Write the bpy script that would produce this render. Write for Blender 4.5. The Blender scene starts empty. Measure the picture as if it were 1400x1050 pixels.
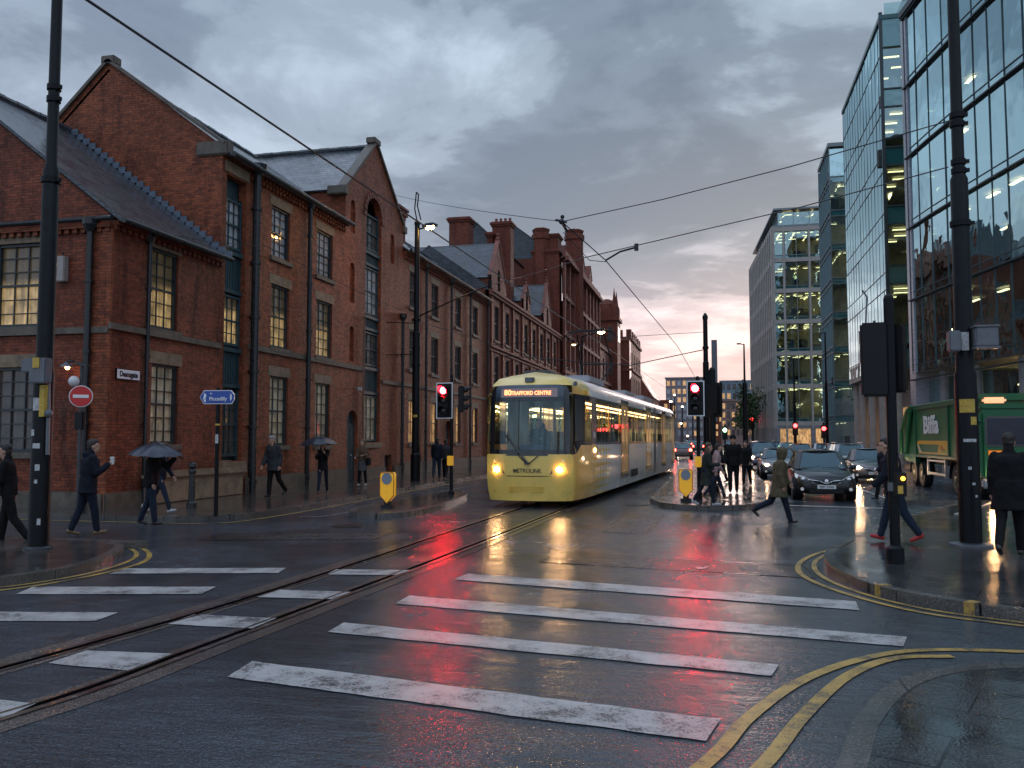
import bpy, bmesh, math, random
from mathutils import Vector, Matrix, noise as mnoise
random.seed(7)
R = math.radians
PI = math.pi
scene = bpy.context.scene
COL = scene.collection

# ------------------------------------------------------------------ camera
FPX = 1180.0; CX = 700.0; CY = 525.0; CAMH = 1.85
YAW = math.atan(275/FPX); PITCH = math.atan(75/FPX)
cam = bpy.data.objects.new('camera', bpy.data.cameras.new('camera'))
COL.objects.link(cam)
cam.location = (0, 0, CAMH)
cam.rotation_euler = (PI/2 + PITCH, 0, YAW)
cam.data.sensor_width = 36; cam.data.lens = 36*FPX/1400
cam.data.clip_end = 3000; cam.data.clip_start = 0.05
scene.camera = cam

# ------------------------------------------------------------------ world: broken dusk cloud over a low sun
SUN_AZ = R(6)      # east of +Y (down the street)
SUN_EL = R(5)
w = bpy.data.worlds.new('World'); scene.world = w; w.use_nodes = True
nt = w.node_tree; nt.nodes.clear()
def N(nt, t, **kw):
    n = nt.nodes.new(t)
    for k, v in kw.items():
        if k.startswith('in_'):
            key = k[3:]
            key = int(key) if key.isdigit() else key.replace('_', ' ')
            n.inputs[key].default_value = v
        else: setattr(n, k, v)
    return n
def Lk(nt, a, b): nt.links.new(a, b)
def math_node(nt, op, a, b=None, c=None, clamp=False):
    n = nt.nodes.new('ShaderNodeMath'); n.operation = op; n.use_clamp = clamp
    for i, v in enumerate((a, b, c)):
        if v is None: continue
        if isinstance(v, (int, float)): n.inputs[i].default_value = v
        else: nt.links.new(v, n.inputs[i])
    return n.outputs[0]
def mixc(nt, fac, a, b, mode='MIX'):
    n = nt.nodes.new('ShaderNodeMix'); n.data_type = 'RGBA'; n.blend_type = mode
    for s, v in ((n.inputs[0], fac), (n.inputs[6], a), (n.inputs[7], b)):
        if isinstance(v, (int, float)): s.default_value = v
        elif isinstance(v, (tuple, list)): s.default_value = (*v[:3], 1)
        else: nt.links.new(v, s)
    return n.outputs[2]
def ramp(nt, fac, stops, interp='LINEAR'):
    n = nt.nodes.new('ShaderNodeValToRGB'); n.color_ramp.interpolation = interp
    el = n.color_ramp.elements
    while len(el) < len(stops): el.new(0.5)
    for e, (p, c) in zip(el, stops):
        e.position = p; e.color = (*c[:3], 1) if isinstance(c, (tuple, list)) else (c, c, c, 1)
    nt.links.new(fac, n.inputs[0]); return n.outputs[0]
tc = N(nt, 'ShaderNodeTexCoord')
sx = N(nt, 'ShaderNodeSeparateXYZ'); Lk(nt, tc.outputs['Generated'], sx.inputs[0])
X_, Y_, Z_ = sx.outputs
zz = math_node(nt, 'ADD', math_node(nt, 'MAXIMUM', Z_, 0.0), 0.13)
u = math_node(nt, 'DIVIDE', X_, zz); v = math_node(nt, 'DIVIDE', Y_, zz)
cb = N(nt, 'ShaderNodeCombineXYZ'); Lk(nt, u, cb.inputs[0]); Lk(nt, v, cb.inputs[1])
mp = N(nt, 'ShaderNodeMapping'); Lk(nt, cb.outputs[0], mp.inputs[0])
mp.inputs['Location'].default_value = (3.1, 1.7, 0.0)
n1 = N(nt, 'ShaderNodeTexNoise', in_Scale=0.85, in_Detail=9.0, in_Roughness=0.52, in_Distortion=0.25); Lk(nt, mp.outputs[0], n1.inputs['Vector'])
n2 = N(nt, 'ShaderNodeTexNoise', in_Scale=2.1, in_Detail=8.0, in_Roughness=0.6, in_Distortion=0.4); Lk(nt, mp.outputs[0], n2.inputs['Vector'])
cl = math_node(nt, 'ADD', math_node(nt, 'MULTIPLY', n1.outputs[0], 0.64), math_node(nt, 'MULTIPLY', n2.outputs[0], 0.36))
gap = ramp(nt, cl, [(0.41, 0.0), (0.465, 0.15), (0.51, 0.50), (0.585, 1.0)], 'EASE')     # 0 dark cloud, 1 thin bright cloud
# cloud colours by height: rose at the street end horizon, slate blue above
sunw = math_node(nt, 'POWER', math_node(nt, 'MAXIMUM', math_node(nt, 'ADD', math_node(nt, 'MULTIPLY', Y_, 0.99), math_node(nt, 'MULTIPLY', X_, 0.10)), 0.0), 5.0)
dark = ramp(nt, Z_, [(0.0, (0.55, 0.40, 0.44)), (0.10, (0.38, 0.32, 0.39)), (0.20, (0.21, 0.24, 0.30)), (0.42, (0.125, 0.172, 0.23)), (1.0, (0.16, 0.225, 0.31))])
lite = ramp(nt, Z_, [(0.0, (1.25, 0.86, 0.78)), (0.09, (1.1, 0.78, 0.76)), (0.17, (0.85, 0.74, 0.78)), (0.28, (0.56, 0.65, 0.76)), (0.5, (0.44, 0.57, 0.68)), (1.0, (0.45, 0.56, 0.72))])
dark_b = ramp(nt, Z_, [(0.0, (0.22, 0.26, 0.34)), (0.3, (0.16, 0.20, 0.27)), (1.0, (0.17, 0.22, 0.31))])
lite_b = ramp(nt, Z_, [(0.0, (0.40, 0.45, 0.54)), (0.3, (0.37, 0.44, 0.54)), (1.0, (0.45, 0.54, 0.70))])
dk = mixc(nt, sunw, dark_b, dark); lt = mixc(nt, sunw, lite_b, lite)
# near the horizon the layer breaks up more
hz = ramp(nt, Z_, [(0.0, 0.85), (0.12, 0.35), (0.24, 0.0)])
gp = math_node(nt, 'MAXIMUM', gap, math_node(nt, 'MULTIPLY', hz, math_node(nt, 'MULTIPLY_ADD', n2.outputs[0], 2.2, -0.35, clamp=True)), clamp=True)
cloud = mixc(nt, gp, dk, lt)
sky = N(nt, 'ShaderNodeTexSky', sky_type='NISHITA', sun_disc=False, sun_elevation=SUN_EL, sun_rotation=SUN_AZ, air_density=1.5, dust_density=3.0)
skyc = mixc(nt, 1.0, sky.outputs[0], (0.035, 0.045, 0.06), 'MULTIPLY')
final = mixc(nt, 0.90, skyc, cloud)
up = ramp(nt, Z_, [(0.5, 1.0), (0.85, 2.0)])
bk = ramp(nt, math_node(nt, 'MULTIPLY_ADD', Y_, -1.0, 0.0, clamp=True), [(0.0, 1.0), (0.7, 1.5)])
lum = math_node(nt, 'MULTIPLY', up, bk)
bg = N(nt, 'ShaderNodeBackground'); Lk(nt, final, bg.inputs[0]); Lk(nt, math_node(nt, 'MULTIPLY', lum, 1.0), bg.inputs[1])
out = N(nt, 'ShaderNodeOutputWorld'); Lk(nt, bg.outputs[0], out.inputs[0])

sun = bpy.data.objects.new('sun', bpy.data.lights.new('sun', 'SUN')); COL.objects.link(sun)
sun.data.energy = 0.15; sun.data.angle = R(12); sun.data.color = (1.0, 0.72, 0.62)
sun.rotation_euler = (R(90)-SUN_EL, 0, PI-SUN_AZ)
scene.view_settings.view_transform = 'Standard'; scene.view_settings.look = 'None'
scene.view_settings.exposure = 0.50; scene.view_settings.gamma = 1.0

# ------------------------------------------------------------------ photo-to-place helpers (used only to read positions)
_F = Vector((-math.sin(YAW)*math.cos(PITCH), math.cos(YAW)*math.cos(PITCH), math.sin(PITCH)))
_Rt = Vector((math.cos(YAW), math.sin(YAW), 0)); _U = _Rt.cross(_F)
def ray(px, py): return _F + _Rt*((px-CX)/FPX) - _U*((py-CY)/FPX)
def G(px, py, z=0.0):
    d = ray(px, py); t = (z-CAMH)/d.z; return (d.x*t, d.y*t)
def XP(px, py, x):
    d = ray(px, py); t = x/d.x; return (d.y*t, CAMH+d.z*t)          # -> (Y, Z) on plane X = x
def YP(px, py, y):
    d = ray(px, py); t = y/d.y; return (d.x*t, CAMH+d.z*t)          # -> (X, Z) on plane Y = y

# ------------------------------------------------------------------ mesh helper
class MB:
    def __init__(s): s.v = []; s.f = []; s.m = []
    def add(s, vs, fs, mi=0):
        b = len(s.v); s.v += [tuple(p) for p in vs]; s.f += [tuple(i+b for i in f) for f in fs]; s.m += [mi]*len(fs); return s
    def quad(s, a, b, c, d, mi=0): return s.add([a, b, c, d], [(0, 1, 2, 3)], mi)
    def poly(s, pts, mi=0): return s.add(pts, [tuple(range(len(pts)))], mi)
    def box(s, x0, y0, z0, x1, y1, z1, mi=0):
        return s.add([(x0,y0,z0),(x1,y0,z0),(x1,y1,z0),(x0,y1,z0),(x0,y0,z1),(x1,y0,z1),(x1,y1,z1),(x0,y1,z1)],
                     [(0,3,2,1),(4,5,6,7),(0,1,5,4),(1,2,6,5),(2,3,7,6),(3,0,4,7)], mi)
    def bev(s, x0, y0, z0, x1, y1, z1, r=0.02, mi=0):      # box with chamfered edges
        bm = bmesh.new(); bmesh.ops.create_cube(bm, size=1)
        for v in bm.verts: v.co = Vector(((x0+x1)/2+v.co.x*(x1-x0), (y0+y1)/2+v.co.y*(y1-y0), (z0+z1)/2+v.co.z*(z1-z0)))
        bmesh.ops.bevel(bm, geom=bm.edges[:], offset=r, segments=2, affect='EDGES')
        s.bm(bm, mi); return s
    def bm(s, bm, mi=0, M=None):
        bm.verts.index_update()
        s.add([(M @ v.co if M else v.co) for v in bm.verts], [[v.index for v in f.verts] for f in bm.faces], mi); bm.free()
    def obox(s, c, sz, rz=0, mi=0, rx=0, ry=0):
        M = Matrix.Translation(Vector(c)) @ Matrix.Rotation(rz, 4, 'Z') @ Matrix.Rotation(ry, 4, 'Y') @ Matrix.Rotation(rx, 4, 'X')
        a, b, d = sz[0]/2, sz[1]/2, sz[2]/2
        vs = [M @ Vector(p) for p in [(-a,-b,-d),(a,-b,-d),(a,b,-d),(-a,b,-d),(-a,-b,d),(a,-b,d),(a,b,d),(-a,b,d)]]
        return s.add(vs, [(0,3,2,1),(4,5,6,7),(0,1,5,4),(1,2,6,5),(2,3,7,6),(3,0,4,7)], mi)
    def cyl(s, p0, p1, r0, r1=None, n=12, mi=0, caps=True):
        r1 = r0 if r1 is None else r1
        p0 = Vector(p0); p1 = Vector(p1); d = (p1-p0).normalized()
        a = d.orthogonal().normalized(); b = d.cross(a)
        vs = []
        for p, r in ((p0, r0), (p1, r1)):
            for i in range(n):
                t = 2*PI*i/n; vs.append(p + a*math.cos(t)*r + b*math.sin(t)*r)
        fs = [(i, (i+1) % n, n+(i+1) % n, n+i) for i in range(n)]
        if caps: fs += [tuple(reversed(range(n))), tuple(range(n, 2*n))]
        return s.add(vs, fs, mi)
    def tube(s, pts, r, n=6, mi=0):
        for a, b in zip(pts, pts[1:]): s.cyl(a, b, r, r, n, mi)
        return s
    def ball(s, c, r, sc=(1, 1, 1), mi=0, seg=12, M=None):
        bm = bmesh.new(); bmesh.ops.create_uvsphere(bm, u_segments=seg, v_segments=max(6, seg*2//3), radius=1)
        T = Matrix.Translation(Vector(c)) @ (M if M else Matrix()) @ Matrix.Diagonal((r*sc[0], r*sc[1], r*sc[2], 1))
        s.bm(bm, mi, T); return s
    def caps(s, p0, p1, r0, r1, mi=0, seg=12):
        s.cyl(p0, p1, r0, r1, seg, mi); s.ball(p0, r0, mi=mi, seg=seg); s.ball(p1, r1, mi=mi, seg=seg); return s
    def lathe(s, c, prof, n=16, mi=0, sx=1.0, sy=1.0, M=None):  # prof: (r, z)
        vs = []
        for r, z in prof:
            for i in range(n):
                t = 2*PI*i/n; p = Vector((r*math.cos(t)*sx, r*math.sin(t)*sy, z))
                vs.append((M @ p if M else p) + Vector(c))
        fs = []
        for k in range(len(prof)-1):
            for i in range(n): fs.append((k*n+i, k*n+(i+1) % n, (k+1)*n+(i+1) % n, (k+1)*n+i))
        fs += [tuple(reversed(range(n))), tuple(range((len(prof)-1)*n, len(prof)*n))]
        return s.add(vs, fs, mi)
    def prism(s, poly, z0, z1, mi=0, top=None):
        n = len(poly)
        a = sum(poly[i][0]*poly[(i+1) % n][1]-poly[(i+1) % n][0]*poly[i][1] for i in range(n))
        if a < 0: poly = poly[::-1]
        vs = [(p[0], p[1], z0) for p in poly] + [(p[0], p[1], z1) for p in poly]
        s.add(vs, [tuple(reversed(range(n)))] + [(i, (i+1) % n, n+(i+1) % n, n+i) for i in range(n)], mi)
        s.add(vs, [tuple(range(n, 2*n))], mi if top is None else top); return s
    def build(s, name, mats, parent=None, smooth=False, off=None, loc=None):
        off = Vector(off) if off is not None else (world_loc(parent) if parent and loc is None else Vector((0, 0, 0)))
        me = bpy.data.meshes.new(name)
        me.from_pydata([tuple(Vector(p)-off) for p in s.v], [], s.f)
        if not isinstance(mats, (list, tuple)): mats = [mats]
        for m in mats: me.materials.append(m)
        me.polygons.foreach_set('material_index', s.m)
        if smooth is True: me.polygons.foreach_set('use_smooth', [True]*len(me.polygons))
        me.update()
        if smooth:
            bm_ = bmesh.new(); bm_.from_mesh(me); bmesh.ops.remove_doubles(bm_, verts=bm_.verts[:], dist=0.0004); bmesh.ops.recalc_face_normals(bm_, faces=bm_.faces[:]) if smooth == 'auto' else None; bm_.to_mesh(me); bm_.free(); me.update()
        if smooth == 'auto':
            me.polygons.foreach_set('use_smooth', [True]*len(me.polygons)); me.set_sharp_from_angle(angle=R(35))
        o = bpy.data.objects.new(name, me); COL.objects.link(o)
        if parent: o.parent = parent
        if loc is not None: o.location = loc
        return o
def world_loc(o):
    p = Vector((0, 0, 0))
    while o: p += Vector(o.location); o = o.parent
    return p
def tag(o, label, cat, group=None, kind=None):
    o['label'] = label; o['category'] = cat
    if group: o['group'] = group
    if kind: o['kind'] = kind
    return o
def thing(name, label, cat, loc=(0, 0, 0), rz=0.0, group=None):
    o = bpy.data.objects.new(name, None); COL.objects.link(o); o.location = loc; o.rotation_euler = (0, 0, rz)
    o.empty_display_size = 0.2
    return tag(o, label, cat, group)
def struct(o): o['kind'] = 'structure'; return o
def copy_tree(o, parent=None):
    c = o.copy(); COL.objects.link(c); c.parent = parent
    for ch in list(o.children): copy_tree(ch, c)
    return c

# ------------------------------------------------------------------ materials
MAT = {}
def pm(name, color, rough=0.5, metal=0.0, emit=None, es=0.0, coat=0.0, cr=0.08, spec=0.5, noise=0.0, nscale=6.0, bump=0.0, bscale=40.0, wet=0.0):
    if name in MAT: return MAT[name]
    m = bpy.data.materials.new(name); m.use_nodes = True; t = m.node_tree; b = t.nodes['Principled BSDF']
    b.inputs['Base Color'].default_value = (*color, 1); b.inputs['Roughness'].default_value = rough
    b.inputs['Metallic'].default_value = metal; b.inputs['Specular IOR Level'].default_value = spec
    b.inputs['Coat Weight'].default_value = coat; b.inputs['Coat Roughness'].default_value = cr
    if emit: b.inputs['Emission Color'].default_value = (*emit, 1); b.inputs['Emission Strength'].default_value = es
    if noise or bump:
        tc = N(t, 'ShaderNodeTexCoord')
        if noise:
            n = N(t, 'ShaderNodeTexNoise', in_Scale=nscale, in_Detail=6.0, in_Roughness=0.65); Lk(t, tc.outputs['Object'], n.inputs['Vector'])
            lo = tuple(c*(1-noise) for c in color); hi = tuple(min(1, c*(1+noise)) for c in color)
            Lk(t, ramp(t, n.outputs[0], [(0.3, lo), (0.7, hi)]), b.inputs['Base Color'])
            Lk(t, math_node(t, 'MULTIPLY_ADD', n.outputs[0], 0.3, max(0.02, rough-0.15)), b.inputs['Roughness'])
        if bump:
            n = N(t, 'ShaderNodeTexNoise', in_Scale=bscale, in_Detail=3.0); Lk(t, tc.outputs['Object'], n.inputs['Vector'])
            bp = N(t, 'ShaderNodeBump', in_Strength=bump, in_Distance=0.01); Lk(t, n.outputs[0], bp.inputs['Height']); Lk(t, bp.outputs[0], b.inputs['Normal'])
    MAT[name] = m; return m

def wallcoord(t):
    """(along, up) coordinates for any vertical or sloping face, in metres"""
    g = N(t, 'ShaderNodeNewGeometry'); sp = N(t, 'ShaderNodeSeparateXYZ'); Lk(t, g.outputs['Position'], sp.inputs[0])
    sn = N(t, 'ShaderNodeSeparateXYZ'); Lk(t, g.outputs['True Normal'], sn.inputs[0])
    ax = math_node(t, 'ABSOLUTE', sn.outputs[0]); ay = math_node(t, 'ABSOLUTE', sn.outputs[1])
    fac = math_node(t, 'GREATER_THAN', ax, ay)
    uu = N(t, 'ShaderNodeMix'); Lk(t, fac, uu.inputs[0]); Lk(t, sp.outputs[0], uu.inputs[2]); Lk(t, sp.outputs[1], uu.inputs[3])
    c = N(t, 'ShaderNodeCombineXYZ'); Lk(t, uu.outputs[0], c.inputs[0]); Lk(t, sp.outputs[2], c.inputs[1])
    return c.outputs[0], g.outputs['Position'], sp
def brick_mat(name, c1, c2, mortar, soot=0.5, seed=0.0):
    m = bpy.data.materials.new(name); m.use_nodes = True; t = m.node_tree; b = t.nodes['Principled BSDF']
    uv, pos, sp = wallcoord(t)
    bt = N(t, 'ShaderNodeTexBrick', in_Scale=1.0); Lk(t, uv, bt.inputs['Vector'])
    bt.inputs['Brick Width'].default_value = 0.235; bt.inputs['Row Height'].default_value = 0.079
    bt.inputs['Mortar Size'].default_value = 0.010; bt.inputs['Mortar Smooth'].default_value = 0.4; bt.inputs['Bias'].default_value = -0.1
    bt.inputs['Color1'].default_value = (*c1, 1); bt.inputs['Color2'].default_value = (*c2, 1); bt.inputs['Mortar'].default_value = (*mortar, 1)
    n = N(t, 'ShaderNodeTexNoise', in_Scale=0.55, in_Detail=8.0, in_Roughness=0.7); Lk(t, pos, n.inputs['Vector'])
    n.noise_dimensions = '4D'; n.inputs['W'].default_value = seed
    mpn = N(t, 'ShaderNodeMapping'); Lk(t, pos, mpn.inputs[0]); mpn.inputs['Scale'].default_value = (2.2, 2.2, 0.35)
    st = N(t, 'ShaderNodeTexNoise', in_Scale=1.0, in_Detail=5.0, in_Roughness=0.6); Lk(t, mpn.outputs[0], st.inputs['Vector'])
    fine = N(t, 'ShaderNodeTexNoise', in_Scale=9.0, in_Detail=5.0, in_Roughness=0.75); Lk(t, pos, fine.inputs['Vector'])
    c = mixc(t, ramp(t, n.outputs[0], [(0.38, 0.0), (0.62, soot)]), bt.outputs[0], tuple(x*0.30 for x in c1))
    c = mixc(t, ramp(t, st.outputs[0], [(0.50, 0.0), (0.72, soot*1.1)]), c, tuple(x*0.22 for x in c2))
    c = mixc(t, ramp(t, fine.outputs[0], [(0.35, 0.30), (0.5, 0.0), (0.68, 0.0), (0.8, 0.35)]), c, tuple(min(1, x*1.5) for x in c1), 'MIX')
    # pale salts / repairs near the ground
    sa = math_node(t, 'MULTIPLY', ramp(t, n.outputs[0], [(0.55, 0.0), (0.66, 0.5)]), ramp(t, math_node(t, 'MULTIPLY', sp.outputs[2], 0.1), [(0.05, 1.0), (0.35, 0.0)]))
    c = mixc(t, sa, c, (0.24, 0.19, 0.15))
    b.inputs['Specular IOR Level'].default_value = 0.22
    Lk(t, c, b.inputs['Base Color'])
    Lk(t, ramp(t, fine.outputs[0], [(0.3, 0.36), (0.7, 0.66)]), b.inputs['Roughness'])
    bp = N(t, 'ShaderNodeBump', in_Strength=0.75, in_Distance=0.02)
    Lk(t, math_node(t, 'ADD', math_node(t, 'MULTIPLY', bt.outputs['Fac'], -1.0), math_node(t, 'MULTIPLY', fine.outputs[0], 1.0)), bp.inputs['Height']); Lk(t, bp.outputs[0], b.inputs['Normal'])
    MAT[name] = m; return m
def slate_mat(name, col):
    m = bpy.data.materials.new(name); m.use_nodes = True; t = m.node_tree; b = t.nodes['Principled BSDF']
    uv, pos, sp = wallcoord(t)
    mp = N(t, 'ShaderNodeMapping'); Lk(t, uv, mp.inputs[0]); mp.inputs['Scale'].default_value = (1, 1.65, 1)
    bt = N(t, 'ShaderNodeTexBrick', in_Scale=1.0); Lk(t, mp.outputs[0], bt.inputs['Vector'])
    bt.inputs['Brick Width'].default_value = 0.34; bt.inputs['Row Height'].default_value = 0.26
    bt.inputs['Mortar Size'].default_value = 0.012; bt.inputs['Mortar Smooth'].default_value = 0.2; bt.inputs['Bias'].default_value = 0.0
    bt.inputs['Color1'].default_value = (*[c*0.7 for c in col], 1); bt.inputs['Color2'].default_value = (*[c*1.4 for c in col], 1); bt.inputs['Mortar'].default_value = (*[c*0.2 for c in col], 1)
    n = N(t, 'ShaderNodeTexNoise', in_Scale=1.3, in_Detail=7.0, in_Roughness=0.7); Lk(t, pos, n.inputs['Vector'])
    Lk(t, mixc(t, ramp(t, n.outputs[0], [(0.45, 0.0), (0.7, 0.6)]), bt.outputs[0], (0.05, 0.05, 0.035)), b.inputs['Base Color'])
    Lk(t, ramp(t, n.outputs[0], [(0.3, 0.12), (0.7, 0.42)]), b.inputs['Roughness'])
    # each course tips up a little toward its lower edge
    sc = math_node(t, 'FRACT', math_node(t, 'DIVIDE', math_node(t, 'MULTIPLY', sp.outputs[2], 1.65), 0.26))
    bp = N(t, 'ShaderNodeBump', in_Strength=0.6, in_Distance=0.03)
    Lk(t, math_node(t, 'ADD', math_node(t, 'MULTIPLY', sc, -1.0), math_node(t, 'MULTIPLY', bt.outputs['Fac'], -0.6)), bp.inputs['Height']); Lk(t, bp.outputs[0], b.inputs['Normal'])
    MAT[name] = m; return m
BRICK = brick_mat('brick_red', (0.33, 0.082, 0.038), (0.12, 0.032, 0.02), (0.085, 0.05, 0.035), 0.75)
BRICK2 = brick_mat('brick_orange', (0.38, 0.10, 0.042), (0.15, 0.04, 0.022), (0.10, 0.058, 0.038), 0.6, 3.0)
BRICK3 = brick_mat('brick_crimson', (0.28, 0.068, 0.036), (0.13, 0.034, 0.022), (0.10, 0.055, 0.04), 0.55, 6.0)
SLATE = slate_mat('slate', (0.045, 0.055, 0.068))
STONE = pm('sandstone', (0.20, 0.145, 0.09), 0.6, noise=0.45, nscale=3.0, bump=0.5, bscale=25)
STONE_RED = pm('red_sandstone', (0.19, 0.055, 0.035), 0.6, noise=0.4, nscale=2.0)
STONE_DK = pm('sooty_stone', (0.10, 0.082, 0.062), 0.55, noise=0.5, nscale=3.0, bump=0.5, bscale=25)
IRON = pm('black_iron', (0.014, 0.016, 0.018), 0.3, noise=0.4, nscale=8.0)
TEAL = pm('teal_timber', (0.018, 0.045, 0.055), 0.4, noise=0.4, nscale=5.0)
FRAME_DK = pm('dark_sash', (0.02, 0.03, 0.035), 0.4)
LEAD = pm('lead_flashing', (0.10, 0.13, 0.17), 0.35, noise=0.3)

def pane_mat(name, base, ecol, es, lower=None, curtain=0.0, rough=0.06):
    """sash glass over a blind or a lit room: reflection plus what the room gives off"""
    m = bpy.data.materials.new(name); m.use_nodes = True; t = m.node_tree; b = t.nodes['Principled BSDF']
    tc = N(t, 'ShaderNodeTexCoord'); sp = N(t, 'ShaderNodeSeparateXYZ'); Lk(t, tc.outputs['Object'], sp.inputs[0])
    oi = N(t, 'ShaderNodeObjectInfo')
    cb = N(t, 'ShaderNodeCombineXYZ'); Lk(t, math_node(t, 'ADD', math_node(t, 'MULTIPLY', sp.outputs[0], 9.0), math_node(t, 'MULTIPLY', oi.outputs['Random'], 40)), cb.inputs[0])
    Lk(t, math_node(t, 'MULTIPLY', sp.outputs[2], 0.7), cb.inputs[1])
    n = N(t, 'ShaderNodeTexNoise', in_Scale=1.0, in_Detail=3.0); Lk(t, cb.outputs[0], n.inputs['Vector'])
    n2 = N(t, 'ShaderNodeTexNoise', in_Scale=2.2, in_Detail=4.0); Lk(t, tc.outputs['Object'], n2.inputs['Vector'])
    fold = ramp(t, n.outputs[0], [(0.3, 0.35), (0.65, 1.0)])
    dim = math_node(t, 'MULTIPLY', fold, ramp(t, n2.outputs[0], [(0.35, 0.45), (0.6, 1.15)]))
    if lower: dim = math_node(t, 'MULTIPLY', dim, ramp(t, math_node(t, 'MULTIPLY', sp.outputs[2], 0.4), [(lower*0.8, 1.0), (lower*1.05, 0.08)]))
    Lk(t, mixc(t, dim, tuple(x*0.25 for x in base), base), b.inputs['Base Color'])
    b.inputs['Emission Color'].default_value = (*ecol, 1)
    Lk(t, math_node(t, 'MULTIPLY', dim, es), b.inputs['Emission Strength'])
    b.inputs['Roughness'].default_value = 0.6; b.inputs['Coat Weight'].default_value = 1.0; b.inputs['Coat Roughness'].default_value = rough
    bp = N(t, 'ShaderNodeBump', in_Strength=0.15, in_Distance=0.05); Lk(t, n2.outputs[0], bp.inputs['Height']); Lk(t, bp.outputs[0], b.inputs['Coat Normal'])
    MAT[name] = m; return m
P_BLIND = pane_mat('pane_blind', (0.42, 0.38, 0.28), (1.0, 0.80, 0.50), 0.055)
P_LIT = pane_mat('pane_lit', (0.3, 0.22, 0.12), (1.0, 0.66, 0.26), 0.34, lower=0.50)
P_PALE = pane_mat('pane_pale', (0.36, 0.38, 0.42), (0.8, 0.8, 0.9), 0.03)
P_DARK = pane_mat('pane_dark', (0.03, 0.035, 0.04), (1, 0.6, 0.3), 0.01)
P_ORANGE = pane_mat('pane_orange', (0.4, 0.25, 0.12), (1.0, 0.55, 0.22), 0.55)
PANES = dict(blind=P_BLIND, lit=P_LIT, pale=P_PALE, dark=P_DARK, orange=P_ORANGE)
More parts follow.
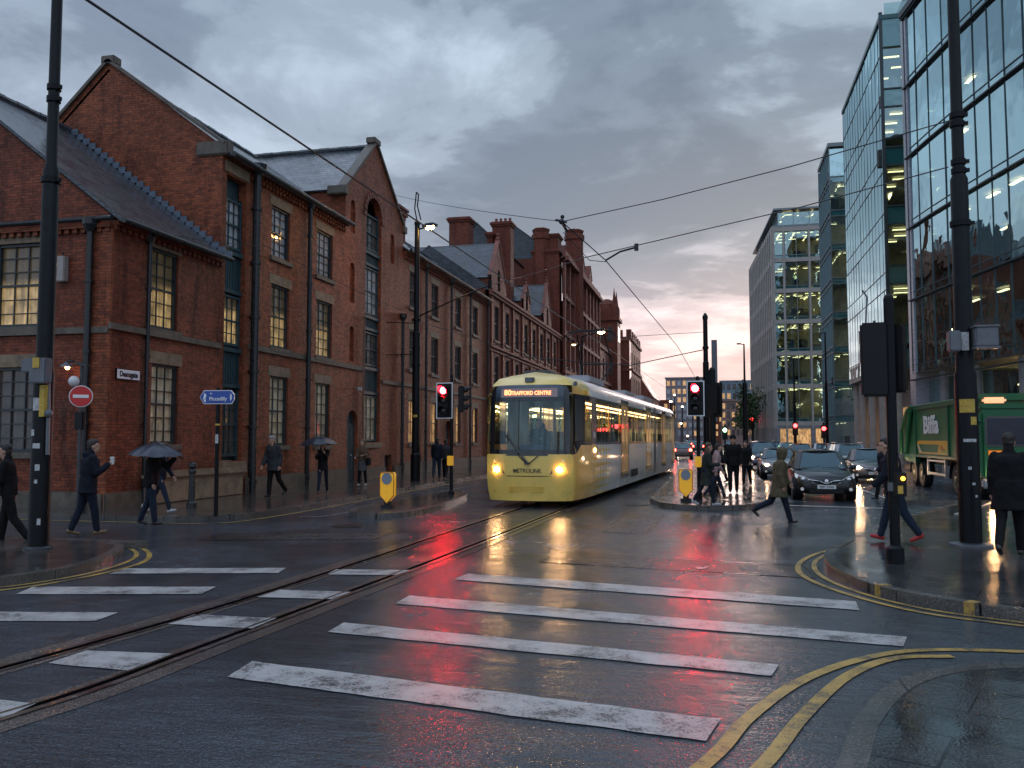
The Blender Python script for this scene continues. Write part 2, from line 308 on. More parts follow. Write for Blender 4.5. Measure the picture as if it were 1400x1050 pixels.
# ------------------------------------------------------------------ ground
def ground_mat(name, base, var, rlo, rhi, slab=None, agg=90.0, bump=0.35, puddle=0.5, coatw=0.0, crack=0.0):
    m = bpy.data.materials.new(name); m.use_nodes = True; t = m.node_tree; b = t.nodes['Principled BSDF']
    g = N(t, 'ShaderNodeNewGeometry'); pos = g.outputs['Position']
    big = N(t, 'ShaderNodeTexNoise', in_Scale=0.45, in_Detail=5.0, in_Roughness=0.6, in_Distortion=0.6); Lk(t, pos, big.inputs['Vector'])
    mid = N(t, 'ShaderNodeTexNoise', in_Scale=3.5, in_Detail=6.0, in_Roughness=0.65); Lk(t, pos, mid.inputs['Vector'])
    fin = N(t, 'ShaderNodeTexNoise', in_Scale=agg, in_Detail=2.0, in_Roughness=0.5); Lk(t, pos, fin.inputs['Vector'])
    vor = N(t, 'ShaderNodeTexVoronoi', in_Scale=agg*0.7); Lk(t, pos, vor.inputs['Vector'])
    lo = tuple(c*(1-var) for c in base); hi = tuple(c*(1+var) for c in base)
    c = ramp(t, mid.outputs[0], [(0.3, lo), (0.7, hi)])
    c = mixc(t, ramp(t, fin.outputs[0], [(0.45, 0.0), (0.75, 0.6)]), c, tuple(min(1, x*3.6) for x in base))
    pud = ramp(t, math_node(t, 'ADD', math_node(t, 'MULTIPLY', big.outputs[0], 0.7), math_node(t, 'MULTIPLY', mid.outputs[0], 0.3)), [(0.50-puddle*0.1, 0.0), (0.60-puddle*0.06, 1.0)])
    c = mixc(t, math_node(t, 'MULTIPLY', pud, 0.45), c, tuple(x*0.4 for x in base))
    h = math_node(t, 'ADD', math_node(t, 'MULTIPLY', vor.outputs['Distance'], 0.7), math_node(t, 'MULTIPLY', fin.outputs[0], 0.8))
    hs = math_node(t, 'MULTIPLY', h, math_node(t, 'MULTIPLY_ADD', pud, -0.70, 1.0))
    if not slab:      # shallow ripples of standing water and a coarser grain
        mr = N(t, 'ShaderNodeMapping'); Lk(t, pos, mr.inputs[0]); mr.inputs['Scale'].default_value = (1.3, 6.0, 1.0)
        rp = N(t, 'ShaderNodeTexNoise', in_Scale=1.0, in_Detail=4.0, in_Roughness=0.6); Lk(t, mr.outputs[0], rp.inputs['Vector'])
        cg = N(t, 'ShaderNodeTexNoise', in_Scale=agg*0.35, in_Detail=3.0, in_Roughness=0.7); Lk(t, pos, cg.inputs['Vector'])
        hs = math_node(t, 'ADD', hs, math_node(t, 'ADD', math_node(t, 'MULTIPLY', rp.outputs[0], 3.2), math_node(t, 'MULTIPLY', cg.outputs[0], 0.9)))
        c = mixc(t, ramp(t, cg.outputs[0], [(0.35, 0.55), (0.5, 0.0)]), c, tuple(x*0.35 for x in base))
    if slab:
        mp = N(t, 'ShaderNodeMapping'); Lk(t, pos, mp.inputs[0]); mp.inputs['Rotation'].default_value = (0, 0, slab[2])
        bt = N(t, 'ShaderNodeTexBrick', in_Scale=1.0); Lk(t, mp.outputs[0], bt.inputs['Vector'])
        bt.inputs['Brick Width'].default_value = slab[0]; bt.inputs['Row Height'].default_value = slab[1]
        bt.inputs['Mortar Size'].default_value = 0.012; bt.inputs['Mortar Smooth'].default_value = 0.3
        bt.inputs['Color1'].default_value = (0.8, 0.8, 0.8, 1); bt.inputs['Color2'].default_value = (1.25, 1.2, 1.15, 1); bt.inputs['Mortar'].default_value = (0.25, 0.25, 0.25, 1)
        c = mixc(t, 1.0, c, bt.outputs[0], 'MULTIPLY')
        wn = N(t, 'ShaderNodeTexNoise', in_Scale=1.4, in_Detail=2.0); Lk(t, mp.outputs[0], wn.inputs['Vector'])
        hs = math_node(t, 'ADD', hs, math_node(t, 'MULTIPLY', bt.outputs['Fac'], -2.0))
        hs = math_node(t, 'ADD', hs, math_node(t, 'MULTIPLY', wn.outputs[0], 6.0))
    if crack:
        hs = math_node(t, 'ADD', hs, math_node(t, 'MULTIPLY', big.outputs[0], crack))
    Lk(t, c, b.inputs['Base Color'])
    ro = ramp(t, mid.outputs[0], [(0.3, rlo+0.05), (0.7, rhi)])
    rr = N(t, 'ShaderNodeMix'); Lk(t, pud, rr.inputs[0]); Lk(t, ro, rr.inputs[2]); rr.inputs[3].default_value = rlo
    Lk(t, rr.outputs[0], b.inputs['Roughness'])
    b.inputs['Specular IOR Level'].default_value = 0.5
    bp = N(t, 'ShaderNodeBump', in_Strength=bump, in_Distance=0.007); Lk(t, hs, bp.inputs['Height']); Lk(t, bp.outputs[0], b.inputs['Normal'])
    MAT[name] = m; return m
ASPHALT = ground_mat('wet_asphalt', (0.038, 0.047, 0.056), 0.45, 0.11, 0.32, agg=62.0, bump=0.60)
TRACKBED = ground_mat('track_concrete', (0.060, 0.056, 0.052), 0.4, 0.12, 0.34, agg=50.0, bump=0.35, puddle=0.9)
PAVE = ground_mat('wet_paving', (0.050, 0.046, 0.043), 0.35, 0.09, 0.28, slab=(0.9, 0.6, 0.0), agg=60.0, bump=0.28, puddle=0.8)
PAVE_R = ground_mat('wet_paving_right', (0.040, 0.042, 0.045), 0.35, 0.07, 0.24, slab=(0.9, 0.6, R(22)), agg=60.0, bump=0.25, puddle=1.0)
KERB = ground_mat('kerb_stone', (0.075, 0.070, 0.065), 0.4, 0.15, 0.35, slab=(0.9, 9.0, 0.0), agg=50.0, bump=0.3)
def paint_mat(name, col, wear):
    m = bpy.data.materials.new(name); m.use_nodes = True; t = m.node_tree; b = t.nodes['Principled BSDF']
    g = N(t, 'ShaderNodeNewGeometry'); pos = g.outputs['Position']
    a = N(t, 'ShaderNodeTexNoise', in_Scale=2.5, in_Detail=8.0, in_Roughness=0.75); Lk(t, pos, a.inputs['Vector'])
    f = N(t, 'ShaderNodeTexNoise', in_Scale=60.0, in_Detail=2.0); Lk(t, pos, f.inputs['Vector'])
    c = ramp(t, a.outputs[0], [(0.35, tuple(x*0.62 for x in col)), (0.6, col)])
    wr = ramp(t, math_node(t, 'ADD', math_node(t, 'MULTIPLY', a.outputs[0], 0.6), math_node(t, 'MULTIPLY', f.outputs[0], 0.4)), [(0.37+wear, 1.0), (0.44+wear, 0.0)])
    c = mixc(t, wr, c, (0.05, 0.05, 0.05))
    Lk(t, c, b.inputs['Base Color']); b.inputs['Roughness'].default_value = 0.32
    bp = N(t, 'ShaderNodeBump', in_Strength=0.5, in_Distance=0.004); Lk(t, f.outputs[0], bp.inputs['Height']); Lk(t, bp.outputs[0], b.inputs['Normal'])
    MAT[name] = m; return m
WHITE = paint_mat('road_white', (0.47, 0.45, 0.43), 0.045)
YELLOW = paint_mat('road_yellow', (0.50, 0.31, 0.07), 0.045)

g = MB(); g.quad((-900, -300, 0), (900, -300, 0), (900, 1500, 0), (-900, 1500, 0)); struct(g.build('road', ASPHALT))

def smooth_line(pts, n=8):          # Catmull-Rom through 2-D points
    pts = [Vector((p[0], p[1], 0)) for p in pts]
    P = [pts[0]*2-pts[1]] + pts + [pts[-1]*2-pts[-2]]; o = []
    for i in range(1, len(P)-2):
        for k in range(n):
            t = k/n; a, b, c, d = P[i-1:i+3]
            o.append(0.5*((2*b)+(-a+c)*t+(2*a-5*b+4*c-d)*t*t+(-a+3*b-3*c+d)*t**3))
    o.append(pts[-1]); return o
def offset_line(L, d):
    o = []
    for i, p in enumerate(L):
        a = L[max(0, i-1)]; b = L[min(len(L)-1, i+1)]; t = (b-a).normalized(); o.append(p + Vector((-t.y, t.x, 0))*d)
    return o
def ribbon(mb, L, wid, z0, z1, mi=0):
    A = offset_line(L, wid/2); B = offset_line(L, -wid/2)
    for i in range(len(L)-1):
        a, b, c, d = A[i], A[i+1], B[i+1], B[i]
        if z1 - z0 < 0.02: mb.quad((d.x, d.y, z1), (c.x, c.y, z1), (b.x, b.y, z1), (a.x, a.y, z1), mi)
        else:
            mb.quad((d.x, d.y, z1), (c.x, c.y, z1), (b.x, b.y, z1), (a.x, a.y, z1), mi)
            mb.quad((a.x, a.y, z0), (d.x, d.y, z0), (d.x, d.y, z1), (a.x, a.y, z1), mi) if i == 0 else None
            mb.quad((c.x, c.y, z0), (b.x, b.y, z0), (b.x, b.y, z1), (c.x, c.y, z1), mi) if i == len(L)-2 else None
            mb.quad((a.x, a.y, z0), (a.x, a.y, z1), (b.x, b.y, z1), (b.x, b.y, z0), mi)
            mb.quad((c.x, c.y, z0), (c.x, c.y, z1), (d.x, d.y, z1), (d.x, d.y, z0), mi)
def kerb_stones(mb, L, wid, h, step=0.9):
    pts = [L[0]]; acc = 0.0
    for a, b in zip(L, L[1:]):
        d = (b-a).length; n = max(1, int(d/0.225))
        if a.y > 70 or abs(a.x) > 25: n = 1
        for i in range(n): pts.append(a.lerp(b, (i+1)/n))
    seg = []; ln = 0.0; k = 0
    for a, b in zip(pts, pts[1:]):
        if not seg: seg = [a]
        ln += (b-a).length; seg.append(b)
        if ln >= step:
            d = (seg[-1]-seg[-2]).normalized(); s2 = seg[:-1]+[seg[-1]-d*0.012]
            dh = (0.0, 0.004, -0.003, 0.002, -0.004)[k % 5]; k += 1
            ribbon(mb, s2, wid, 0.0, h+dh); seg = []; ln = 0.0
    if len(seg) > 1: ribbon(mb, seg, wid, 0.0, h)
def pavement(name, poly, kerb_pts, pm_, h=0.12, kw=0.15, closed=False):
    """poly: outline of the slab (edge = outer kerb line); kerb follows kerb_pts"""
    L = smooth_line(kerb_pts, 6)
    m = MB(); m.prism(poly(L) if callable(poly) else poly, 0.0, h-0.006); o = m.build(name, pm_); struct(o)
    k = MB(); kerb_stones(k, L, kw, h); struct(k.build(name+'_kerb', KERB))
    return L
# left pavement along the terrace
kl = [(-60, 17.2), (-30, 17.2), (-16.5, 17.25), (-12.0, 17.25), (-11.05, 17.7), (-10.6, 18.9), (-10.55, 22), (-10.65, 25.1), (-10.9, 37), (-10.9, 60), (-10.9, 120), (-10.9, 260)]
pavement('pavement_left', lambda L: [(p.x, p.y) for p in L] + [(-40, 260), (-60, 60)], kl, PAVE)
# near left corner
kn = [(-14, 3.0), (-10.4, 6.4), (-9.4, 8.0), (-8.75, 9.2), (-8.62, 10.3), (-9.0, 11.6), (-9.9, 12.7), (-12.2, 13.0), (-40, 13.0)]
pavement('pavement_near_left', lambda L: [(p.x, p.y) for p in L] + [(-40, 3)], kn, PAVE, h=0.12)
# right corner
kr = [(60, 5.8), (9, 8.1), (5.2, 9.0), (3.3, 9.78), (2.35, 10.45), (1.9, 11.2), (1.68, 12.2), (1.62, 13.3), (1.8, 14.5), (2.4, 16.3), (3.6, 19.6), (5.6, 23.9), (6.9, 25.9), (9.5, 26.8), (60, 27.2)]
pavement('pavement_right', lambda L: [(p.x, p.y) for p in L], kr, PAVE_R)
# nearest corner, flush with the road
kb = [(-0.6, 2.2), (0.25, 4.0), (0.68, 5.1), (0.98, 6.2), (1.45, 7.2), (2.1, 7.75), (3.0, 7.9), (4.5, 7.75), (7, 7.4), (12, 6.7), (40, 3.0)]
Lb = smooth_line(kb, 8)
m = MB(); m.prism([(p.x, p.y) for p in Lb] + [(40, -3), (-0.6, -3)], -0.05, 0.022); struct(m.build('pavement_near_right', PAVE_R))
m = MB(); ribbon(m, Lb, 0.16, 0.0, 0.028); struct(m.build('pavement_near_right_kerb', KERB))
# right pavement in front of the offices
m = MB(); m.prism([(10.9, 34), (60, 34), (60, 118), (16, 118), (8.6, 118), (10.9, 66), (10.9, 50)], 0.0, 0.12); struct(m.build('pavement_offices', PAVE))
m = MB(); m.prism([(6.5, 150), (8.2, 119), (60, 119), (60, 260), (6.5, 260)], 0.0, 0.12); struct(m.build('pavement_far_offices', PAVE))
# islands
def island(name, pts, mat, h=0.13):
    L = smooth_line(pts + [pts[0]], 5)
    m = MB(); m.prism([(p.x, p.y) for p in L[:-1]], 0.0, h-0.006); struct(m.build(name, mat))
    k = MB(); kerb_stones(k, L, 0.14, h); struct(k.build(name+'_kerb', KERB))
island('traffic_island', [(-8.75, 20.3), (-8.35, 19.2), (-7.65, 18.95), (-7.1, 19.9), (-7.1, 22.0), (-7.25, 23.5), (-7.55, 25.9), (-8.0, 27.3), (-8.5, 27.2), (-8.75, 25.0), (-8.8, 22.5)], PAVE)
island('tram_island', [(-1.75, 25.5), (-1.3, 23.8), (-0.5, 23.2), (0.35, 23.3), (1.0, 24.2), (1.55, 26.3), (1.8, 30), (1.9, 38), (2.0, 60), (1.8, 80), (0.2, 84), (-1.3, 80), (-1.7, 60), (-1.8, 38)], PAVE)

# track bed and rails: straight tracks easing right toward the camera
railL = [(-6.9, 0.0), (-6.05, 3.6), (-5.66, 6.1), (-5.42, 8.3), (-5.32, 10.2), (-5.24, 13.2), (-5.19, 16.9), (-5.05, 22.9), (-4.6, 33), (-3.9, 50), (-3.2, 90), (-3.2, 300)]
railR = [(-6.0, -0.2), (-5.05, 3.0), (-4.62, 4.75), (-4.45, 5.7), (-4.4, 6.7), (-4.33, 8.0), (-4.22, 10.2), (-4.08, 13.3), (-3.95, 17.2), (-3.80, 22.9), (-3.4, 33), (-2.75, 50), (-2.0, 90), (-2.0, 300)]
cen = [((a[0]+b[0])/2, (a[1]+b[1])/2) for a, b in zip(railL, [(-6.0, -0.2), (-5.1, 3.2), (-4.45, 6.0), (-4.33, 8.0), (-4.22, 10.2), (-4.08, 13.3), (-3.95, 17.2), (-3.80, 22.9), (-3.4, 33), (-2.75, 50), (-2.0, 90), (-2.0, 300)])]
LL = smooth_line(railL, 6); LR = smooth_line(railR, 6)
STEEL = pm('rail_steel', (0.55, 0.55, 0.56), 0.22, 1.0, noise=0.25)
GROOVE = pm('rail_groove', (0.003, 0.003, 0.003), 0.9, spec=0.0)
RAILBED = ground_mat('rail_grout', (0.095, 0.082, 0.074), 0.4, 0.1, 0.3, agg=60.0, bump=0.3, puddle=0.6)
for L, nm in ((LL, 'track_bed_left'), (LR, 'track_bed_right')):
    m = MB(); ribbon(m, L, 0.46, 0, 0.004); struct(m.build(nm, RAILBED))
for L, nm in ((LL, 'rail_left'), (LR, 'rail_right')):
    m = MB(); ribbon(m, offset_line(L, -0.075 if nm == 'rail_left' else 0.075), 0.08, 0, 0.008, 1); ribbon(m, L, 0.07, 0, 0.013, 0)
    ribbon(m, offset_line(L, -0.13 if nm == 'rail_left' else 0.13), 0.03, 0, 0.012, 0)
    struct(m.build(nm, [STEEL, GROOVE]))
# far track on the right of the tram
for dx, nm in ((2.9, 'rail_far_left'), (4.1, 'rail_far_right')):
    pass
# crosswalk
m = MB()
quads = [[(345,905),(985,985),(965,1015),(310,927)],[(470,852),(1065,910),(1055,925),(448,865)],[(560,815),(1240,872),(1235,885),(540,826)],[(640,785),(1170,823),(1175,835),(620,793)],
 [(170,778),(392,777),(380,784),(150,785)],[(45,803),(295,803),(275,813),(22,813)],[(-60,837),(163,838),(130,850),(-70,850)],[(120,890),(240,895),(175,918),(65,908)],[(265,841),(378,846),(345,860),(228,854)],[(380,807),(482,810),(460,820),(348,817)],[(460,779),(560,780),(548,787),(445,786)],[(-60,953),(50,963),(0,985),(-90,975)]]
def bilerp(q, s, t):
    return [(q[0][i]*(1-s)+q[1][i]*s)*(1-t)+(q[3][i]*(1-s)+q[2][i]*s)*t for i in (0, 1)]
for q in quads:
    P = [Vector((*G(*p), 0)) for p in q]
    Lg = (P[1]-P[0]).length; n = max(4, int(Lg/0.12))
    top = []; bot = []
    for i in range(n+1):
        s = i/n
        jt = mnoise.noise(Vector((P[0].x*3+s*Lg*4, 1.3, P[0].y)))*0.02; jb = mnoise.noise(Vector((P[0].x*3+s*Lg*4, 7.3, P[0].y)))*0.02
        a = P[0].lerp(P[1], s); b = P[3].lerp(P[2], s); up = (a-b).normalized()
        end = 0.0
        top.append(a+up*jt); bot.append(b+up*jb)
    for i in range(n): m.quad((*bot[i].xy, 0.0085), (*bot[i+1].xy, 0.0085), (*top[i+1].xy, 0.0085), (*top[i].xy, 0.0085))
struct(m.build('crosswalk', WHITE))
# yellow lines
def yline(name, pts, wid=0.1, z=0.009, mat=None):
    m = MB(); ribbon(m, smooth_line(pts, 8), wid, 0, z); return struct(m.build(name, mat or YELLOW))
yline('yellow_line_outer', [(-1.0, 3.0), (-0.42, 4.3), (-0.02, 5.3), (0.2, 6.05), (0.6, 7.0), (1.1, 7.75), (1.66, 8.25), (2.4, 8.42), (3.4, 8.4)], 0.10)
yline('yellow_line_inner', [(-0.6, 3.0), (-0.1, 4.3), (0.28, 5.3), (0.55, 6.15), (0.98, 7.25), (1.45, 7.93), (1.95, 8.12)], 0.10)
yline('yellow_line_corner', [(2.9, 17.6), (2.35, 16.2), (1.6, 14.8), (1.2, 13.5), (1.16, 12.3), (1.5, 11.1), (2.1, 10.1), (2.9, 9.6), (4.2, 9.05)], 0.08)
yline('yellow_line_kerbside', [(2.2, 15.9), (1.62, 14.4), (1.4, 13.4), (1.4, 12.3), (1.68, 11.2), (2.2, 10.3), (3.0, 9.75), (4.2, 9.2)], 0.07)
yline('yellow_line_left_corner', [(-9.9, 7.0), (-8.9, 8.4), (-8.35, 9.3), (-8.2, 10.5), (-8.4, 11.6), (-9.2, 12.7), (-10.3, 13.4), (-12, 13.45)], 0.08)
yline('yellow_line_left_inner', [(-9.75, 7.4), (-8.85, 8.8), (-8.48, 9.6), (-8.4, 10.6), (-8.75, 11.8), (-9.5, 12.75), (-10.4, 13.15)], 0.07)
yline('yellow_line_terrace', [(-40, 16.85), (-16, 16.85), (-12, 16.85), (-10.7, 17.0), (-10.25, 18.2), (-10.15, 22), (-10.3, 27), (-10.5, 40), (-10.5, 120)], 0.08)
yline('lane_line', [(-9.6, 19.0), (-9.0, 20), (-9.3, 28), (-9.3, 34)], 0.05, 0.009, WHITE)
yline('stop_line', [(1.95, 25.25), (4.8, 24.6)], 0.28, 0.009, WHITE)
yline('lane_divider', [(5.2, 27.5), (5.3, 60), (5.3, 100)], 0.10, 0.009, WHITE)
yline('edge_line', [(5.4, 21.8), (7.5, 26.2)], 0.07, 0.131, WHITE)
# painted blocks on the right kerb
m = MB()
for px, py in ((1177, 803), (1303, 832)):
    x, y = G(px, py, 0.1)
    L = smooth_line(kr, 6); j = min(range(len(L)), key=lambda i: (L[i].x-x)**2+(L[i].y-y)**2)
    j = min(max(j, 1), len(L)-2); d = (L[j+1]-L[j-1]).normalized(); c = Vector((x, y, 0)); base = L[j] + d*((c-L[j]).dot(d))
    ribbon(m, [base-d*0.055, base+d*0.055], 0.156, 0.0, 0.124)
struct(m.build('kerb_paint', YELLOW))
MAN = pm('manhole_iron', (0.03, 0.028, 0.027), 0.25, 0.6, bump=0.8, bscale=60)
PATCH = ground_mat('patched_asphalt', (0.028, 0.030, 0.032), 0.5, 0.16, 0.38, agg=60.0, bump=0.6, puddle=0.3)
SEAM = pm('tar_seam', (0.006, 0.006, 0.007), 0.15)
for i, q in enumerate(([(-2.6, 12.9), (1.3, 12.2), (1.25, 13.3), (-2.5, 14.1)], [(-9.2, 14.2), (-6.1, 15.0), (-6.2, 16.2), (-9.3, 15.4)], [(-2.2, 17.2), (-1.3, 17.1), (-1.2, 21.5), (-2.1, 21.6)])):
    m = MB(); m.quad(*[(p[0], p[1], 0.0035) for p in q]); struct(m.build('road_patch', PATCH))
    m = MB(); ribbon(m, [Vector((*p, 0)) for p in q+[q[0]]], 0.03, 0, 0.0055); struct(m.build('patch_seam', SEAM))
m = MB()
for x, y, s in ((-2.1, 24.5, 0.35), (-7.6, 17.2, 0.33)):
    m.lathe((x, y, 0), [(s, 0.0), (s, 0.012), (s-0.03, 0.014)], 20)
struct(m.build('manhole_cover', MAN))
# ------------------------------------------------------------------ brick buildings
FX = -14.8        # the street line of the terrace
def facade(mb, axis, c, out, u0, u1, prof, ops, depth=0.22, zb=0.0, mi=0, niche_mi=0):
    """vertical wall in plane x=c (axis 'y') or y=c (axis 'x'); prof: [(u, ztop)...]; ops: (ua, ub, za, zb, kind)"""
    def P(u, z, d=0.0): return (c-out*d, u, z) if axis == 'y' else (u, c-out*d, z)
    flip = (out > 0) if axis == 'y' else (out < 0)
    def Q(pts):
        mb.poly(pts if flip else pts[::-1], mi)
    def zt(u):
        for (a, za), (b, zb_) in zip(prof, prof[1:]):
            if a-1e-6 <= u <= b+1e-6: return za + (zb_-za)*(u-a)/max(1e-6, b-a)
        return prof[-1][1]
    us = sorted({round(x, 4) for x in [u0, u1] + [p[0] for p in prof if u0 < p[0] < u1] + [o[0] for o in ops] + [o[1] for o in ops]})
    for a, b in zip(us, us[1:]):
        mid = (a+b)/2
        col = sorted([(o[2], o[3]) for o in ops if o[0] < mid < o[1]])
        z = zb
        for (lo, hi) in col:
            if lo > z+1e-4: Q([P(a, z), P(b, z), P(b, lo), P(a, lo)])
            z = hi
        Q([P(a, z), P(b, z), P(b, zt(b)), P(a, zt(a))])
    for (a, b, lo, hi, *k) in ops:
        kind = k[0] if k else ''
        d = 0.12 if kind == 'niche' else depth
        for q in ([P(a, lo), P(a, lo, d), P(a, hi, d), P(a, hi)], [P(b, lo, d), P(b, lo), P(b, hi), P(b, hi, d)],
                  [P(a, hi), P(a, hi, d), P(b, hi, d), P(b, hi)], [P(a, lo, d), P(a, lo), P(b, lo), P(b, lo, d)]):
            Q(q)
        if kind in ('niche', 'arch', 'archdoor'):
            r = (b-a)/2; n = 10; cz = hi - r   # spandrels of a round arch, flush with the wall
            for sgn in (-1, 1):
                cu = (a+b)/2
                for i in range(n//2):
                    t0 = PI/2 + sgn*(-1)*PI/2*i/(n//2); t1 = PI/2 + sgn*(-1)*PI/2*(i+1)/(n//2)
                    p0 = (cu + r*math.cos(t0), cz + r*math.sin(t0)); p1 = (cu + r*math.cos(t1), cz + r*math.sin(t1))
                    q = [P(p0[0], p0[1]), P(p1[0], p1[1]), P(p1[0], hi), P(p0[0], hi)]
                    mb.poly(q if (sgn > 0) != flip else q[::-1], mi)
                    q2 = [P(p0[0], p0[1]), P(p1[0], p1[1]), P(p1[0], p1[1], d), P(p0[0], p0[1], d)]
                    mb.poly(q2, mi)
        if kind == 'niche': Q([P(a, lo, d), P(b, lo, d), P(b, hi, d), P(a, hi, d)])
    return mb
_wcache = {}
def window(parent, pos, rz, wd, ht, pane='pale', nx=3, ny=6, sill=True, lintel='stone', depth=0.2, frame=None, arch=False):
    """sash window; local x runs along the wall, local -y points out of it. pos = bottom centre on the wall face"""
    key = (round(wd, 1), round(ht, 1), nx, ny, arch, depth, frame.name if frame else '')
    wd, ht = round(wd, 1), round(ht, 1)
    if key not in _wcache:
        pmb = MB(); pmb.quad((-wd/2, depth-0.03, 0), (wd/2, depth-0.03, 0), (wd/2, depth-0.03, ht), (-wd/2, depth-0.03, ht))
        f = MB(); t = 0.07
        for x0, x1 in ((-wd/2, -wd/2+t), (wd/2-t, wd/2)): f.box(x0, depth-0.13, 0, x1, depth-0.02, ht)
        f.box(-wd/2+t, depth-0.13, 0, wd/2-t, depth-0.02, t*1.2); f.box(-wd/2+t, depth-0.13, ht-t, wd/2-t, depth-0.02, ht)
        f.box(-wd/2+t, depth-0.11, ht/2-0.03, wd/2-t, depth-0.035, ht/2+0.03)
        for i in range(1, nx):
            x = -wd/2+t + (wd-2*t)*i/nx; f.box(x-0.014, depth-0.075, t*1.2, x+0.014, depth-0.04, ht-t)
        for j in range(1, ny):
            z = ht*j/ny
            if abs(z-ht/2) > 0.05: f.box(-wd/2+t, depth-0.073, z-0.014, wd/2-t, depth-0.042, z+0.014)
        s = MB().bev(-wd/2-0.14, -0.09, -0.16, wd/2+0.14, depth-0.14, -0.002, 0.012)
        l = MB().bev(-wd/2-0.15, -0.012, ht+0.002, wd/2+0.15, 0.05, ht+0.34, 0.008)
        _wcache[key] = (pmb, f, s, l, {})
    pmb, f, s, l, md = _wcache[key]
    def mk(nm, mb, mat, par, loc=(0, 0, 0)):
        k = (nm, mat.name)
        if k not in md:
            o = mb.build(nm, mat, off=(0, 0, 0)); md[k] = o.data
        else:
            o = bpy.data.objects.new(nm, md[k]); COL.objects.link(o)
        o.parent = par; o.location = loc; return o
    wo = mk('window', pmb, PANES[pane] if isinstance(pane, str) else pane, parent, Vector(pos)-world_loc(parent)); wo.rotation_euler = (0, 0, rz)
    mk('frame', f, frame or FRAME_DK, wo)
    if sill: mk('sill', s, STONE_DK, wo)
    if lintel: mk('lintel', l, {'stone': STONE, 'red': STONE_RED, 'brick': BRICK2}[lintel], wo)
    return wo
def win_y(parent, y0, y1, z0, z1, pane, x=FX, **k):   # opening on the street line (faces +x)
    return window(parent, (x, (y0+y1)/2, z0), R(90), y1-y0, z1-z0, pane, **k)
def win_x(parent, x0, x1, z0, z1, pane, y, **k):      # opening facing the camera side (-y)
    return window(parent, ((x0+x1)/2, y, z0), 0, x1-x0, z1-z0, pane, **k)
def rnd(a): return round(a, 1)
def fit(o):          # opening sizes rounded the way the windows are
    a, b, lo, hi = o[:4]; w_ = round(b-a, 1); h_ = round(hi-lo, 1); c = (a+b)/2
    return (c-w_/2, c+w_/2, lo, lo+h_, *o[4:])
def downpipe(parent, x, y, z0, z1, r=0.06, hopper=True, mat=None):
    m = MB(); m.cyl((x, y, z0), (x, y, z1), r, n=10)
    z = z0+0.4
    while z < z1-0.2: m.cyl((x, y, z), (x, y, z+0.09), r*1.35, n=10); z += 1.8
    if hopper: m.lathe((x, y, z1), [(r*1.2, 0), (r*2.4, 0.18), (r*2.6, 0.34), (r*1.4, 0.36)], 8)
    m.cyl((x, y, z0+0.02), (x+ (0.12), y, z0-0.0), r*1.1, n=8) if False else None
    return m.build('downpipe', mat or IRON, parent)
def roof_slab(mb, quad, th=0.08):
    a, b, c, d = [Vector(p) for p in quad]; n = (b-a).cross(c-a).normalized()
    if n.z < 0: n = -n; a, b, c, d = a, d, c, b
    lo = [p - n*th for p in (a, b, c, d)]; hi = [a, b, c, d]
    mb.add(hi+lo, [(0,1,2,3),(7,6,5,4),(0,4,5,1),(1,5,6,2),(2,6,7,3),(3,7,4,0)])
def dentils(mb, axis, c, out, u0, u1, z, h=0.12, step=0.24, d=0.10):
    u = u0
    while u < u1-0.1:
        if axis == 'y': mb.box(min(c, c+out*d), u, z, max(c, c+out*d), u+step*0.5, z+h)
        else: mb.box(u, min(c, c+out*d), z, u+step*0.5, max(c, c+out*d), z+h)
        u += step
def ridge(mb, p0, p1, r=0.11):
    p0 = Vector(p0); p1 = Vector(p1); n = max(1, int((p1-p0).length/0.45))
    for i in range(n):
        a = p0.lerp(p1, i/n); b = p0.lerp(p1, (i+1)/n-0.02/max(0.1, (p1-p0).length)); mb.cyl(a, b, r*(1.0 if i % 2 else 1.12), n=8)

# ---- corner building (two storeys, gable to the side road)
b1 = thing('corner_building', 'two storey red brick corner building with dark slate gable roof and street nameplate', 'building', (-18.5, 20.5, 0))
Y0, Y1 = 18.8, 23.7
m = MB()
ops_s = [fit((20.35, 21.6, 4.87, 7.05)), fit((20.47, 21.72, 1.7, 3.9))]
facade(m, 'y', FX, 1, Y0, Y1, [(Y0, 7.5), (Y1, 7.5)], ops_s)
RX, RZ = -20.4, 11.9
ops_f = [fit((-18.3, -16.95, 4.75, 7.0)), fit((-18.3, -16.9, 1.5, 3.75)), fit((-22.5, -21.2, 4.75, 7.0)), fit((-22.5, -21.2, 1.5, 3.75))]
facade(m, 'x', Y0, -1, -26, FX, [(-26, 7.5), (RX, RZ-0.15), (FX, 7.5)], ops_f)
m.box(-26, Y0+0.3, 0, -25.8, Y1, 7.5)
m.build('wall', BRICK, b1)
m = MB(); roof_slab(m, [(FX+0.35, Y0-0.12, 7.40), (FX+0.35, Y1-0.02, 7.40), (RX, Y1-0.02, RZ), (RX, Y0-0.12, RZ)])
roof_slab(m, [(-26.3, Y0-0.12, 7.40), (RX, Y0-0.12, RZ), (RX, Y1-0.02, RZ), (-26.3, Y1-0.02, 7.40)])
rf = m.build('roof', SLATE, b1)
m = MB(); ridge(m, (RX, Y0-0.1, RZ+0.03), (RX, Y1, RZ+0.03)); m.build('ridge_tiles', SLATE, rf)
m = MB()
for i in range(26):      # stepped lead soakers against the warehouse wall
    t = i/26; x = FX+0.3+(RX-FX-0.3)*t; z = 7.46+(RZ-7.4)*t; m.box(x-0.12, Y1-0.07, z-0.05, x+0.12, Y1-0.02, z+0.15)
m.build('flashing', LEAD, rf)
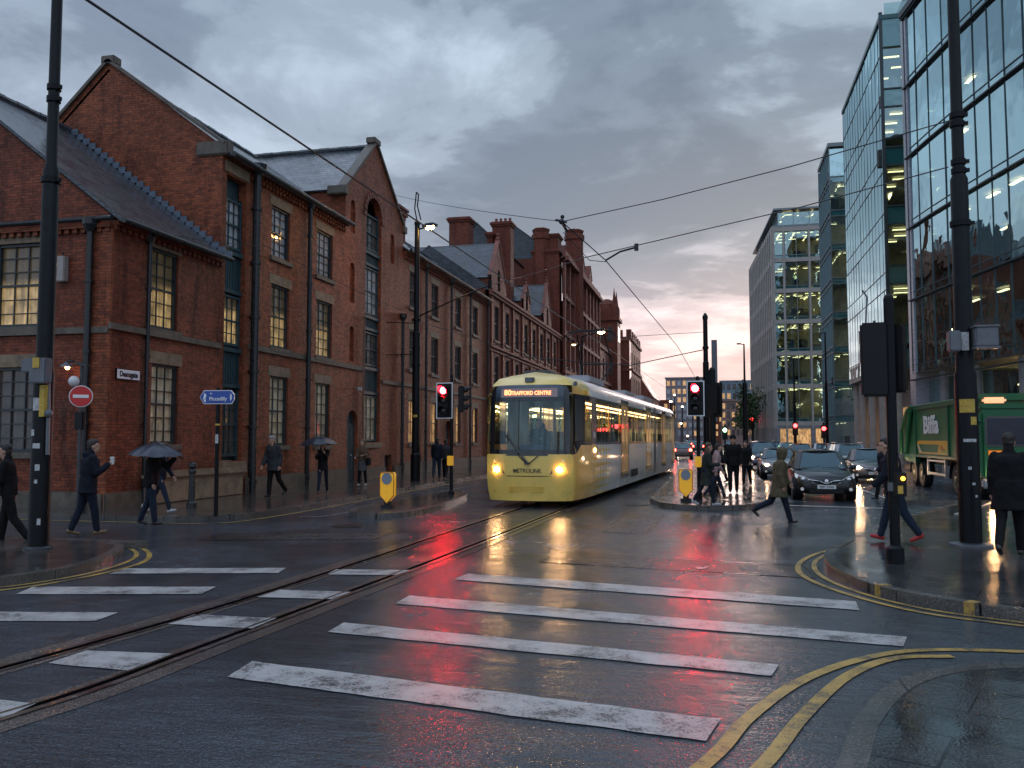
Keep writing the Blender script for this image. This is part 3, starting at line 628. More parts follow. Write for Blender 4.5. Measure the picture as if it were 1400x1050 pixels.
m = MB(); m.box(FX+0.02, Y0-0.1, 4.62, FX+0.10, Y1, 4.78); m.box(-26, Y0-0.10, 4.52, FX-0.0, Y0-0.02, 4.68)
m.build('string_course', STONE_DK, b1)
m = MB(); m.bev(FX+0.0, Y0-0.12, 0.0, FX+0.10, Y1, 0.5, 0.04); m.bev(-26, Y0-0.10, 0, FX+0.0, Y0-0.0, 0.52, 0.04); m.build('plinth', STONE_DK, b1)
m = MB(); dentils(m, 'y', FX, 1, Y0, Y1, 7.16); m.box(FX+0.003, Y0, 7.29, FX+0.16, Y1, 7.40); dentils(m, 'x', Y0, -1, -26, FX, 7.1); m.box(-26, Y0-0.14, 7.22, FX, Y0-0.003, 7.32)
m.build('cornice', BRICK2, b1)
m = MB(); m.cyl((FX+0.42, Y0-0.15, 7.36), (FX+0.42, Y1, 7.36), 0.075, n=10); m.cyl((-26, Y0-0.2, 7.42), (FX+0.1, Y0-0.2, 7.42), 0.07, n=10); m.build('gutter', IRON, b1)
m = MB(); m.bev(FX-0.75, Y0-0.06, 0.0, FX+0.05, Y0+0.001, 7.2, 0.02); m.build('corner_pier', BRICK2, b1)
for o, p in zip(ops_s, ('lit', 'blind')): win_y(b1, *o[:4], p, nx=3, ny=6)
for o, p in zip(ops_f, ('lit', 'dark', 'pale', 'dark')): win_x(b1, *o[:4], p, Y0, nx=3, ny=6)
downpipe(b1, FX+0.10, 20.15, 0.0, 7.1); downpipe(b1, -15.35, Y0-0.15, 0, 7.1, 0.08)

# ---- warehouse with a loft gable (three storeys)
b2 = thing('warehouse', 'three storey red brick warehouse with teal loft bays and steep gable to the street', 'building', (-18.5, 31, 0))
YA, YB = 23.7, 39.9; EZ = 10.85; SL = 0.72; AX = -19.0; AZ = EZ + SL*(FX-AX)
GL, GR, GA, GZ = 32.95, 39.75, 36.15, 15.25
bay1 = (23.98, 25.15, 1.15, 10.2); bay2 = (35.15, 36.95, 1.7, 12.7)
W2 = [fit(o) for o in [(26.83,28.15,8.17,9.95),(30.35,31.75,8.17,9.95),(26.88,28.2,5.02,7.22),(30.38,31.78,5.02,7.25),(26.9,28.2,1.62,4.0),(30.35,31.7,1.6,4.0)]]
door2 = (33.35, 34.45, 0.1, 3.05, 'archdoor')
niches = [(33.45, 33.95, 10.6, 12.0, 'niche'), (33.45, 33.95, 7.6, 9.3, 'niche'), (33.5, 33.95, 5.1, 6.6, 'niche'), (38.1, 38.6, 10.2, 11.6, 'niche')]
blocked = (37.6, 38.5, 0.3, 1.1)
m = MB()
facade(m, 'y', FX, 1, YA, YB, [(YA, EZ), (GL, EZ), (GL+0.001, 12.35), (GA, GZ), (GR, 12.35), (GR+0.001, EZ+0.2), (YB, EZ+0.2)],
       W2 + [bay1, (bay2[0], bay2[1], bay2[2], bay2[3], 'arch'), door2, blocked] + niches, depth=0.28)
facade(m, 'x', YA, -1, -30, FX, [(-30, AZ+0.25-11*0.95), (AX, AZ+0.25), (FX-0.15, EZ+0.25), (FX, EZ+0.2)], [])
m.box(FX-5.5, GL, EZ, FX-0.01, GL+0.3, 12.35); m.box(FX-5.5, GR-0.3, EZ, FX-0.01, GR, 12.35)
m.poly([(FX-0.3, GL, EZ), (FX-0.3, GR, EZ), (FX-0.3, GR, 12.35), (FX-0.3, GA, GZ), (FX-0.3, GL, 12.35)])
m.build('wall', BRICK2, b2)
m = MB()
roof_slab(m, [(FX+0.32, YA+0.02, EZ-0.12), (FX+0.32, GL-0.02, EZ-0.12), (AX, GL-0.02, AZ), (AX, YA+0.02, AZ)])
roof_slab(m, [(FX-1.0, GL, EZ-0.12+1.32*SL), (FX-1.0, YB, EZ-0.12+1.32*SL), (AX, YB, AZ), (AX, GL, AZ)])
roof_slab(m, [(-26, YA, AZ-7*0.95), (AX, YA, AZ), (AX, YB, AZ), (-26, YB, AZ-7*0.95)])
roof_slab(m, [(FX-0.35, GL-0.15, 12.25), (FX-0.35, GA, GZ-0.15), (-21.5, GA, GZ-0.15), (-21.5, GL-0.15, 12.25)])
roof_slab(m, [(FX-0.35, GR+0.15, 12.25), (FX-0.35, GA, GZ-0.15), (-21.5, GA, GZ-0.15), (-21.5, GR+0.15, 12.25)])
rf = m.build('roof', SLATE, b2)
m = MB(); ridge(m, (AX, YA+0.1, AZ+0.03), (AX, GL, AZ+0.03)); ridge(m, (FX-0.4, GA, GZ-0.1), (-21.4, GA, GZ-0.1)); m.build('ridge_tiles', SLATE, rf)
# gable copings and kneelers
m = MB()
def coping(mb, a, b, wx=0.42, th=0.11):
    a = Vector(a); b = Vector(b); d = (b-a); L = d.length; ang = math.atan2(d.z, (d.x**2+d.y**2)**0.5)
    c = (a+b)/2
    if abs(d.y) > abs(d.x): mb.obox(c+Vector((0, 0, th/2)), (wx, L, th), 0, rx=ang if d.y > 0 else -ang)
    else: mb.obox(c+Vector((0, 0, th/2)), (L, wx, th), 0, ry=-ang if d.x > 0 else ang)
coping(m, (FX-0.12, GL-0.12, 12.30), (FX-0.12, GA, GZ+0.05)); coping(m, (FX-0.12, GA, GZ+0.05), (FX-0.12, GR+0.12, 12.30))
m.bev(FX-0.34, GA-0.35, GZ-0.02, FX+0.12, GA+0.35, GZ+0.24, 0.03)
m.bev(FX-0.7, GL-0.35, 12.0, FX+0.12, GL+0.05, 12.36, 0.03); m.bev(FX-0.7, GR-0.05, 12.0, FX+0.12, GR+0.35, 12.36, 0.03)
coping(m, (AX, YA+0.08, AZ+0.22), (FX+0.1, YA+0.08, EZ+0.15), 0.36, 0.10); coping(m, (-26, YA+0.08, AZ+0.22-7*0.95), (AX, YA+0.08, AZ+0.22), 0.36, 0.10)
m.bev(FX-0.9, YA-0.08, EZ-0.15, FX+0.22, YA+0.3, EZ+0.3, 0.04); m.bev(AX-0.25, YA-0.1, AZ+0.15, AX+0.25, YA+0.3, AZ+0.42, 0.03)
m.build('coping', STONE_DK, b2)
m = MB(); dentils(m, 'y', FX, 1, 25.3, GL, EZ-0.45); dentils(m, 'y', FX, 1, 25.42, GL, EZ-0.31, d=0.14); m.box(FX+0.003, YA+0.3, EZ-0.18, FX+0.2, GL, EZ-0.05); m.build('cornice', BRICK2, b2)
m = MB(); m.cyl((FX+0.40, YA, EZ-0.13), (FX+0.40, GL, EZ-0.13), 0.08, n=10); m.build('gutter', IRON, b2)
m = MB(); m.box(FX+0.003, 25.4, 4.78, FX+0.08, 35.0, 4.96); m.box(FX+0.003, 37.1, 4.4, FX+0.08, YB, 4.56); m.build('string_course', STONE_DK, b2)
m = MB(); m.bev(FX, 25.3, 0.0, FX+0.14, 33.2, 0.62, 0.05); m.bev(FX, 34.6, 0.0, FX+0.14, 37.5, 0.6, 0.05); m.bev(FX, 38.6, 0.0, FX+0.14, YB, 0.6, 0.05); m.build('plinth', STONE_DK, b2)
for o, p in zip(W2, ('pale', 'pale', 'lit', 'lit', 'blind', 'blind')): win_y(b2, *o[:4], p, nx=3, ny=6)
m = MB(); m.bev(FX-0.2, 33.38, 0.12, FX-0.14, 34.42, 2.5, 0.01)
for k in range(2): m.bev(FX-0.15, 33.5+0.48*k, 0.3, FX-0.12, 33.86+0.48*k, 1.2, 0.01); m.bev(FX-0.15, 33.5+0.48*k, 1.35, FX-0.12, 33.86+0.48*k, 2.35, 0.01)
m.box(FX-0.24, 33.35, 0.1, FX-0.2, 34.45, 3.05)
d = m.build('door', TEAL, b2); m = MB(); m.ball((FX-0.10, 33.98, 1.15), 0.04); m.build('handle', STEEL, d)
m = MB(); m.box(FX-0.25, 37.6, 0.3, FX-0.2, 38.5, 1.1); m.build('vent', IRON, b2)
def loft_bay(par, b, levels, arch=False):
    y0, y1, z0, z1 = b[:4]; x = FX-0.30
    m = MB(); m.box(x-0.1, y0+0.002, z0+0.002, x, y1-0.002, z1-0.002)
    for (za, zb) in levels['panel']:
        m.bev(x, y0+0.05, za, x+0.12, y1-0.05, zb, 0.02); m.box(x+0.002, y0+0.01, zb, x+0.24, y1-0.01, zb+0.14); m.box(x+0.002, y0+0.01, za-0.13, x+0.22, y1-0.01, za-0.01)
        k = y0+0.15
        while k < y1-0.12: m.box(x+0.11, k, za+0.05, x+0.135, k+0.03, zb-0.05); k += 0.14
    m.box(x, y0+0.005, z0, x+0.15, y0+0.10, z1-0.6); m.box(x, y1-0.10, z0, x+0.15, y1-0.005, z1-0.6)
    o = m.build('loft_bay', TEAL, par)
    for (za, zb, pn) in levels['win']:
        win_y(o, y0+0.1, y1-0.1, za, zb, pn, x=FX-0.12, sill=False, lintel=None, nx=3, ny=4, depth=0.12, frame=TEAL)
    return o
loft_bay(b2, bay1, dict(panel=[(3.6, 4.6), (6.6, 7.7)], win=[(1.3, 3.3, 'dark'), (4.8, 6.4, 'lit'), (7.9, 9.5, 'pale')]))
loft_bay(b2, bay2, dict(panel=[(3.95, 4.9), (6.8, 7.2), (9.7, 10.1)], win=[(1.75, 3.8, 'blind'), (5.1, 6.6, 'dark'), (7.4, 9.5, 'pale'), (10.3, 11.9, 'dark')]))
m = MB(); m.bev(FX-0.02, bay1[0]-0.12, 10.25, FX+0.05, bay1[1]+0.12, 10.6, 0.01); m.bev(FX-0.25, bay1[0]-0.1, 0.85, FX+0.12, bay1[1]+0.15, 1.13, 0.02); m.bev(FX-0.25, bay2[0]-0.1, 1.45, FX+0.12, bay2[1]+0.1, 1.68, 0.02); m.build('loft_sill', STONE, b2)
m = MB()
for i in range(13):      # arch ring over the loft
    t = PI*i/12; r = 1.05; m.obox((FX+0.0, 36.05+r*math.cos(t), 11.8+r*math.sin(t)), (0.08, 0.2, 0.30), 0, rx=t-PI/2)
m.build('arch_ring', BRICK3, b2)
for y, z1, r in ((25.55, 10.6, 0.13), (29.45, 10.5, 0.09)): downpipe(b2, FX+0.16, y, 0.0, z1, r)
downpipe(b2, FX+0.08, 34.85, 0.3, 7.2, 0.035, False, pm('copper_pipe', (0.20, 0.09, 0.06), 0.5)); downpipe(b2, FX+0.13, 39.55, 0, 7.6, 0.08)
m = MB(); m.obox((FX+0.28, 34.0, 3.95), (0.16, 0.32, 0.14), R(20)); m.cyl((FX, 34.1, 4.0), (FX+0.25, 34.0, 3.97), 0.025); m.build('security_camera', pm('grey_plastic', (0.3, 0.3, 0.3), 0.4), b2)

# ---- plain brick terrace
b3 = thing('brick_terrace', 'plain three storey brick terrace with slate roof, chimney stack and rows of dark sash windows', 'building', (-18.5, 48, 0))
YC = 56.2; EZ3 = 11.25
m = MB(); ops = []
rows = ((8.5, 10.3, 'dark'), (5.35, 7.3, 'dark'), (1.6, 3.85, 'orange'))
for y in (41.4, 44.85, 49.3, 53.1):
    for z0, z1, p in rows: ops.append((*fit((y-0.62, y+0.62, z0, z1)), p))
door3 = (46.9, 47.9, 0.1, 2.9, 'archdoor')
facade(m, 'y', FX, 1, YB, YC, [(YB, EZ3), (YC, EZ3+0.15)], [o[:4] for o in ops] + [door3], depth=0.25)
m.box(-24, YB, 0, FX-0.3, YB+0.2, EZ3); m.build('wall', BRICK2, b3)
AZ3 = EZ3+0.72*4.4
m = MB(); roof_slab(m, [(FX+0.3, YB, EZ3-0.1), (FX+0.3, YC, EZ3-0.1), (-19.2, YC, AZ3), (-19.2, YB, AZ3)]); roof_slab(m, [(-24, YB, EZ3), (-24, YC, EZ3), (-19.2, YC, AZ3), (-19.2, YB, AZ3)]); rf = m.build('roof', SLATE, b3)
m = MB(); ridge(m, (-19.2, YB, AZ3+0.03), (-19.2, YC, AZ3+0.03)); m.build('ridge_tiles', SLATE, rf)
m = MB()
for y in (43.5, 47.5, 51.8): m.obox((-17.0, y, EZ3+1.7), (0.5, 0.9, 0.10), 0, ry=R(36))
m.build('rooflight', LEAD, rf)
m = MB(); m.box(FX+0.003, YB, EZ3-0.3, FX+0.15, YC, EZ3-0.12); dentils(m, 'y', FX, 1, YB, YC, EZ3-0.45); m.build('cornice', BRICK2, b3)
m = MB(); m.cyl((FX+0.38, YB, EZ3-0.1), (FX+0.38, YC, EZ3-0.1), 0.08, n=8); m.build('gutter', IRON, b3)
m = MB(); m.box(FX+0.003, YB, 4.45, FX+0.08, YC, 4.6); m.build('string_course', STONE_DK, b3)
m = MB(); m.bev(FX, YB, 0, FX+0.12, YC, 0.7, 0.04); m.build('plinth', STONE_DK, b3)
m = MB(); m.box(FX-0.22, 46.92, 0.1, FX-0.16, 47.88, 2.3); m.box(FX-0.24, 46.9, 2.3, FX-0.2, 47.9, 2.9); m.build('door', TEAL, b3)
for o in ops: win_y(b3, *o[:4], o[4], nx=2, ny=4)
for y in (43.1, 47.6, 51.6, 55.9): downpipe(b3, FX+0.12, y, 0, EZ3-0.5, 0.07)
def chimney(par, x0, y0, x1, y1, z0, z1, mat=BRICK, pots=4, nm='chimney'):
    m = MB(); m.box(x0, y0, z0, x1, y1, z1-0.35); m.box(x0-0.1, y0-0.1, z1-0.35, x1+0.1, y1+0.1, z1-0.2); m.box(x0-0.18, y0-0.18, z1-0.2, x1+0.18, y1+0.18, z1-0.05); m.box(x0-0.08, y0-0.08, z1-0.05, x1+0.08, y1+0.08, z1+0.03)
    o = m.build(nm, mat, par)
    if pots:
        m = MB()
        for i in range(pots):
            t = (i+0.5)/pots
            m.lathe((x0+(x1-x0)*t, (y0+y1)/2, z1), [(0.13, 0), (0.10, 0.3), (0.13, 0.33), (0.11, 0.42)], 8)
        m.build('chimney_pots', STONE_RED, o)
    return o
chimney(b3, -20.6, 49.2, -18.6, 50.4, 12.4, 16.2, BRICK3, 0)
chimney(b3, -16.2, 40.0, -15.2, 40.9, 11.0, 13.3, BRICK, 0)

# ---- ornate gabled terrace
b4 = thing('gabled_terrace', 'ornate dark red brick terrace with pointed dormer gables, pilasters and tall chimneys', 'building', (-18.5, 70, 0))
YD = 84.2; EZ4 = 12.1
m = MB(); ops = []
ys = [58.3+3.25*i for i in range(8)]
for i, y in enumerate(ys):
    for z0, z1, p in ((8.7, 11.1, 'dark'), (5.2, 7.6, 'dark'), (1.4, 3.9, ('dark', 'orange', 'blind')[i % 3])): ops.append((*fit((y-0.6, y+0.6, z0, z1)), p))
gabs = [(59.0, 4.4, 15.9), (68.5, 2.6, 14.4), (77.5, 3.8, 16.2)]
prof = [(YC, EZ4)]
for c, w_, z in gabs: prof += [(c-w_/2, EZ4), (c-w_/2+0.001, EZ4+0.9), (c, z), (c+w_/2, EZ4+0.9), (c+w_/2+0.001, EZ4)]
prof += [(YD, EZ4)]
dops = [(c-0.42, c+0.42, EZ4+0.15, EZ4+1.75, 'arch') for c, w_, z in gabs]
facade(m, 'y', FX+0.1, 1, YC, YD, prof, [o[:4] for o in ops]+dops, depth=0.28)
for c, w_, z in gabs:
    m.box(FX-2.2, c-w_/2, EZ4, FX-0.05, c-w_/2+0.15, EZ4+0.9); m.box(FX-2.2, c+w_/2-0.15, EZ4, FX-0.05, c+w_/2, EZ4+0.9)
m.box(-24, YC+0.01, 0, FX-0.2, YC+0.25, EZ4); m.build('wall', BRICK3, b4)
AZ4 = EZ4+0.75*4.2
m = MB(); roof_slab(m, [(FX+0.3, YC, EZ4-0.05), (FX+0.3, YD, EZ4-0.05), (-19, YD, AZ4), (-19, YC, AZ4)]); roof_slab(m, [(-24, YC, EZ4-0.5), (-24, YD, EZ4-0.5), (-19, YD, AZ4), (-19, YC, AZ4)])
for c, w_, z in gabs:
    for s in (-1, 1): roof_slab(m, [(FX-0.02, c+s*(w_/2+0.12), EZ4+0.82), (FX-0.02, c, z-0.12), (FX-(4.0 if c > 60 else 10.5), c, z-0.12), (FX-(4.0 if c > 60 else 10.5), c+s*(w_/2+0.12), EZ4+0.82)])
m.poly([(-19, YC+0.02, AZ4-0.05), (-24, YC+0.02, EZ4-0.5), (FX+0.2, YC+0.02, EZ4-0.1)])
m.build('roof', SLATE, b4)
m = MB()
for c, w_, z in gabs:
    coping(m, (FX+0.0, c-w_/2-0.08, EZ4+0.9), (FX+0.0, c, z+0.03), 0.3); coping(m, (FX, c, z+0.03), (FX, c+w_/2+0.08, EZ4+0.9), 0.3); m.lathe((FX, c, z), [(0.10, 0), (0.16, 0.2), (0.05, 0.35), (0.12, 0.5), (0.01, 0.6)], 8)
m.build('gable_coping', STONE_RED, b4)
m = MB()
for z, d, h in ((EZ4-0.25, 0.30, 0.2), (EZ4-0.45, 0.2, 0.18), (8.1, 0.18, 0.16), (7.85, 0.12, 0.1), (4.6, 0.2, 0.2), (4.35, 0.14, 0.12), (0.0, 0.14, 0.8)): m.box(FX+0.103, YC, z, FX+0.1+d, YD, z+h)
m.build('string_course', STONE_RED, b4)
m = MB()
for i in range(9):
    y = ys[0]-1.62+3.25*i
    if y < YD: m.box(FX+0.103, y-0.2, 0.8, FX+0.24, y+0.2, 4.3); m.box(FX+0.103, y-0.16, 4.85, FX+0.22, y+0.16, 7.8); m.box(FX+0.103, y-0.16, 8.3, FX+0.22, y+0.16, EZ4-0.5)
m.build('pilasters', BRICK3, b4)
for o in ops: win_y(b4, *o[:4], o[4], x=FX+0.1, nx=2, ny=3, lintel='red')
for c, w_, z in gabs: win_y(b4, c-0.42, c+0.42, EZ4+0.15, EZ4+1.7, 'dark', x=FX+0.1, nx=2, ny=2, lintel=None)
def chim_px(par, pa, pb, ptop, y, d, z0, mat, pots=0):      # stack read off the photo: left and right edge and top at distance y
    xa, zt_ = YP(pa, ptop, y); xb, _ = YP(pb, ptop, y); return chimney(par, xa, y, xb, y+d, z0, zt_, mat, pots)
chim_px(b4, 614, 641, 298, 62.5, 1.3, 13.0, BRICK3); chim_px(b4, 673, 698, 304, 66.5, 1.2, 12.5, BRICK3, 4); chim_px(b4, 666, 673, 318, 66.0, 0.6, 13, BRICK3)
m = MB(); m.box(-21.5, 70.5, 12, -17.5, 80, 18.3); o = m.build('rear_block', BRICK3, b4)
m = MB(); roof_slab(m, [(-17.3, 70.4, 18.2), (-17.3, 80.1, 18.2), (-19.5, 80.1, 20.4), (-19.5, 70.4, 20.4)]); roof_slab(m, [(-21.7, 70.4, 18.2), (-21.7, 80.1, 18.2), (-19.5, 80.1, 20.4), (-19.5, 70.4, 20.4)]); m.poly([(-17.4, 70.5, 18.25), (-21.6, 70.5, 18.25), (-19.5, 70.5, 20.3)]); m.build('rear_roof', SLATE, o)

# ---- grand five storey block with corner chimney turrets
b5 = thing('grand_block', 'tall dark red brick block with stone bands and a big corner chimney turret', 'building', (-18.5, 98, 0))
YE = 111.6; EZ5 = 20.0
m = MB(); ops = []
for i in range(9):
    y = 86.2+3.0*i
    for j in range(5): ops.append((*fit((y-0.65, y+0.65, 1.6+3.75*j, 4.2+3.75*j)), ('dark', 'blind', 'dark', 'dark')[(i*3+j) % 4] if j else 'orange'))
facade(m, 'y', FX+0.35, 1, YD+0.05, YE, [(YD+0.05, EZ5), (YE, EZ5)], [o[:4] for o in ops], depth=0.3)
m.box(-26, YD+0.06, 0, FX+0.05, YD+0.3, EZ5); m.box(-26, YE-0.3, 0, FX+0.05, YE, EZ5); m.build('wall', BRICK3, b5)
m = MB()
for j in range(1, 6): m.box(FX+0.353, YD+0.05, 0.9+3.75*j, FX+0.6, YE, 1.25+3.75*j)
m.box(FX+0.353, YD+0.05, EZ5-0.3, FX+1.0, YE+0.3, EZ5+0.1); m.box(FX+0.353, YD, EZ5+0.1, FX+0.7, YE, EZ5+0.7)
for i in range(10):
    y = 84.7+3.0*i; m.box(FX+0.353, y-0.22, 0, FX+0.58, y+0.22, EZ5-0.3)
m.build('stone_bands', STONE_RED, b5)
for o in ops: win_y(b5, *o[:4], o[4], x=FX+0.35, nx=2, ny=3, lintel=None)
m = MB(); roof_slab(m, [(FX, YD, EZ5), (FX, YE, EZ5), (-20, YE, 24.0), (-20, YD, 24.0)]); roof_slab(m, [(-26, YD, EZ5), (-26, YE, EZ5), (-20, YE, 24.0), (-20, YD, 24.0)]); m.poly([(FX, YD+0.05, EZ5), (-20, YD+0.05, 24), (-26, YD+0.05, EZ5)]); m.build('roof', SLATE, b5)
def turret(par, x, y, r, z0, z1, mat, nm='turret', n=8, cap=True):
    m = MB(); pr = [(r, z0), (r, z1-1.2), (r*1.15, z1-1.1), (r*1.15, z1-0.6), (r*0.95, z1-0.5), (r*1.1, z1-0.1), (r*0.9, z1)]
    m.lathe((x, y, 0), pr, n)
    return m.build(nm, mat, par)
tx_, tz_ = YP(785, 315, 92); turret(b5, tx_, 92, 0.98, 12.0, tz_, BRICK3)
tx_, tz_ = YP(738, 311, 84.0); turret(b5, tx_, 84.6, 0.85, 12, tz_, BRICK3, n=6); chim_px(b5, 749, 763, 320, 84.6, 2.0, 12, BRICK3); chim_px(b5, 728, 764, 343, 84.15, 1.5, 8, BRICK3)
for y in (93, 99, 105):
    m = MB(); m.box(FX-0.8, y-1.3, EZ5, FX+0.3, y+1.3, EZ5+1.6); m.poly([(FX+0.3, y-1.3, EZ5+1.6), (FX+0.3, y+1.3, EZ5+1.6), (FX+0.3, y, EZ5+3.2)]); roof_slab(m, [(FX+0.35, y-1.4, EZ5+1.5), (FX+0.35, y, EZ5+3.2), (FX-3, y, EZ5+3.2), (FX-3, y-1.4, EZ5+1.5)]); roof_slab(m, [(FX+0.35, y+1.4, EZ5+1.5), (FX+0.35, y, EZ5+3.2), (FX-3, y, EZ5+3.2), (FX-3, y+1.4, EZ5+1.5)]); m.build('dormer', BRICK3, b5)

# ---- towered building further on
b6 = thing('towered_building', 'distant crimson brick building with a horned square tower above the tram', 'building', (-18, 135, 0))
m = MB(); ops = []
for i in range(8):
    y = 114.5+3.6*i
    for j in range(3): ops.append((*fit((y-0.8, y+0.8, 1.5+4.2*j, 4.5+4.2*j)), 'dark'))
facade(m, 'y', FX+0.2, 1, YE+0.02, 142, [(YE+0.02, 14.6), (142, 14.6)], [o[:4] for o in ops], depth=0.3)
m.box(-24, YE+0.2, 0, FX-0.2, YE+0.4, 14.6); m.build('wall', BRICK3, b6)
for o in ops: win_y(b6, *o[:4], o[4], x=FX+0.2, nx=2, ny=2, lintel=None, sill=False)
m = MB()
for z in (0.6, 5.2, 9.4, 14.0): m.box(FX+0.203, YE, z, FX+0.45, 142, z+0.4)
m.build('stone_bands', STONE_RED, b6)
m = MB(); roof_slab(m, [(FX, YE, 14.6), (FX, 142, 14.6), (-20, 142, 18.5), (-20, YE, 18.5)]); m.poly([(FX, YE+0.1, 14.6), (-20, YE+0.1, 18.5), (-24, YE+0.1, 14.6)]); m.build('roof', SLATE, b6)
m = MB(); tx0, tx1, ty0, ty1 = -17.0, -13.5, 126, 130
m.box(tx0, ty0, 0, tx1, ty1, 19.2); m.box(tx0-0.3, ty0-0.3, 19.2, tx1+0.3, ty1+0.3, 19.7); m.box(tx0+0.3, ty0+0.3, 19.7, tx1-0.3, ty1-0.3, 21.2)
for x in (tx0+0.5, tx1-0.5):
    for y in (ty0+0.5, ty1-0.5): m.lathe((x, y, 19.7), [(0.5, 0), (0.5, 1.6), (0.3, 2.2), (0.02, 4.4)], 6)
m.lathe(((tx0+tx1)/2, (ty0+ty1)/2, 21.2), [(1.7, 0), (1.6, 0.6), (1.1, 1.2), (0.3, 1.5)], 8)
o = m.build('tower', BRICK3, b6)
m = MB()
for x in (-16.4, -14.9):
    m.box(x, ty0-0.04, 16.2, x+0.7, ty0-0.01, 18.3); m.box(x, ty0-0.04, 11.2, x+0.7, ty0-0.01, 13.6)
for y in (126.7, 128.3): m.box(tx1+0.01, y, 16.2, tx1+0.04, y+0.8, 18.3)
m.build('tower_openings', P_DARK, o)
b7 = thing('turreted_office', 'narrow crimson brick office with a battlemented top just left of the dusk sky', 'building', (-16.5, 152, 0))
m = MB(); ops = []
for i in range(5):
    for j in range(4): ops.append((*fit((144.4+3.4*i, 145.9+3.4*i, 1.5+4*j, 4.2+4*j)), 'dark'))
facade(m, 'y', FX+1.8, 1, 142.1, 161, [(142.1, 18.6), (161, 18.6)], [o[:4] for o in ops], depth=0.3)
m.box(-21, 142.1, 0, FX+1.5, 142.4, 18.6)
for i in range(6): m.box(FX+1.0, 142.2+3.5*i, 18.6, FX+1.8, 143.6+3.5*i, 19.9)
for x in (-17.6, -15.4): m.box(x, 142.1, 18.6, x+1.0, 143.0, 19.8)
m.build('wall', BRICK3, b7)
for o in ops: win_y(b7, *o[:4], o[4], x=FX+1.8, nx=2, ny=2, lintel=None, sill=False)
m = MB()
for z in (5.0, 9.0, 13.0, 18.0): m.box(FX+1.803, 142, z, FX+2.1, 161, z+0.4); m.box(-21, 141.9, z, FX+1.8, 142.098, z+0.4)
m.build('stone_bands', STONE_RED, b7)
b8 = thing('gabled_house', 'small far red brick house with a steep slate gable beyond the tram', 'building', (-17, 205, 0))
m = MB(); facade(m, 'x', 200, -1, -21, -13.4, [(-21, 11.5), (-17.2, 17.6), (-13.4, 11.5)], [(-18.2, -16.2, 12.0, 14.2), (-16.0, -14.4, 6, 8.5), (-19.8, -18.2, 6, 8.5)], depth=0.4); m.box(-13.6, 200.4, 0, -13.4, 222, 11.5); m.build('wall', BRICK3, b8)
m = MB(); m.box(-18.2, 200.38, 12, -16.2, 200.42, 14.2); m.box(-16.0, 200.38, 6, -14.4, 200.42, 8.5); m.box(-19.8, 200.38, 6, -18.2, 200.42, 8.5); m.build('window', P_ORANGE, b8)
m = MB(); roof_slab(m, [(-13.1, 199.8, 11.3), (-13.1, 222, 11.3), (-17.2, 222, 17.9), (-17.2, 199.8, 17.9)]); roof_slab(m, [(-21.3, 199.8, 11.3), (-21.3, 222, 11.3), (-17.2, 222, 17.9), (-17.2, 199.8, 17.9)]); m.build('roof', SLATE, b8)

# ------------------------------------------------------------------ glass offices
def glass_mat(name, tint, refl, rough=0.02, wob=0.25, wscale=0.5, body=None):
    m = bpy.data.materials.new(name); m.use_nodes = True; t = m.node_tree; t.nodes.clear()
    o = N(t, 'ShaderNodeOutputMaterial'); tr = N(t, 'ShaderNodeBsdfTransparent'); tr.inputs[0].default_value = (*tint, 1)
    gl = N(t, 'ShaderNodeBsdfGlossy'); gl.inputs['Roughness'].default_value = rough; gl.inputs[0].default_value = (0.62, 0.88, 0.93, 1)
    fr = N(t, 'ShaderNodeFresnel'); fr.inputs[0].default_value = 1.6
    g = N(t, 'ShaderNodeNewGeometry'); n = N(t, 'ShaderNodeTexNoise', in_Scale=wscale, in_Detail=2.0); Lk(t, g.outputs['Position'], n.inputs['Vector'])
    bp = N(t, 'ShaderNodeBump', in_Strength=wob, in_Distance=0.1); Lk(t, n.outputs[0], bp.inputs['Height']); Lk(t, bp.outputs[0], gl.inputs['Normal'])
    mx = N(t, 'ShaderNodeMixShader'); Lk(t, math_node(t, 'MULTIPLY_ADD', fr.outputs[0], 1.0, refl, clamp=True), mx.inputs[0])
    if body:
        df = N(t, 'ShaderNodeBsdfDiffuse'); df.inputs[0].default_value = (*body, 1)
        m2 = N(t, 'ShaderNodeMixShader'); m2.inputs[0].default_value = 1.0; Lk(t, tr.outputs[0], m2.inputs[1]); Lk(t, df.outputs[0], m2.inputs[2]); Lk(t, m2.outputs[0], mx.inputs[1])
    else: Lk(t, tr.outputs[0], mx.inputs[1])
    Lk(t, gl.outputs[0], mx.inputs[2]); Lk(t, mx.outputs[0], o.inputs[0])
    MAT[name] = m; return m
GLASS = glass_mat('office_glass', (0.36, 0.48, 0.45), 0.28)
GLASS_R = glass_mat('mirror_glass', (0.3, 0.4, 0.45), 0.72, body=(0.05, 0.10, 0.12), wob=0.16, wscale=0.3)
GLASS_S = glass_mat('spandrel_glass', (0.1, 0.2, 0.2), 0.18, body=(0.02, 0.10, 0.105))
GLASS_B = glass_mat('blue_glass', (0.36, 0.52, 0.58), 0.55, wob=0.35)
ALU = pm('grey_aluminium', (0.16, 0.19, 0.20), 0.35, 0.5)
ALU_D = pm('dark_aluminium', (0.03, 0.045, 0.05), 0.4, 0.3)
LIME = pm('pale_limestone', (0.34, 0.31, 0.28), 0.5, noise=0.15, nscale=2.0)
GRANITE = pm('grey_granite', (0.19, 0.19, 0.20), 0.35, noise=0.25, nscale=3.0)
INNER = pm('office_wall', (0.40, 0.34, 0.22), 0.8, noise=0.35, nscale=0.5)
INNER_D = pm('office_furniture', (0.05, 0.05, 0.05), 0.8)
SLABM = pm('floor_slab', (0.35, 0.32, 0.26), 0.8)
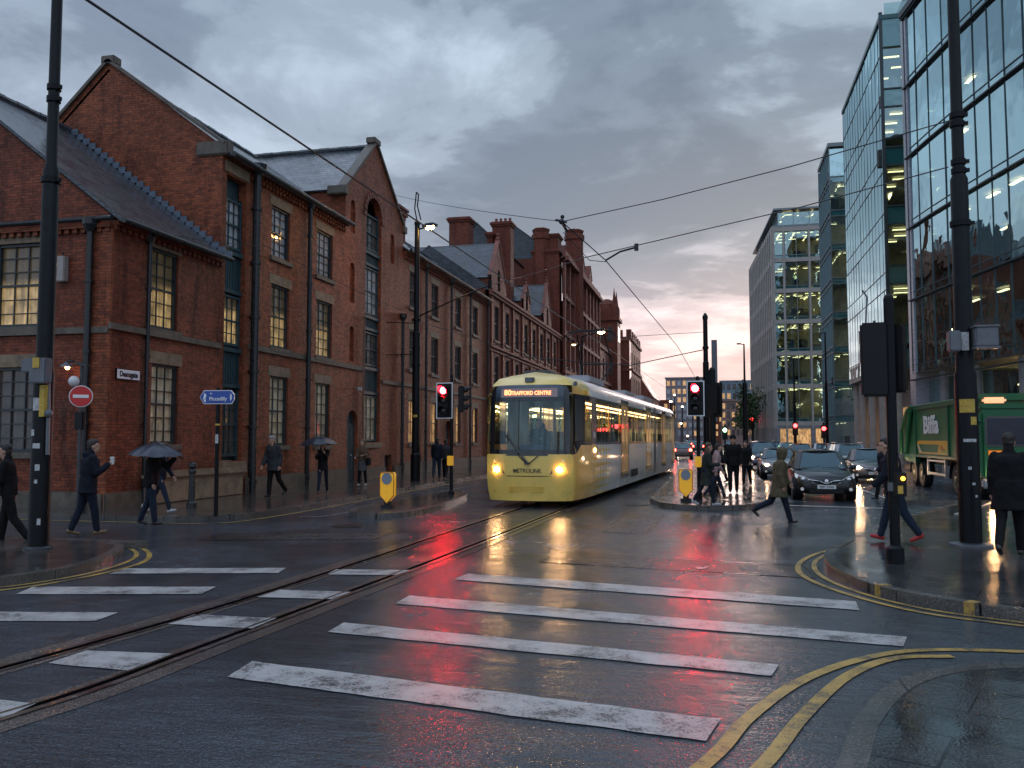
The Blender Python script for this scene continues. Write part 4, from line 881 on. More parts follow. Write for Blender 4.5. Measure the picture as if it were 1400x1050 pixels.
CEIL = pm('ceiling_lamp', (1, 0.9, 0.6), 0.5, emit=(1.0, 0.80, 0.42), es=3.6)
def quadface(mb, a, b, z0, z1, mi=0, tilt=0.0):
    """vertical pane from a to b (2-D); outward is to the right of a->b"""
    a = Vector((*a, 0)); b = Vector((*b, 0)); n = Vector(((b-a).y, -(b-a).x, 0)).normalized()
    j = [n*random.uniform(-tilt, tilt) for _ in range(4)]
    mb.quad(a+j[0]+Vector((0, 0, z0)), b+j[1]+Vector((0, 0, z0)), b+j[2]+Vector((0, 0, z1)), a+j[3]+Vector((0, 0, z1)), mi)
def office(root, poly, faces, floors, bay, glz, span, mull, sp_h=0.9, lit=0.7, lampn=5, lampstep=3.0, inset=5.0, mull_d=0.12, mull_w=0.06, glass_inset=0.0, tilt=0.012, seed=1, ceil_es=None, transom=True, lamp=None):
    """faces: list of (a, b, dict) edges, outward to the right of a->b. floors: z levels (bottoms + top)"""
    rng = random.Random(seed)
    cx_ = sum(p[0] for p in poly)/len(poly); cy_ = sum(p[1] for p in poly)/len(poly)
    shrink = lambda d: [(p[0]+(cx_-p[0])*d, p[1]+(cy_-p[1])*d) for p in poly]
    for k, (z0, z1) in enumerate(zip(floors, floors[1:])):
        islit = rng.random() < lit
        s = MB(); s.prism(shrink(0.02), z0-0.15, z0+0.15); s.build('floor_slab', SLABM, root)
        c = MB(); c.prism(shrink(0.42), z0+0.16, z1-0.16); c.build('core_wall', INNER, root)
        fz = MB(); pz = MB()
        for (a, b, op) in faces:
            A = Vector((*a, 0)); B = Vector((*b, 0)); L = (B-A).length; d = (B-A)/L; n = Vector((d.y, -d.x, 0))
            nb = max(1, round(L/bay)); gz = MB()
            for i in range(nb):
                p = A+d*(L*i/nb); q = A+d*(L*(i+1)/nb)
                quadface(fz, (p-n*glass_inset).xy, (q-n*glass_inset).xy, z0+sp_h, z1-0.12, 0, tilt)
                quadface(pz, p.xy, q.xy, z0-0.12, z0+sp_h, 0, tilt*0.5)
        fz.build('glazing', glz, root); pz.build('spandrel', span, root)
        # things by the glass: desks, screens, plants, blinds
        fm = MB(); lm = MB()
        for (a, b, op) in faces:
            A = Vector((*a, 0)); B = Vector((*b, 0)); L = (B-A).length; d = (B-A)/L; n = Vector((d.y, -d.x, 0))
            u_ = 0.6
            while u_ < L-0.6:
                dep = rng.uniform(0.6, 1.6); hh = rng.choice([0.75, 1.1, 1.2, 1.5, 1.8]); p = A+d*u_-n*dep
                if rng.random() < 0.75: fm.obox((p.x, p.y, z0+0.16+hh/2), (rng.uniform(0.5, 1.6), 0.5, hh), math.atan2(d.y, d.x))
                u_ += rng.uniform(0.7, 1.8)
            if islit or op.get('lit'):
                r_ = 1.0
                while r_ < inset:
                    u_ = 0.8+rng.random()
                    while u_ < L-0.8:
                        if rng.random() < op.get('dens', 0.6):
                            p = A+d*u_-n*r_; lm.obox((p.x, p.y, z1-0.30), (1.0, 0.20, 0.05), math.atan2(d.y, d.x))
                        u_ += lampstep
                    r_ += 1.9
        if fm.v: fm.build('office_furniture', INNER_D, root)
        if lm.v: lm.build('ceiling_lamps', lamp or CEIL, root)
    mm = MB()
    for (a, b, op) in faces:
        A = Vector((*a, 0)); B = Vector((*b, 0)); L = (B-A).length; d = (B-A)/L; n = Vector((d.y, -d.x, 0)); nb = max(1, round(L/bay)); rz = math.atan2(d.y, d.x)
        for i in range(nb+1):
            p = A+d*(L*i/nb)+n*(mull_d*0.3); mm.obox((p.x, p.y, (floors[0]+floors[-1])/2), (mull_w, mull_d, floors[-1]-floors[0]), rz)
        if transom:
            for z0 in floors[:-1]:
                c = A+d*L/2+n*(mull_d*0.32)
                for z in (z0-0.12, z0+sp_h): mm.obox((c.x, c.y, z), (L, mull_d*0.9, 0.09 if mull_w > 0.055 else 0.04), rz)
    mm.build('mullions', mull, root)

# reflective glass office along the street
o1 = thing('mirror_office', 'tall blue mirror glass office block raised on columns, lit floors on its near end', 'office building', (18, 72, 0))
ox, oy0, oy1 = 11.7, 62.5, 80.5
fl = [8.4, 12.5, 16.6, 20.7, 24.8, 28.9]
near = [((ox, oy0), (16.5, oy0), {'lit': 1, 'dens': 0.95})]
office(o1, [(ox, oy0), (24, oy0), (24, oy1), (ox, oy1)], near, fl, 1.7, GLASS, GLASS_S, ALU_D, sp_h=1.15, lit=1.0, inset=6, seed=4, lampstep=1.9)
m = MB(); random.seed(5)
zz = [6.9, 8.0, 12.1, 13.3, 16.2, 17.4, 20.3, 21.5, 24.4, 25.6, 28.5, 30.9]
for z0, z1 in zip(zz, zz[1:]):
    for i in range(14):
        ya = oy0+0.02+(oy1-oy0)*i/14; yb = oy0+(oy1-oy0)*(i+1)/14
        quadface(m, (ox, yb), (ox, ya), z0, z1-0.02, 0, 0.012)
m.build('mirror_facade', GLASS_R, o1)
m = MB()
for z in (6.9, 8.0, 12.1, 13.3, 16.2, 17.4, 20.3, 21.5, 24.4, 25.6, 28.5, 30.9): m.box(ox-0.03, oy0, z-0.025, ox+0.02, oy1, z+0.025)
for i in range(15):
    y = oy0+(oy1-oy0)*i/14; m.box(ox-0.015, y-0.012, 6.9, ox+0.02, y+0.012, 30.9)
m.box(ox-0.12, oy0-0.08, 6.7, ox+0.1, oy0+0.06, 31.4)
m.build('facade_joints', ALU_D, o1)
m = MB(); m.box(ox, oy0, 6.6, 24, oy1, 7.9); m.box(ox-0.1, oy0-0.1, 30.9, 24, oy1, 31.2); m.build('fascia', pm('teal_fascia', (0.03, 0.10, 0.105), 0.3), o1)
m = MB(); quadface(m, (ox, oy0-0.02), (16.5, oy0-0.02), 28.95, 30.9); m.build('top_glazing', GLASS_S, o1)
m = MB()
for y in (63.5, 68.0, 72.5, 77.0, 80.0): m.cyl((ox+0.6, y, 0.1), (ox+0.6, y, 6.7), 0.34, n=14)
m.build('columns', LIME, o1)
m = MB(); m.box(14.0, 63, 0, 24, oy1, 6.7); m.build('ground_floor', GRANITE, o1)
m = MB()
for y in (64, 68, 72, 76): m.box(13.93, y, 0.8, 13.97, y+3, 4.2)
m.build('shop_window', P_ORANGE, o1)
m = MB(); quadface(m, (12.0, 62.8), (16.5, 62.8), 31.3, 32.2); m.build('parapet_glass', GLASS, o1)
m = MB(); m.box(14.2, 64, 31.2, 22, 76, 34.6); m.build('roof_plant', ALU, o1)

# glazed link behind it
ol = thing('glazed_stair_tower', 'slim pale glass stair tower squeezed between the two larger office blocks', 'office building', (14, 97, 0))
office(ol, [(12.35, 95), (17, 95), (17, 104), (12.35, 104)], [((12.35, 95), (17, 95), {}), ((12.35, 104), (12.35, 95), {})], [0.2+3.6*i for i in range(10)], 1.5, GLASS_B, GLASS_S, ALU, sp_h=0.5, lit=0.3, seed=8, lampstep=1.6)
m = MB(); m.box(12.2, 94.8, 32.7, 17, 104, 33.1); m.build('roof', ALU, ol)

# limestone-gridded office further down
o2 = thing('grid_office', 'office block with pale stone grid, teal glass bays and lit floors at the street end', 'office building', (13, 130, 0))
P2 = [(8.3, 121), (20, 121), (20, 150), (6.6, 150)]
fl2 = [3.9, 8.9, 13.3, 17.6, 21.8, 26.0, 30.2]
office(o2, P2, [((8.3, 121), (17.2, 121), {'lit': 1, 'dens': 0.55}), ((6.6, 150), (8.3, 121), {})], fl2, 1.45, GLASS, GLASS_S, ALU, sp_h=0.7, lit=0.8, inset=8, seed=11, lampstep=1.7, mull_w=0.09)
m = MB()
for z in fl2: m.box(8.2, 120.72, z-0.28, 17.2, 120.97, z+0.28)
for x in (8.3, 9.6, 12.9, 16.2): m.box(x-0.12, 120.66, 0, x+0.12, 120.99, 30.6)
A = Vector((6.6, 150, 0)); B = Vector((8.3, 121, 0)); d = (B-A).normalized(); rz = math.atan2(d.y, d.x)
for z in fl2: c = (A+B)/2; m.obox((c.x-0.1, c.y, z), ((B-A).length, 0.35, 0.9), rz)
for i in range(15):
    p = A+(B-A)*(i/14); m.obox((p.x-0.12, p.y, 15.3), (0.42, 0.5, 30.4), rz)
m.build('stone_grid', LIME, o2)
m = MB(); m.prism([(8.4, 121.2), (20, 121.2), (20, 150), (6.9, 150)], 33.0, 33.25); m.prism([(8.2, 120.8), (20, 120.8), (20, 150.5), (6.5, 150.5)], 30.45, 30.8); m.build('roof', ALU, o2)
office(o2, [(9.0, 122), (19, 122), (19, 149), (7.6, 149)], [((9.0, 122), (17.2, 122), {}), ((7.6, 149), (9.0, 122), {})], [30.8, 33.0], 2.0, GLASS, GLASS_S, ALU, sp_h=0.2, lit=1, seed=2)
m = MB(); quadface(m, (8.5, 121.1), (17, 121.1), 0.1, 3.5); m.build('shopfront', P_ORANGE, o2)
m = MB(); m.box(8.3, 120.75, 3.2, 17.2, 121.0, 3.9)
for x in (8.4, 12.9, 16.4): m.box(x-0.3, 120.6, 0, x+0.3, 121.05, 3.3)
m.obox(((A+B)/2).to_tuple(), ((B-A).length, 0.4, 8.5), rz); m.build('base', GRANITE, o2)

# big curved curtain wall office at the right
o3 = thing('curtain_wall_office', 'large blue green curtain wall office filling the right edge, lamps glowing behind sloping bands', 'office building', (19, 42, 0))
C = [(10.9, 51.8), (11.35, 48.6), (11.95, 45.0), (12.7, 41.0), (13.6, 36.5), (14.8, 31.0), (16.3, 25.0), (18.3, 18.0)]
fl3 = [5.6+4.05*i for i in range(6)]
fc = [(C[i], C[i+1], {'dens': 0.35, 'lit': 1}) for i in range(len(C)-1)]
CEIL3 = pm('ceiling_lamp_blue_office', (1, 0.9, 0.6), 0.5, emit=(1.0, 0.74, 0.36), es=9.0)
office(o3, C + [(36, 18), (36, 51.8)], fc, fl3, 1.5, GLASS_B, GLASS_B, pm('slate_blue_aluminium', (0.05, 0.075, 0.085), 0.4, 0.3), sp_h=0.35, lit=1, seed=21, lampstep=2.1, inset=7, mull_d=0.05, mull_w=0.03, lamp=CEIL3)
m = MB()
for i in range(len(C)-1):
    A = Vector((*C[i], 0)); B = Vector((*C[i+1], 0)); d = B-A; n = Vector((d.y, -d.x, 0)).normalized(); c = (A+B)/2+n*0.1
    for z in fl3[1:]+[5.2]: m.obox((c.x, c.y, z-0.1), (d.length+0.05, 0.16, 0.07), math.atan2(d.y, d.x))
    m.obox((c.x, c.y, 26.0), (d.length, 0.3, 0.35), math.atan2(d.y, d.x))
m.build('floor_bands', ALU_D, o3)
m = MB(); m.box(10.9, 51.3, 0, 11.9, 52.6, 26.4); m.build('edge_pier', pm('lilac_panel', (0.26, 0.26, 0.31), 0.25, noise=0.1), o3)
m = MB(); m.prism([(p[0], p[1]) for p in C]+[(36, 18), (36, 51.8)], 25.85, 26.2); m.build('roof', ALU, o3)
m = MB()
for i in range(len(C)-1):
    quadface(m, (C[i][0]+0.6, C[i][1]), (C[i+1][0]+0.6, C[i+1][1]), 0.3, 5.1)
m.build('ground_glazing', GLASS, o3)
m = MB(); m.prism([(p[0]+4.5, p[1]) for p in C]+[(36, 18), (36, 51)], 0.1, 5.1); m.build('lobby_wall', pm('lobby_stone', (0.12, 0.12, 0.11), 0.6, noise=0.3, nscale=1.0), o3)
m = MB()
for i in range(len(C)-1):
    p = C[i]; m.cyl((p[0]+0.35, p[1], 0), (p[0]+0.35, p[1], 5.4), 0.22, n=12)
m.build('columns', GRANITE, o3)
m = MB()
for i in range(9): m.obox((13.6+random.uniform(0, 2.2), 24+3*i, 4.6), (0.25, 0.9, 0.05), 0)
m.build('lobby_lamps', CEIL3, o3)

# ------------------------------------------------------------------ far end of the street
def far_block(name, label, x0, x1, y, d, h, wall, win, cols, rows, z0=2.5, cat='building', lit=0.3, group=None):
    r = thing(name, label, cat, ((x0+x1)/2, y, 0), group=group)
    m = MB(); m.box(x0, y, 0, x1, y+d, h); m.box(x0-0.3, y-0.3, h, x1+0.3, y+d, h+0.5); m.build('wall', wall, r)
    rng = random.Random(int(abs(x0)*10+y))
    for mat, test in ((win, lambda q: q >= lit), (P_ORANGE, lambda q: q < lit)):
        m = MB()
        for i in range(cols):
            for j in range(rows):
                q = random.Random(i*31+j*7+int(y)).random()
                if test(q):
                    a = x0+(x1-x0)*(i+0.2)/cols; b = x0+(x1-x0)*(i+0.8)/cols; za = z0+(h-z0)*(j+0.15)/rows; zb = z0+(h-z0)*(j+0.75)/rows
                    m.box(a, y-0.12, za, b, y-0.02, zb)
        if m.v: m.build('windows', mat, r)
    return r
GREYW = pm('far_grey_wall', (0.20, 0.17, 0.18), 0.7); TANW = pm('far_tan_wall', (0.22, 0.14, 0.12), 0.7); BLUEW = pm('far_blue_cladding', (0.14, 0.20, 0.24), 0.4)
far_block('office_tower', 'pale grey flat roofed block closing the street behind the tram', -17.3, -3.5, 330, 20, 24.5, GREYW, P_PALE, 7, 7)
far_block('brick_block', 'distant red brick block with small lit windows behind the traffic lights', -3.2, 8, 300, 20, 14.5, BRICK3, P_DARK, 9, 5, lit=0.4)
far_block('blue_clad_block', 'distant low block with blue grey upper cladding left of the stone grid office', 2.8, 20, 345, 20, 24, BLUEW, P_DARK, 8, 6, lit=0.2)
far_block('tan_block', 'low tan building with a glowing canopy at the end of the street', 2.2, 12, 240, 15, 12.0, TANW, P_DARK, 8, 4, lit=0.5)
far_block('brown_block', 'long brown brick range beyond the small gabled house', -22, -13, 262, 30, 13, BRICK3, P_DARK, 6, 4, lit=0.4)
# ------------------------------------------------------------------ street furniture
def text_mesh(s, size, ext=0.004, bold=0.0, name='lettering'):
    cu = bpy.data.curves.new('t', 'FONT'); cu.body = s; cu.size = size; cu.extrude = ext; cu.align_x = 'CENTER'; cu.align_y = 'CENTER'; cu.offset = bold
    cu.resolution_u = 3
    o = bpy.data.objects.new('t', cu); COL.objects.link(o)
    dg = bpy.context.evaluated_depsgraph_get(); me = bpy.data.meshes.new_from_object(o.evaluated_get(dg)); bpy.data.objects.remove(o); me.name = name
    return me
def lettering(s, size, loc, rot, mat, parent, bold=0.0, ext=0.004, sx=1.0, sy=1.0, name='lettering'):
    me = text_mesh(s, size, ext, bold, name); me.materials.clear(); me.materials.append(mat)
    o = bpy.data.objects.new(name, me); COL.objects.link(o); o.parent = parent; o.location = loc; o.rotation_euler = rot; o.scale = (sx, sy, 1); return o
POLE = pm('pole_paint', (0.004, 0.005, 0.007), 0.4, noise=0.5, nscale=7.0, spec=0.2)
POLE_G = pm('pole_grey', (0.035, 0.04, 0.045), 0.35, noise=0.3)
BOXG = pm('grey_box', (0.12, 0.13, 0.145), 0.4, noise=0.2)
STICK_Y = pm('yellow_sticker', (0.5, 0.33, 0.05), 0.5, noise=0.4, nscale=30)
STICK_W = pm('paper_sticker', (0.45, 0.45, 0.45), 0.6, noise=0.5, nscale=30)
WIRE = pm('wire', (0.012, 0.012, 0.014), 0.4)
REDPAINT = pm('sign_red', (0.55, 0.02, 0.02), 0.3); WHITEP = pm('sign_white', (0.75, 0.75, 0.75), 0.35); BLUEP = pm('sign_blue', (0.02, 0.07, 0.33), 0.3)
YEL = pm('bollard_yellow', (0.85, 0.42, 0.02), 0.28, noise=0.06, emit=(1.0, 0.5, 0.03), es=0.16)
BLK = pm('black_plastic', (0.006, 0.006, 0.007), 0.5, spec=0.3)
RUB = pm('black_rubber', (0.012, 0.012, 0.012), 0.7)
LENS_OFF = pm('lens_dark', (0.015, 0.015, 0.015), 0.15)
def sticker(par, x, y, r, ang, z, w_, h_, mat, nm='sticker'):
    m = MB(); n = 4
    for i in range(n):
        a0 = ang-w_/2/r + w_/r*i/n; a1 = ang-w_/2/r + w_/r*(i+1)/n; R_ = r+0.004
        m.quad((x+R_*math.cos(a0), y+R_*math.sin(a0), z), (x+R_*math.cos(a1), y+R_*math.sin(a1), z), (x+R_*math.cos(a1), y+R_*math.sin(a1), z+h_), (x+R_*math.cos(a0), y+R_*math.sin(a0), z+h_))
    return m.build(nm, mat, par)
def bigpole(name, label, x, y, r0, r1, h, collars, cat='pole', lean=0.0):
    t = thing(name, label, cat, (x, y, 0))
    m = MB(); prof = [(r0, 0), (r0, 2.9), (r0*0.84, 3.0), (r0*0.80, 6.2), (r1, 6.3), (r1*0.9, h)]
    m.lathe((x, y, 0), prof, 24); p = m.build('post', POLE, t, smooth='auto')
    for z in collars:
        m = MB(); rc = r0*0.86 if z < 6.25 else r1*1.1; m.cyl((x, y, z), (x, y, z+0.09), rc*1.12, n=20); m.obox((x+rc*1.15, y-0.02, z+0.045), (0.08, 0.06, 0.06)); m.build('collar', POLE, t)
    m = MB(); m.lathe((x, y, 0.0), [(r0*1.45, 0.0), (r0*1.45, 0.135), (r0*1.05, 0.16)], 20); m.build('base_flange', POLE_G, t)
    return t
LPX, LPY = G(52, 760); lp = bigpole('tram_line_pole', 'thick black tram line pole at the left corner, covered in stickers', LPX, LPY, 0.155, 0.088, 11.5, [7.55, 7.35, 6.0])
m = MB(); m.bev(LPX-0.02, LPY-0.32, 2.72, LPX+0.30, LPY-0.16, 3.12, 0.02); m.bev(LPX-0.22, LPY-0.26, 2.9, LPX-0.02, LPY-0.14, 3.12, 0.02); m.build('control_box', BOXG, lp)
m = MB(); m.box(LPX+0.07, LPY-0.335, 2.96, LPX+0.19, LPY-0.321, 3.12); m.box(LPX+0.10, LPY-0.2, 2.2, LPX+0.19, LPY-0.12, 2.7); m.build('warning_label', STICK_Y, lp)
m = MB(); m.tube([(LPX+0.17, LPY-0.1, 2.75), (LPX+0.19, LPY-0.1, 2.3), (LPX+0.20, LPY-0.1, 1.6)], 0.03); m.ball((LPX+0.2, LPY-0.12, 2.25), 0.07); m.build('conduit', BOXG, lp)
for z, a, w_, h_, mt in ((2.3, -1.5, 0.14, 0.2, STICK_W), (1.9, -1.9, 0.08, 0.1, STICK_W), (1.35, -1.2, 0.07, 0.1, STICK_W), (1.15, -1.3, 0.05, 0.06, STICK_W), (0.5, -0.9, 0.05, 0.1, STICK_W), (1.7, -1.4, 0.12, 0.08, STICK_W)): sticker(lp, LPX, LPY, 0.155, a, z, w_, h_, mt)
RPX, RPY = G(1328, 755); rp = bigpole('tram_line_pole', 'thickest black tram line pole on the right corner pavement, in front of the green truck', RPX, RPY, 0.17, 0.095, 11.5, [7.25, 7.10, 6.45, 6.3, 5.4])
m = MB(); m.bev(RPX+0.08, RPY-0.36, 3.34, RPX+0.42, RPY-0.16, 3.66, 0.02); m.bev(RPX-0.30, RPY-0.3, 3.28, RPX-0.12, RPY-0.1, 3.62, 0.02); m.box(RPX+0.06, RPY-0.375, 3.31, RPX+0.44, RPY-0.14, 3.34); m.box(RPX+0.06, RPY-0.375, 3.66, RPX+0.44, RPY-0.14, 3.69); m.build('control_box', BOXG, rp)
sticker(rp, RPX, RPY, 0.17, -1.75, 2.28, 0.24, 0.22, STICK_Y, 'warning_label'); sticker(rp, RPX, RPY, 0.17, -1.2, 2.08, 0.10, 0.13, STICK_Y, 'warning_label')
for z, a, w_, h_ in ((1.8, -1.6, 0.2, 0.05), (1.1, -1.4, 0.05, 0.04), (0.9, -1.2, 0.04, 0.04), (1.35, -1.7, 0.05, 0.05), (3.3, -1.75, 0.11, 0.3)): sticker(rp, RPX, RPY, 0.17, a, z, w_, h_, STICK_W)
m = MB(); m.lathe((RPX, RPY, 0.11), [(0.34, 0.0), (0.34, 0.03)], 8); m.build('bolted_plate', BOXG, rp)

def signal_head(par, c, rz, lit=None, n=3, board=True, border=True, sz=1.0, hood=True, hd=0.28):
    """traffic light head; local -y is the face. c = centre"""
    W_, H_, D_ = 0.34*sz, 0.98*sz, 0.22*sz
    def loc(mb):
        M = Matrix.Translation(Vector(c)) @ Matrix.Rotation(rz, 4, 'Z'); mb.v = [tuple(M @ Vector(p)) for p in mb.v]; return mb
    m = MB(); m.bev(-W_/2, -D_/2, -H_/2, W_/2, D_/2, H_/2, 0.03); o = loc(m).build('signal_head', BLK, par)
    if board:
        m = MB(); m.bev(-W_/2-0.12*sz, 0.0, -H_/2-0.1*sz, W_/2+0.12*sz, 0.02, H_/2+0.1*sz, 0.006); b = loc(m).build('backing_board', BLK, o)
        if border:
            m = MB(); a, h = W_/2+0.12*sz, H_/2+0.1*sz; t = 0.03
            m.box(-a, -0.008, -h, -a+t, -0.003, h); m.box(a-t, -0.008, -h, a, -0.003, h); m.box(-a+t, -0.008, -h, a-t, -0.003, -h+t); m.box(-a+t, -0.008, h-t, a-t, -0.003, h); loc(m).build('white_border', WHITEP, b)
    for i in range(n):
        z = H_/2 - H_*(i+0.5)/n; r = 0.115*sz
        m = MB(); m.ball((0, -D_/2-0.005, z), r, (1, 0.25, 1), seg=20); loc(m)
        m.build('lamp', (RED_ON if (lit == 'red' and i == 0) else LENS_OFF), o, smooth=True)
        if hood:
            m = MB(); k = 14
            for j in range(k):
                a0 = R(-25)+R(230)*j/k; a1 = R(-25)+R(230)*(j+1)/k
                f = lambda a, y: (r*1.18*math.cos(a), y, z+r*1.18*math.sin(a)); dd = lambda a: hd*sz*(0.35+0.65*max(0, math.sin(a)))
                m.quad(f(a0, -D_/2), f(a1, -D_/2), f(a1, -D_/2-dd(a1)), f(a0, -D_/2-dd(a0)))
            loc(m).build('hood', BLK, o)
    return o
RED_ON = pm('red_lamp', (0.6, 0.02, 0.02), 0.3, emit=(1.0, 0.004, 0.008), es=330.0)
# glow core: the lit lamps are bright enough to streak across the wet road
def signal_post(x, y, h, par, r=0.055, z0=0.0): 
    m = MB(); m.cyl((x, y, z0), (x, y, h), r, n=14); m.lathe((x, y, z0), [(r*1.7, 0.0), (r*1.7, 0.2), (r*1.1, 0.24)], 12); m.ball((x, y, h), r, seg=10); return m.build('post', POLE, par)
sx1, sy1 = G(617, 681); s1 = thing('traffic_light', 'red traffic light on a thin black post left of the tram, white bordered board', 'traffic light', (sx1, sy1, 0))
signal_post(sx1, sy1, 3.85, s1); signal_head(s1, (sx1-0.2, sy1-0.12, 3.05), R(-6), 'red', sz=0.96)
m = MB(); m.bev(sx1-0.09, sy1-0.18, 1.02, sx1+0.09, sy1-0.05, 1.32, 0.01); o = m.build('push_button_box', YEL, s1)
signal_head(s1, (sx1+0.3, sy1+0.1, 3.1), R(95), None, board=False, sz=0.85)
s2x, s2y = G(956, 689); s2 = thing('traffic_light', 'red traffic light on the tram island behind the woman in the long dark coat', 'traffic light', (s2x, s2y, 0.12))
signal_post(s2x, s2y, 3.6, s2, z0=0.12); signal_head(s2, (s2x-0.06, s2y-0.14, 3.0), R(-5), 'red', sz=0.86)
m = MB(); m.bev(s2x-0.1, s2y-0.2, 1.05, s2x+0.08, s2y-0.06, 1.35, 0.01); m.build('push_button_box', YEL, s2)
s3x, s3y = G(976, 678); s3 = thing('traffic_light', 'black traffic signal turned away, beside the red light on the tram island', 'traffic light', (s3x, s3y, 0.12))
signal_post(s3x, s3y, 4.1, s3, z0=0.12, r=0.10); signal_head(s3, (s3x+0.08, s3y-0.05, 3.12), R(150), None, board=True, border=False, sz=0.95)
s4x, s4y = G(1225, 781); s4 = thing('traffic_light', 'unlit back of a tall traffic signal on a slim black post at the right kerb', 'traffic light', (s4x, s4y, 0.12))
signal_post(s4x, s4y, 3.85, s4, 0.07, z0=0.12); signal_head(s4, (s4x-0.20, s4y+0.06, 2.98), R(172), None, board=False, border=False, sz=1.08, hd=0.2); signal_head(s4, (s4x+0.08, s4y+0.20, 3.0), R(150), None, board=False, sz=1.0, hd=0.2)
m = MB(); m.tube([(s4x-0.3, s4y+0.1, 3.45), (s4x-0.27, s4y+0.1, 3.9), (s4x-0.33, s4y+0.1, 4.0)], 0.012); m.tube([(s4x-0.18, s4y+0.1, 3.4), (s4x-0.18, s4y+0.1, 3.55)], 0.02); m.build('detector_aerial', BOXG, s4)
m = MB(); m.bev(s4x-0.02, s4y-0.17, 1.05, s4x+0.14, s4y-0.05, 1.38, 0.01); o = m.build('push_button_box', BLK, s4)
AMB = pm('amber_lamp', (0.9, 0.4, 0.05), 0.3, emit=(1.0, 0.42, 0.03), es=5.0)
m = MB(); m.ball((s4x+0.09, s4y-0.18, 1.30), 0.03); m.build('wait_lamp', AMB, o)
m = MB(); m.box(s4x+0.02, s4y-0.176, 1.09, s4x+0.09, s4y-0.171, 1.2); m.build('label', STICK_Y, o)
m = MB(); m.cyl((s4x, s4y, 1.12), (s4x, s4y, 1.24), 0.078, n=14); m.build('collar', BOXG, s4)

# overhead line poles and street lamps
SODIUM = pm('sodium_lamp', (1, 0.6, 0.2), 0.4, emit=(1.0, 0.50, 0.14), es=150.0)
LAMPON = pm('lamp_glass', (1, 0.8, 0.5), 0.4, emit=(1.0, 0.62, 0.28), es=22.0)
def lamp_head(par, p0, p1, mat, sz=1.0, nm='lamp_arm'):
    m = MB(); m.cyl(p0, p1, 0.04*sz, 0.035*sz, 8); a = m.build(nm, POLE, par)
    d = (Vector(p1)-Vector(p0)).normalized(); rz = math.atan2(d.y, d.x)
    c = Vector(p1)+d*0.28*sz
    m = MB(); m.obox(c+Vector((0, 0, 0.05*sz)), (0.62*sz, 0.26*sz, 0.10*sz), rz); m.obox(c+Vector((0, 0, 0.12*sz)), (0.40*sz, 0.18*sz, 0.06*sz), rz); h = m.build('lamp_head', POLE_G, a)
    m = MB(); m.ball(c-Vector((0, 0, 0.03*sz)), 0.2*sz, (1.0, 0.62, 0.5), M=Matrix.Rotation(rz, 4, 'Z')); m.build('lamp_bowl', mat, h, smooth=True)
    return a
l1x, l1y = G(568, 661); l1 = thing('street_lamp', 'tall lamp and tram line pole with glowing orange lantern against the brick warehouse', 'street lamp', (l1x, l1y, 0.12))
m = MB(); m.lathe((l1x, l1y, 0), [(0.21, 0.12), (0.21, 1.2), (0.17, 1.25), (0.16, 6.3), (0.12, 6.35), (0.105, 10.9)], 14); m.lathe((l1x, l1y, 10.9), [(0.13, 0), (0.13, 0.1), (0.02, 0.2)], 10); m.build('post', POLE, l1, smooth='auto')
lamp_head(l1, (l1x, l1y, 10.7), (l1x+0.35, l1y-0.1, 10.72), SODIUM, 1.0)
for z in (6.8, 5.6, 4.9): m = MB(); m.cyl((l1x, l1y, z), (l1x, l1y, z+0.08), 0.20, n=14); m.build('collar', POLE, l1)
m = MB(); m.tube([(l1x, l1y, 11.0), (l1x-0.12, l1y, 11.6), (l1x-0.05, l1y, 12.3), (l1x+0.05, l1y, 12.2), (l1x+0.0, l1y, 11.7), (l1x+0.16, l1y, 11.1)], 0.03); m.build('finial_hook', POLE, l1)
m = MB(); m.cyl((l1x, l1y, 6.7), (l1x-1.4, l1y+0.1, 6.8), 0.02); m.cyl((l1x, l1y, 5.4), (l1x-1.4, l1y+0.1, 5.4), 0.02); m.build('wall_brackets', POLE, l1)
arm_tip = (-8.9, 34.2, 8.2)
m = MB(); m.tube([(l1x, l1y, 6.95), (l1x+1.7, l1y-0.2, 7.6), arm_tip], 0.03); m.cyl((arm_tip[0], arm_tip[1], 8.05), (arm_tip[0], arm_tip[1], 8.4), 0.08); m.build('line_arm', POLE, l1)
sticker(l1, l1x, l1y, 0.165, -1.5, 2.75, 0.2, 0.1, STICK_Y, 'warning_label')
# second lamp further up the terrace
l2x, l2y = -11.6, 78.0; l2 = thing('street_lamp', 'twin headed street lamp glowing gold in front of the grand brick block', 'street lamp', (l2x, l2y, 0.12))
m = MB(); m.lathe((l2x, l2y, 0), [(0.12, 0.12), (0.09, 11.2)], 10); m.build('post', POLE, l2)
lamp_head(l2, (l2x, l2y, 11.2), (l2x+1.3, l2y, 11.5), LAMPON, 1.7); lamp_head(l2, (l2x, l2y, 10.2), (l2x-0.5, l2y, 10.4), pm('dim_lamp', (1, .8, .5), 0.4, emit=(1, 0.6, 0.25), es=6.0), 1.0)
p2x, p2y = G(967, 641); p2 = thing('tram_line_pole', 'tall plain black tram line pole rising behind the island traffic lights', 'pole', (p2x, p2y, 0.12))
m = MB(); m.lathe((p2x, p2y, 0), [(0.19, 0.12), (0.185, 6.6), (0.15, 6.65), (0.14, 9.3), (0.17, 9.32), (0.17, 9.5), (0.05, 9.7)], 14); m.build('post', POLE, p2); m = MB(); m.cyl((p2x, p2y, 7.45), (p2x, p2y, 7.6), 0.2); m.build('collar', POLE, p2)
m = MB(); m.bev(p2x+0.35, p2y-0.05, 3.2, p2x+0.7, p2y+0.2, 8.0, 0.02); m.build('sign_panel', BOXG, p2)
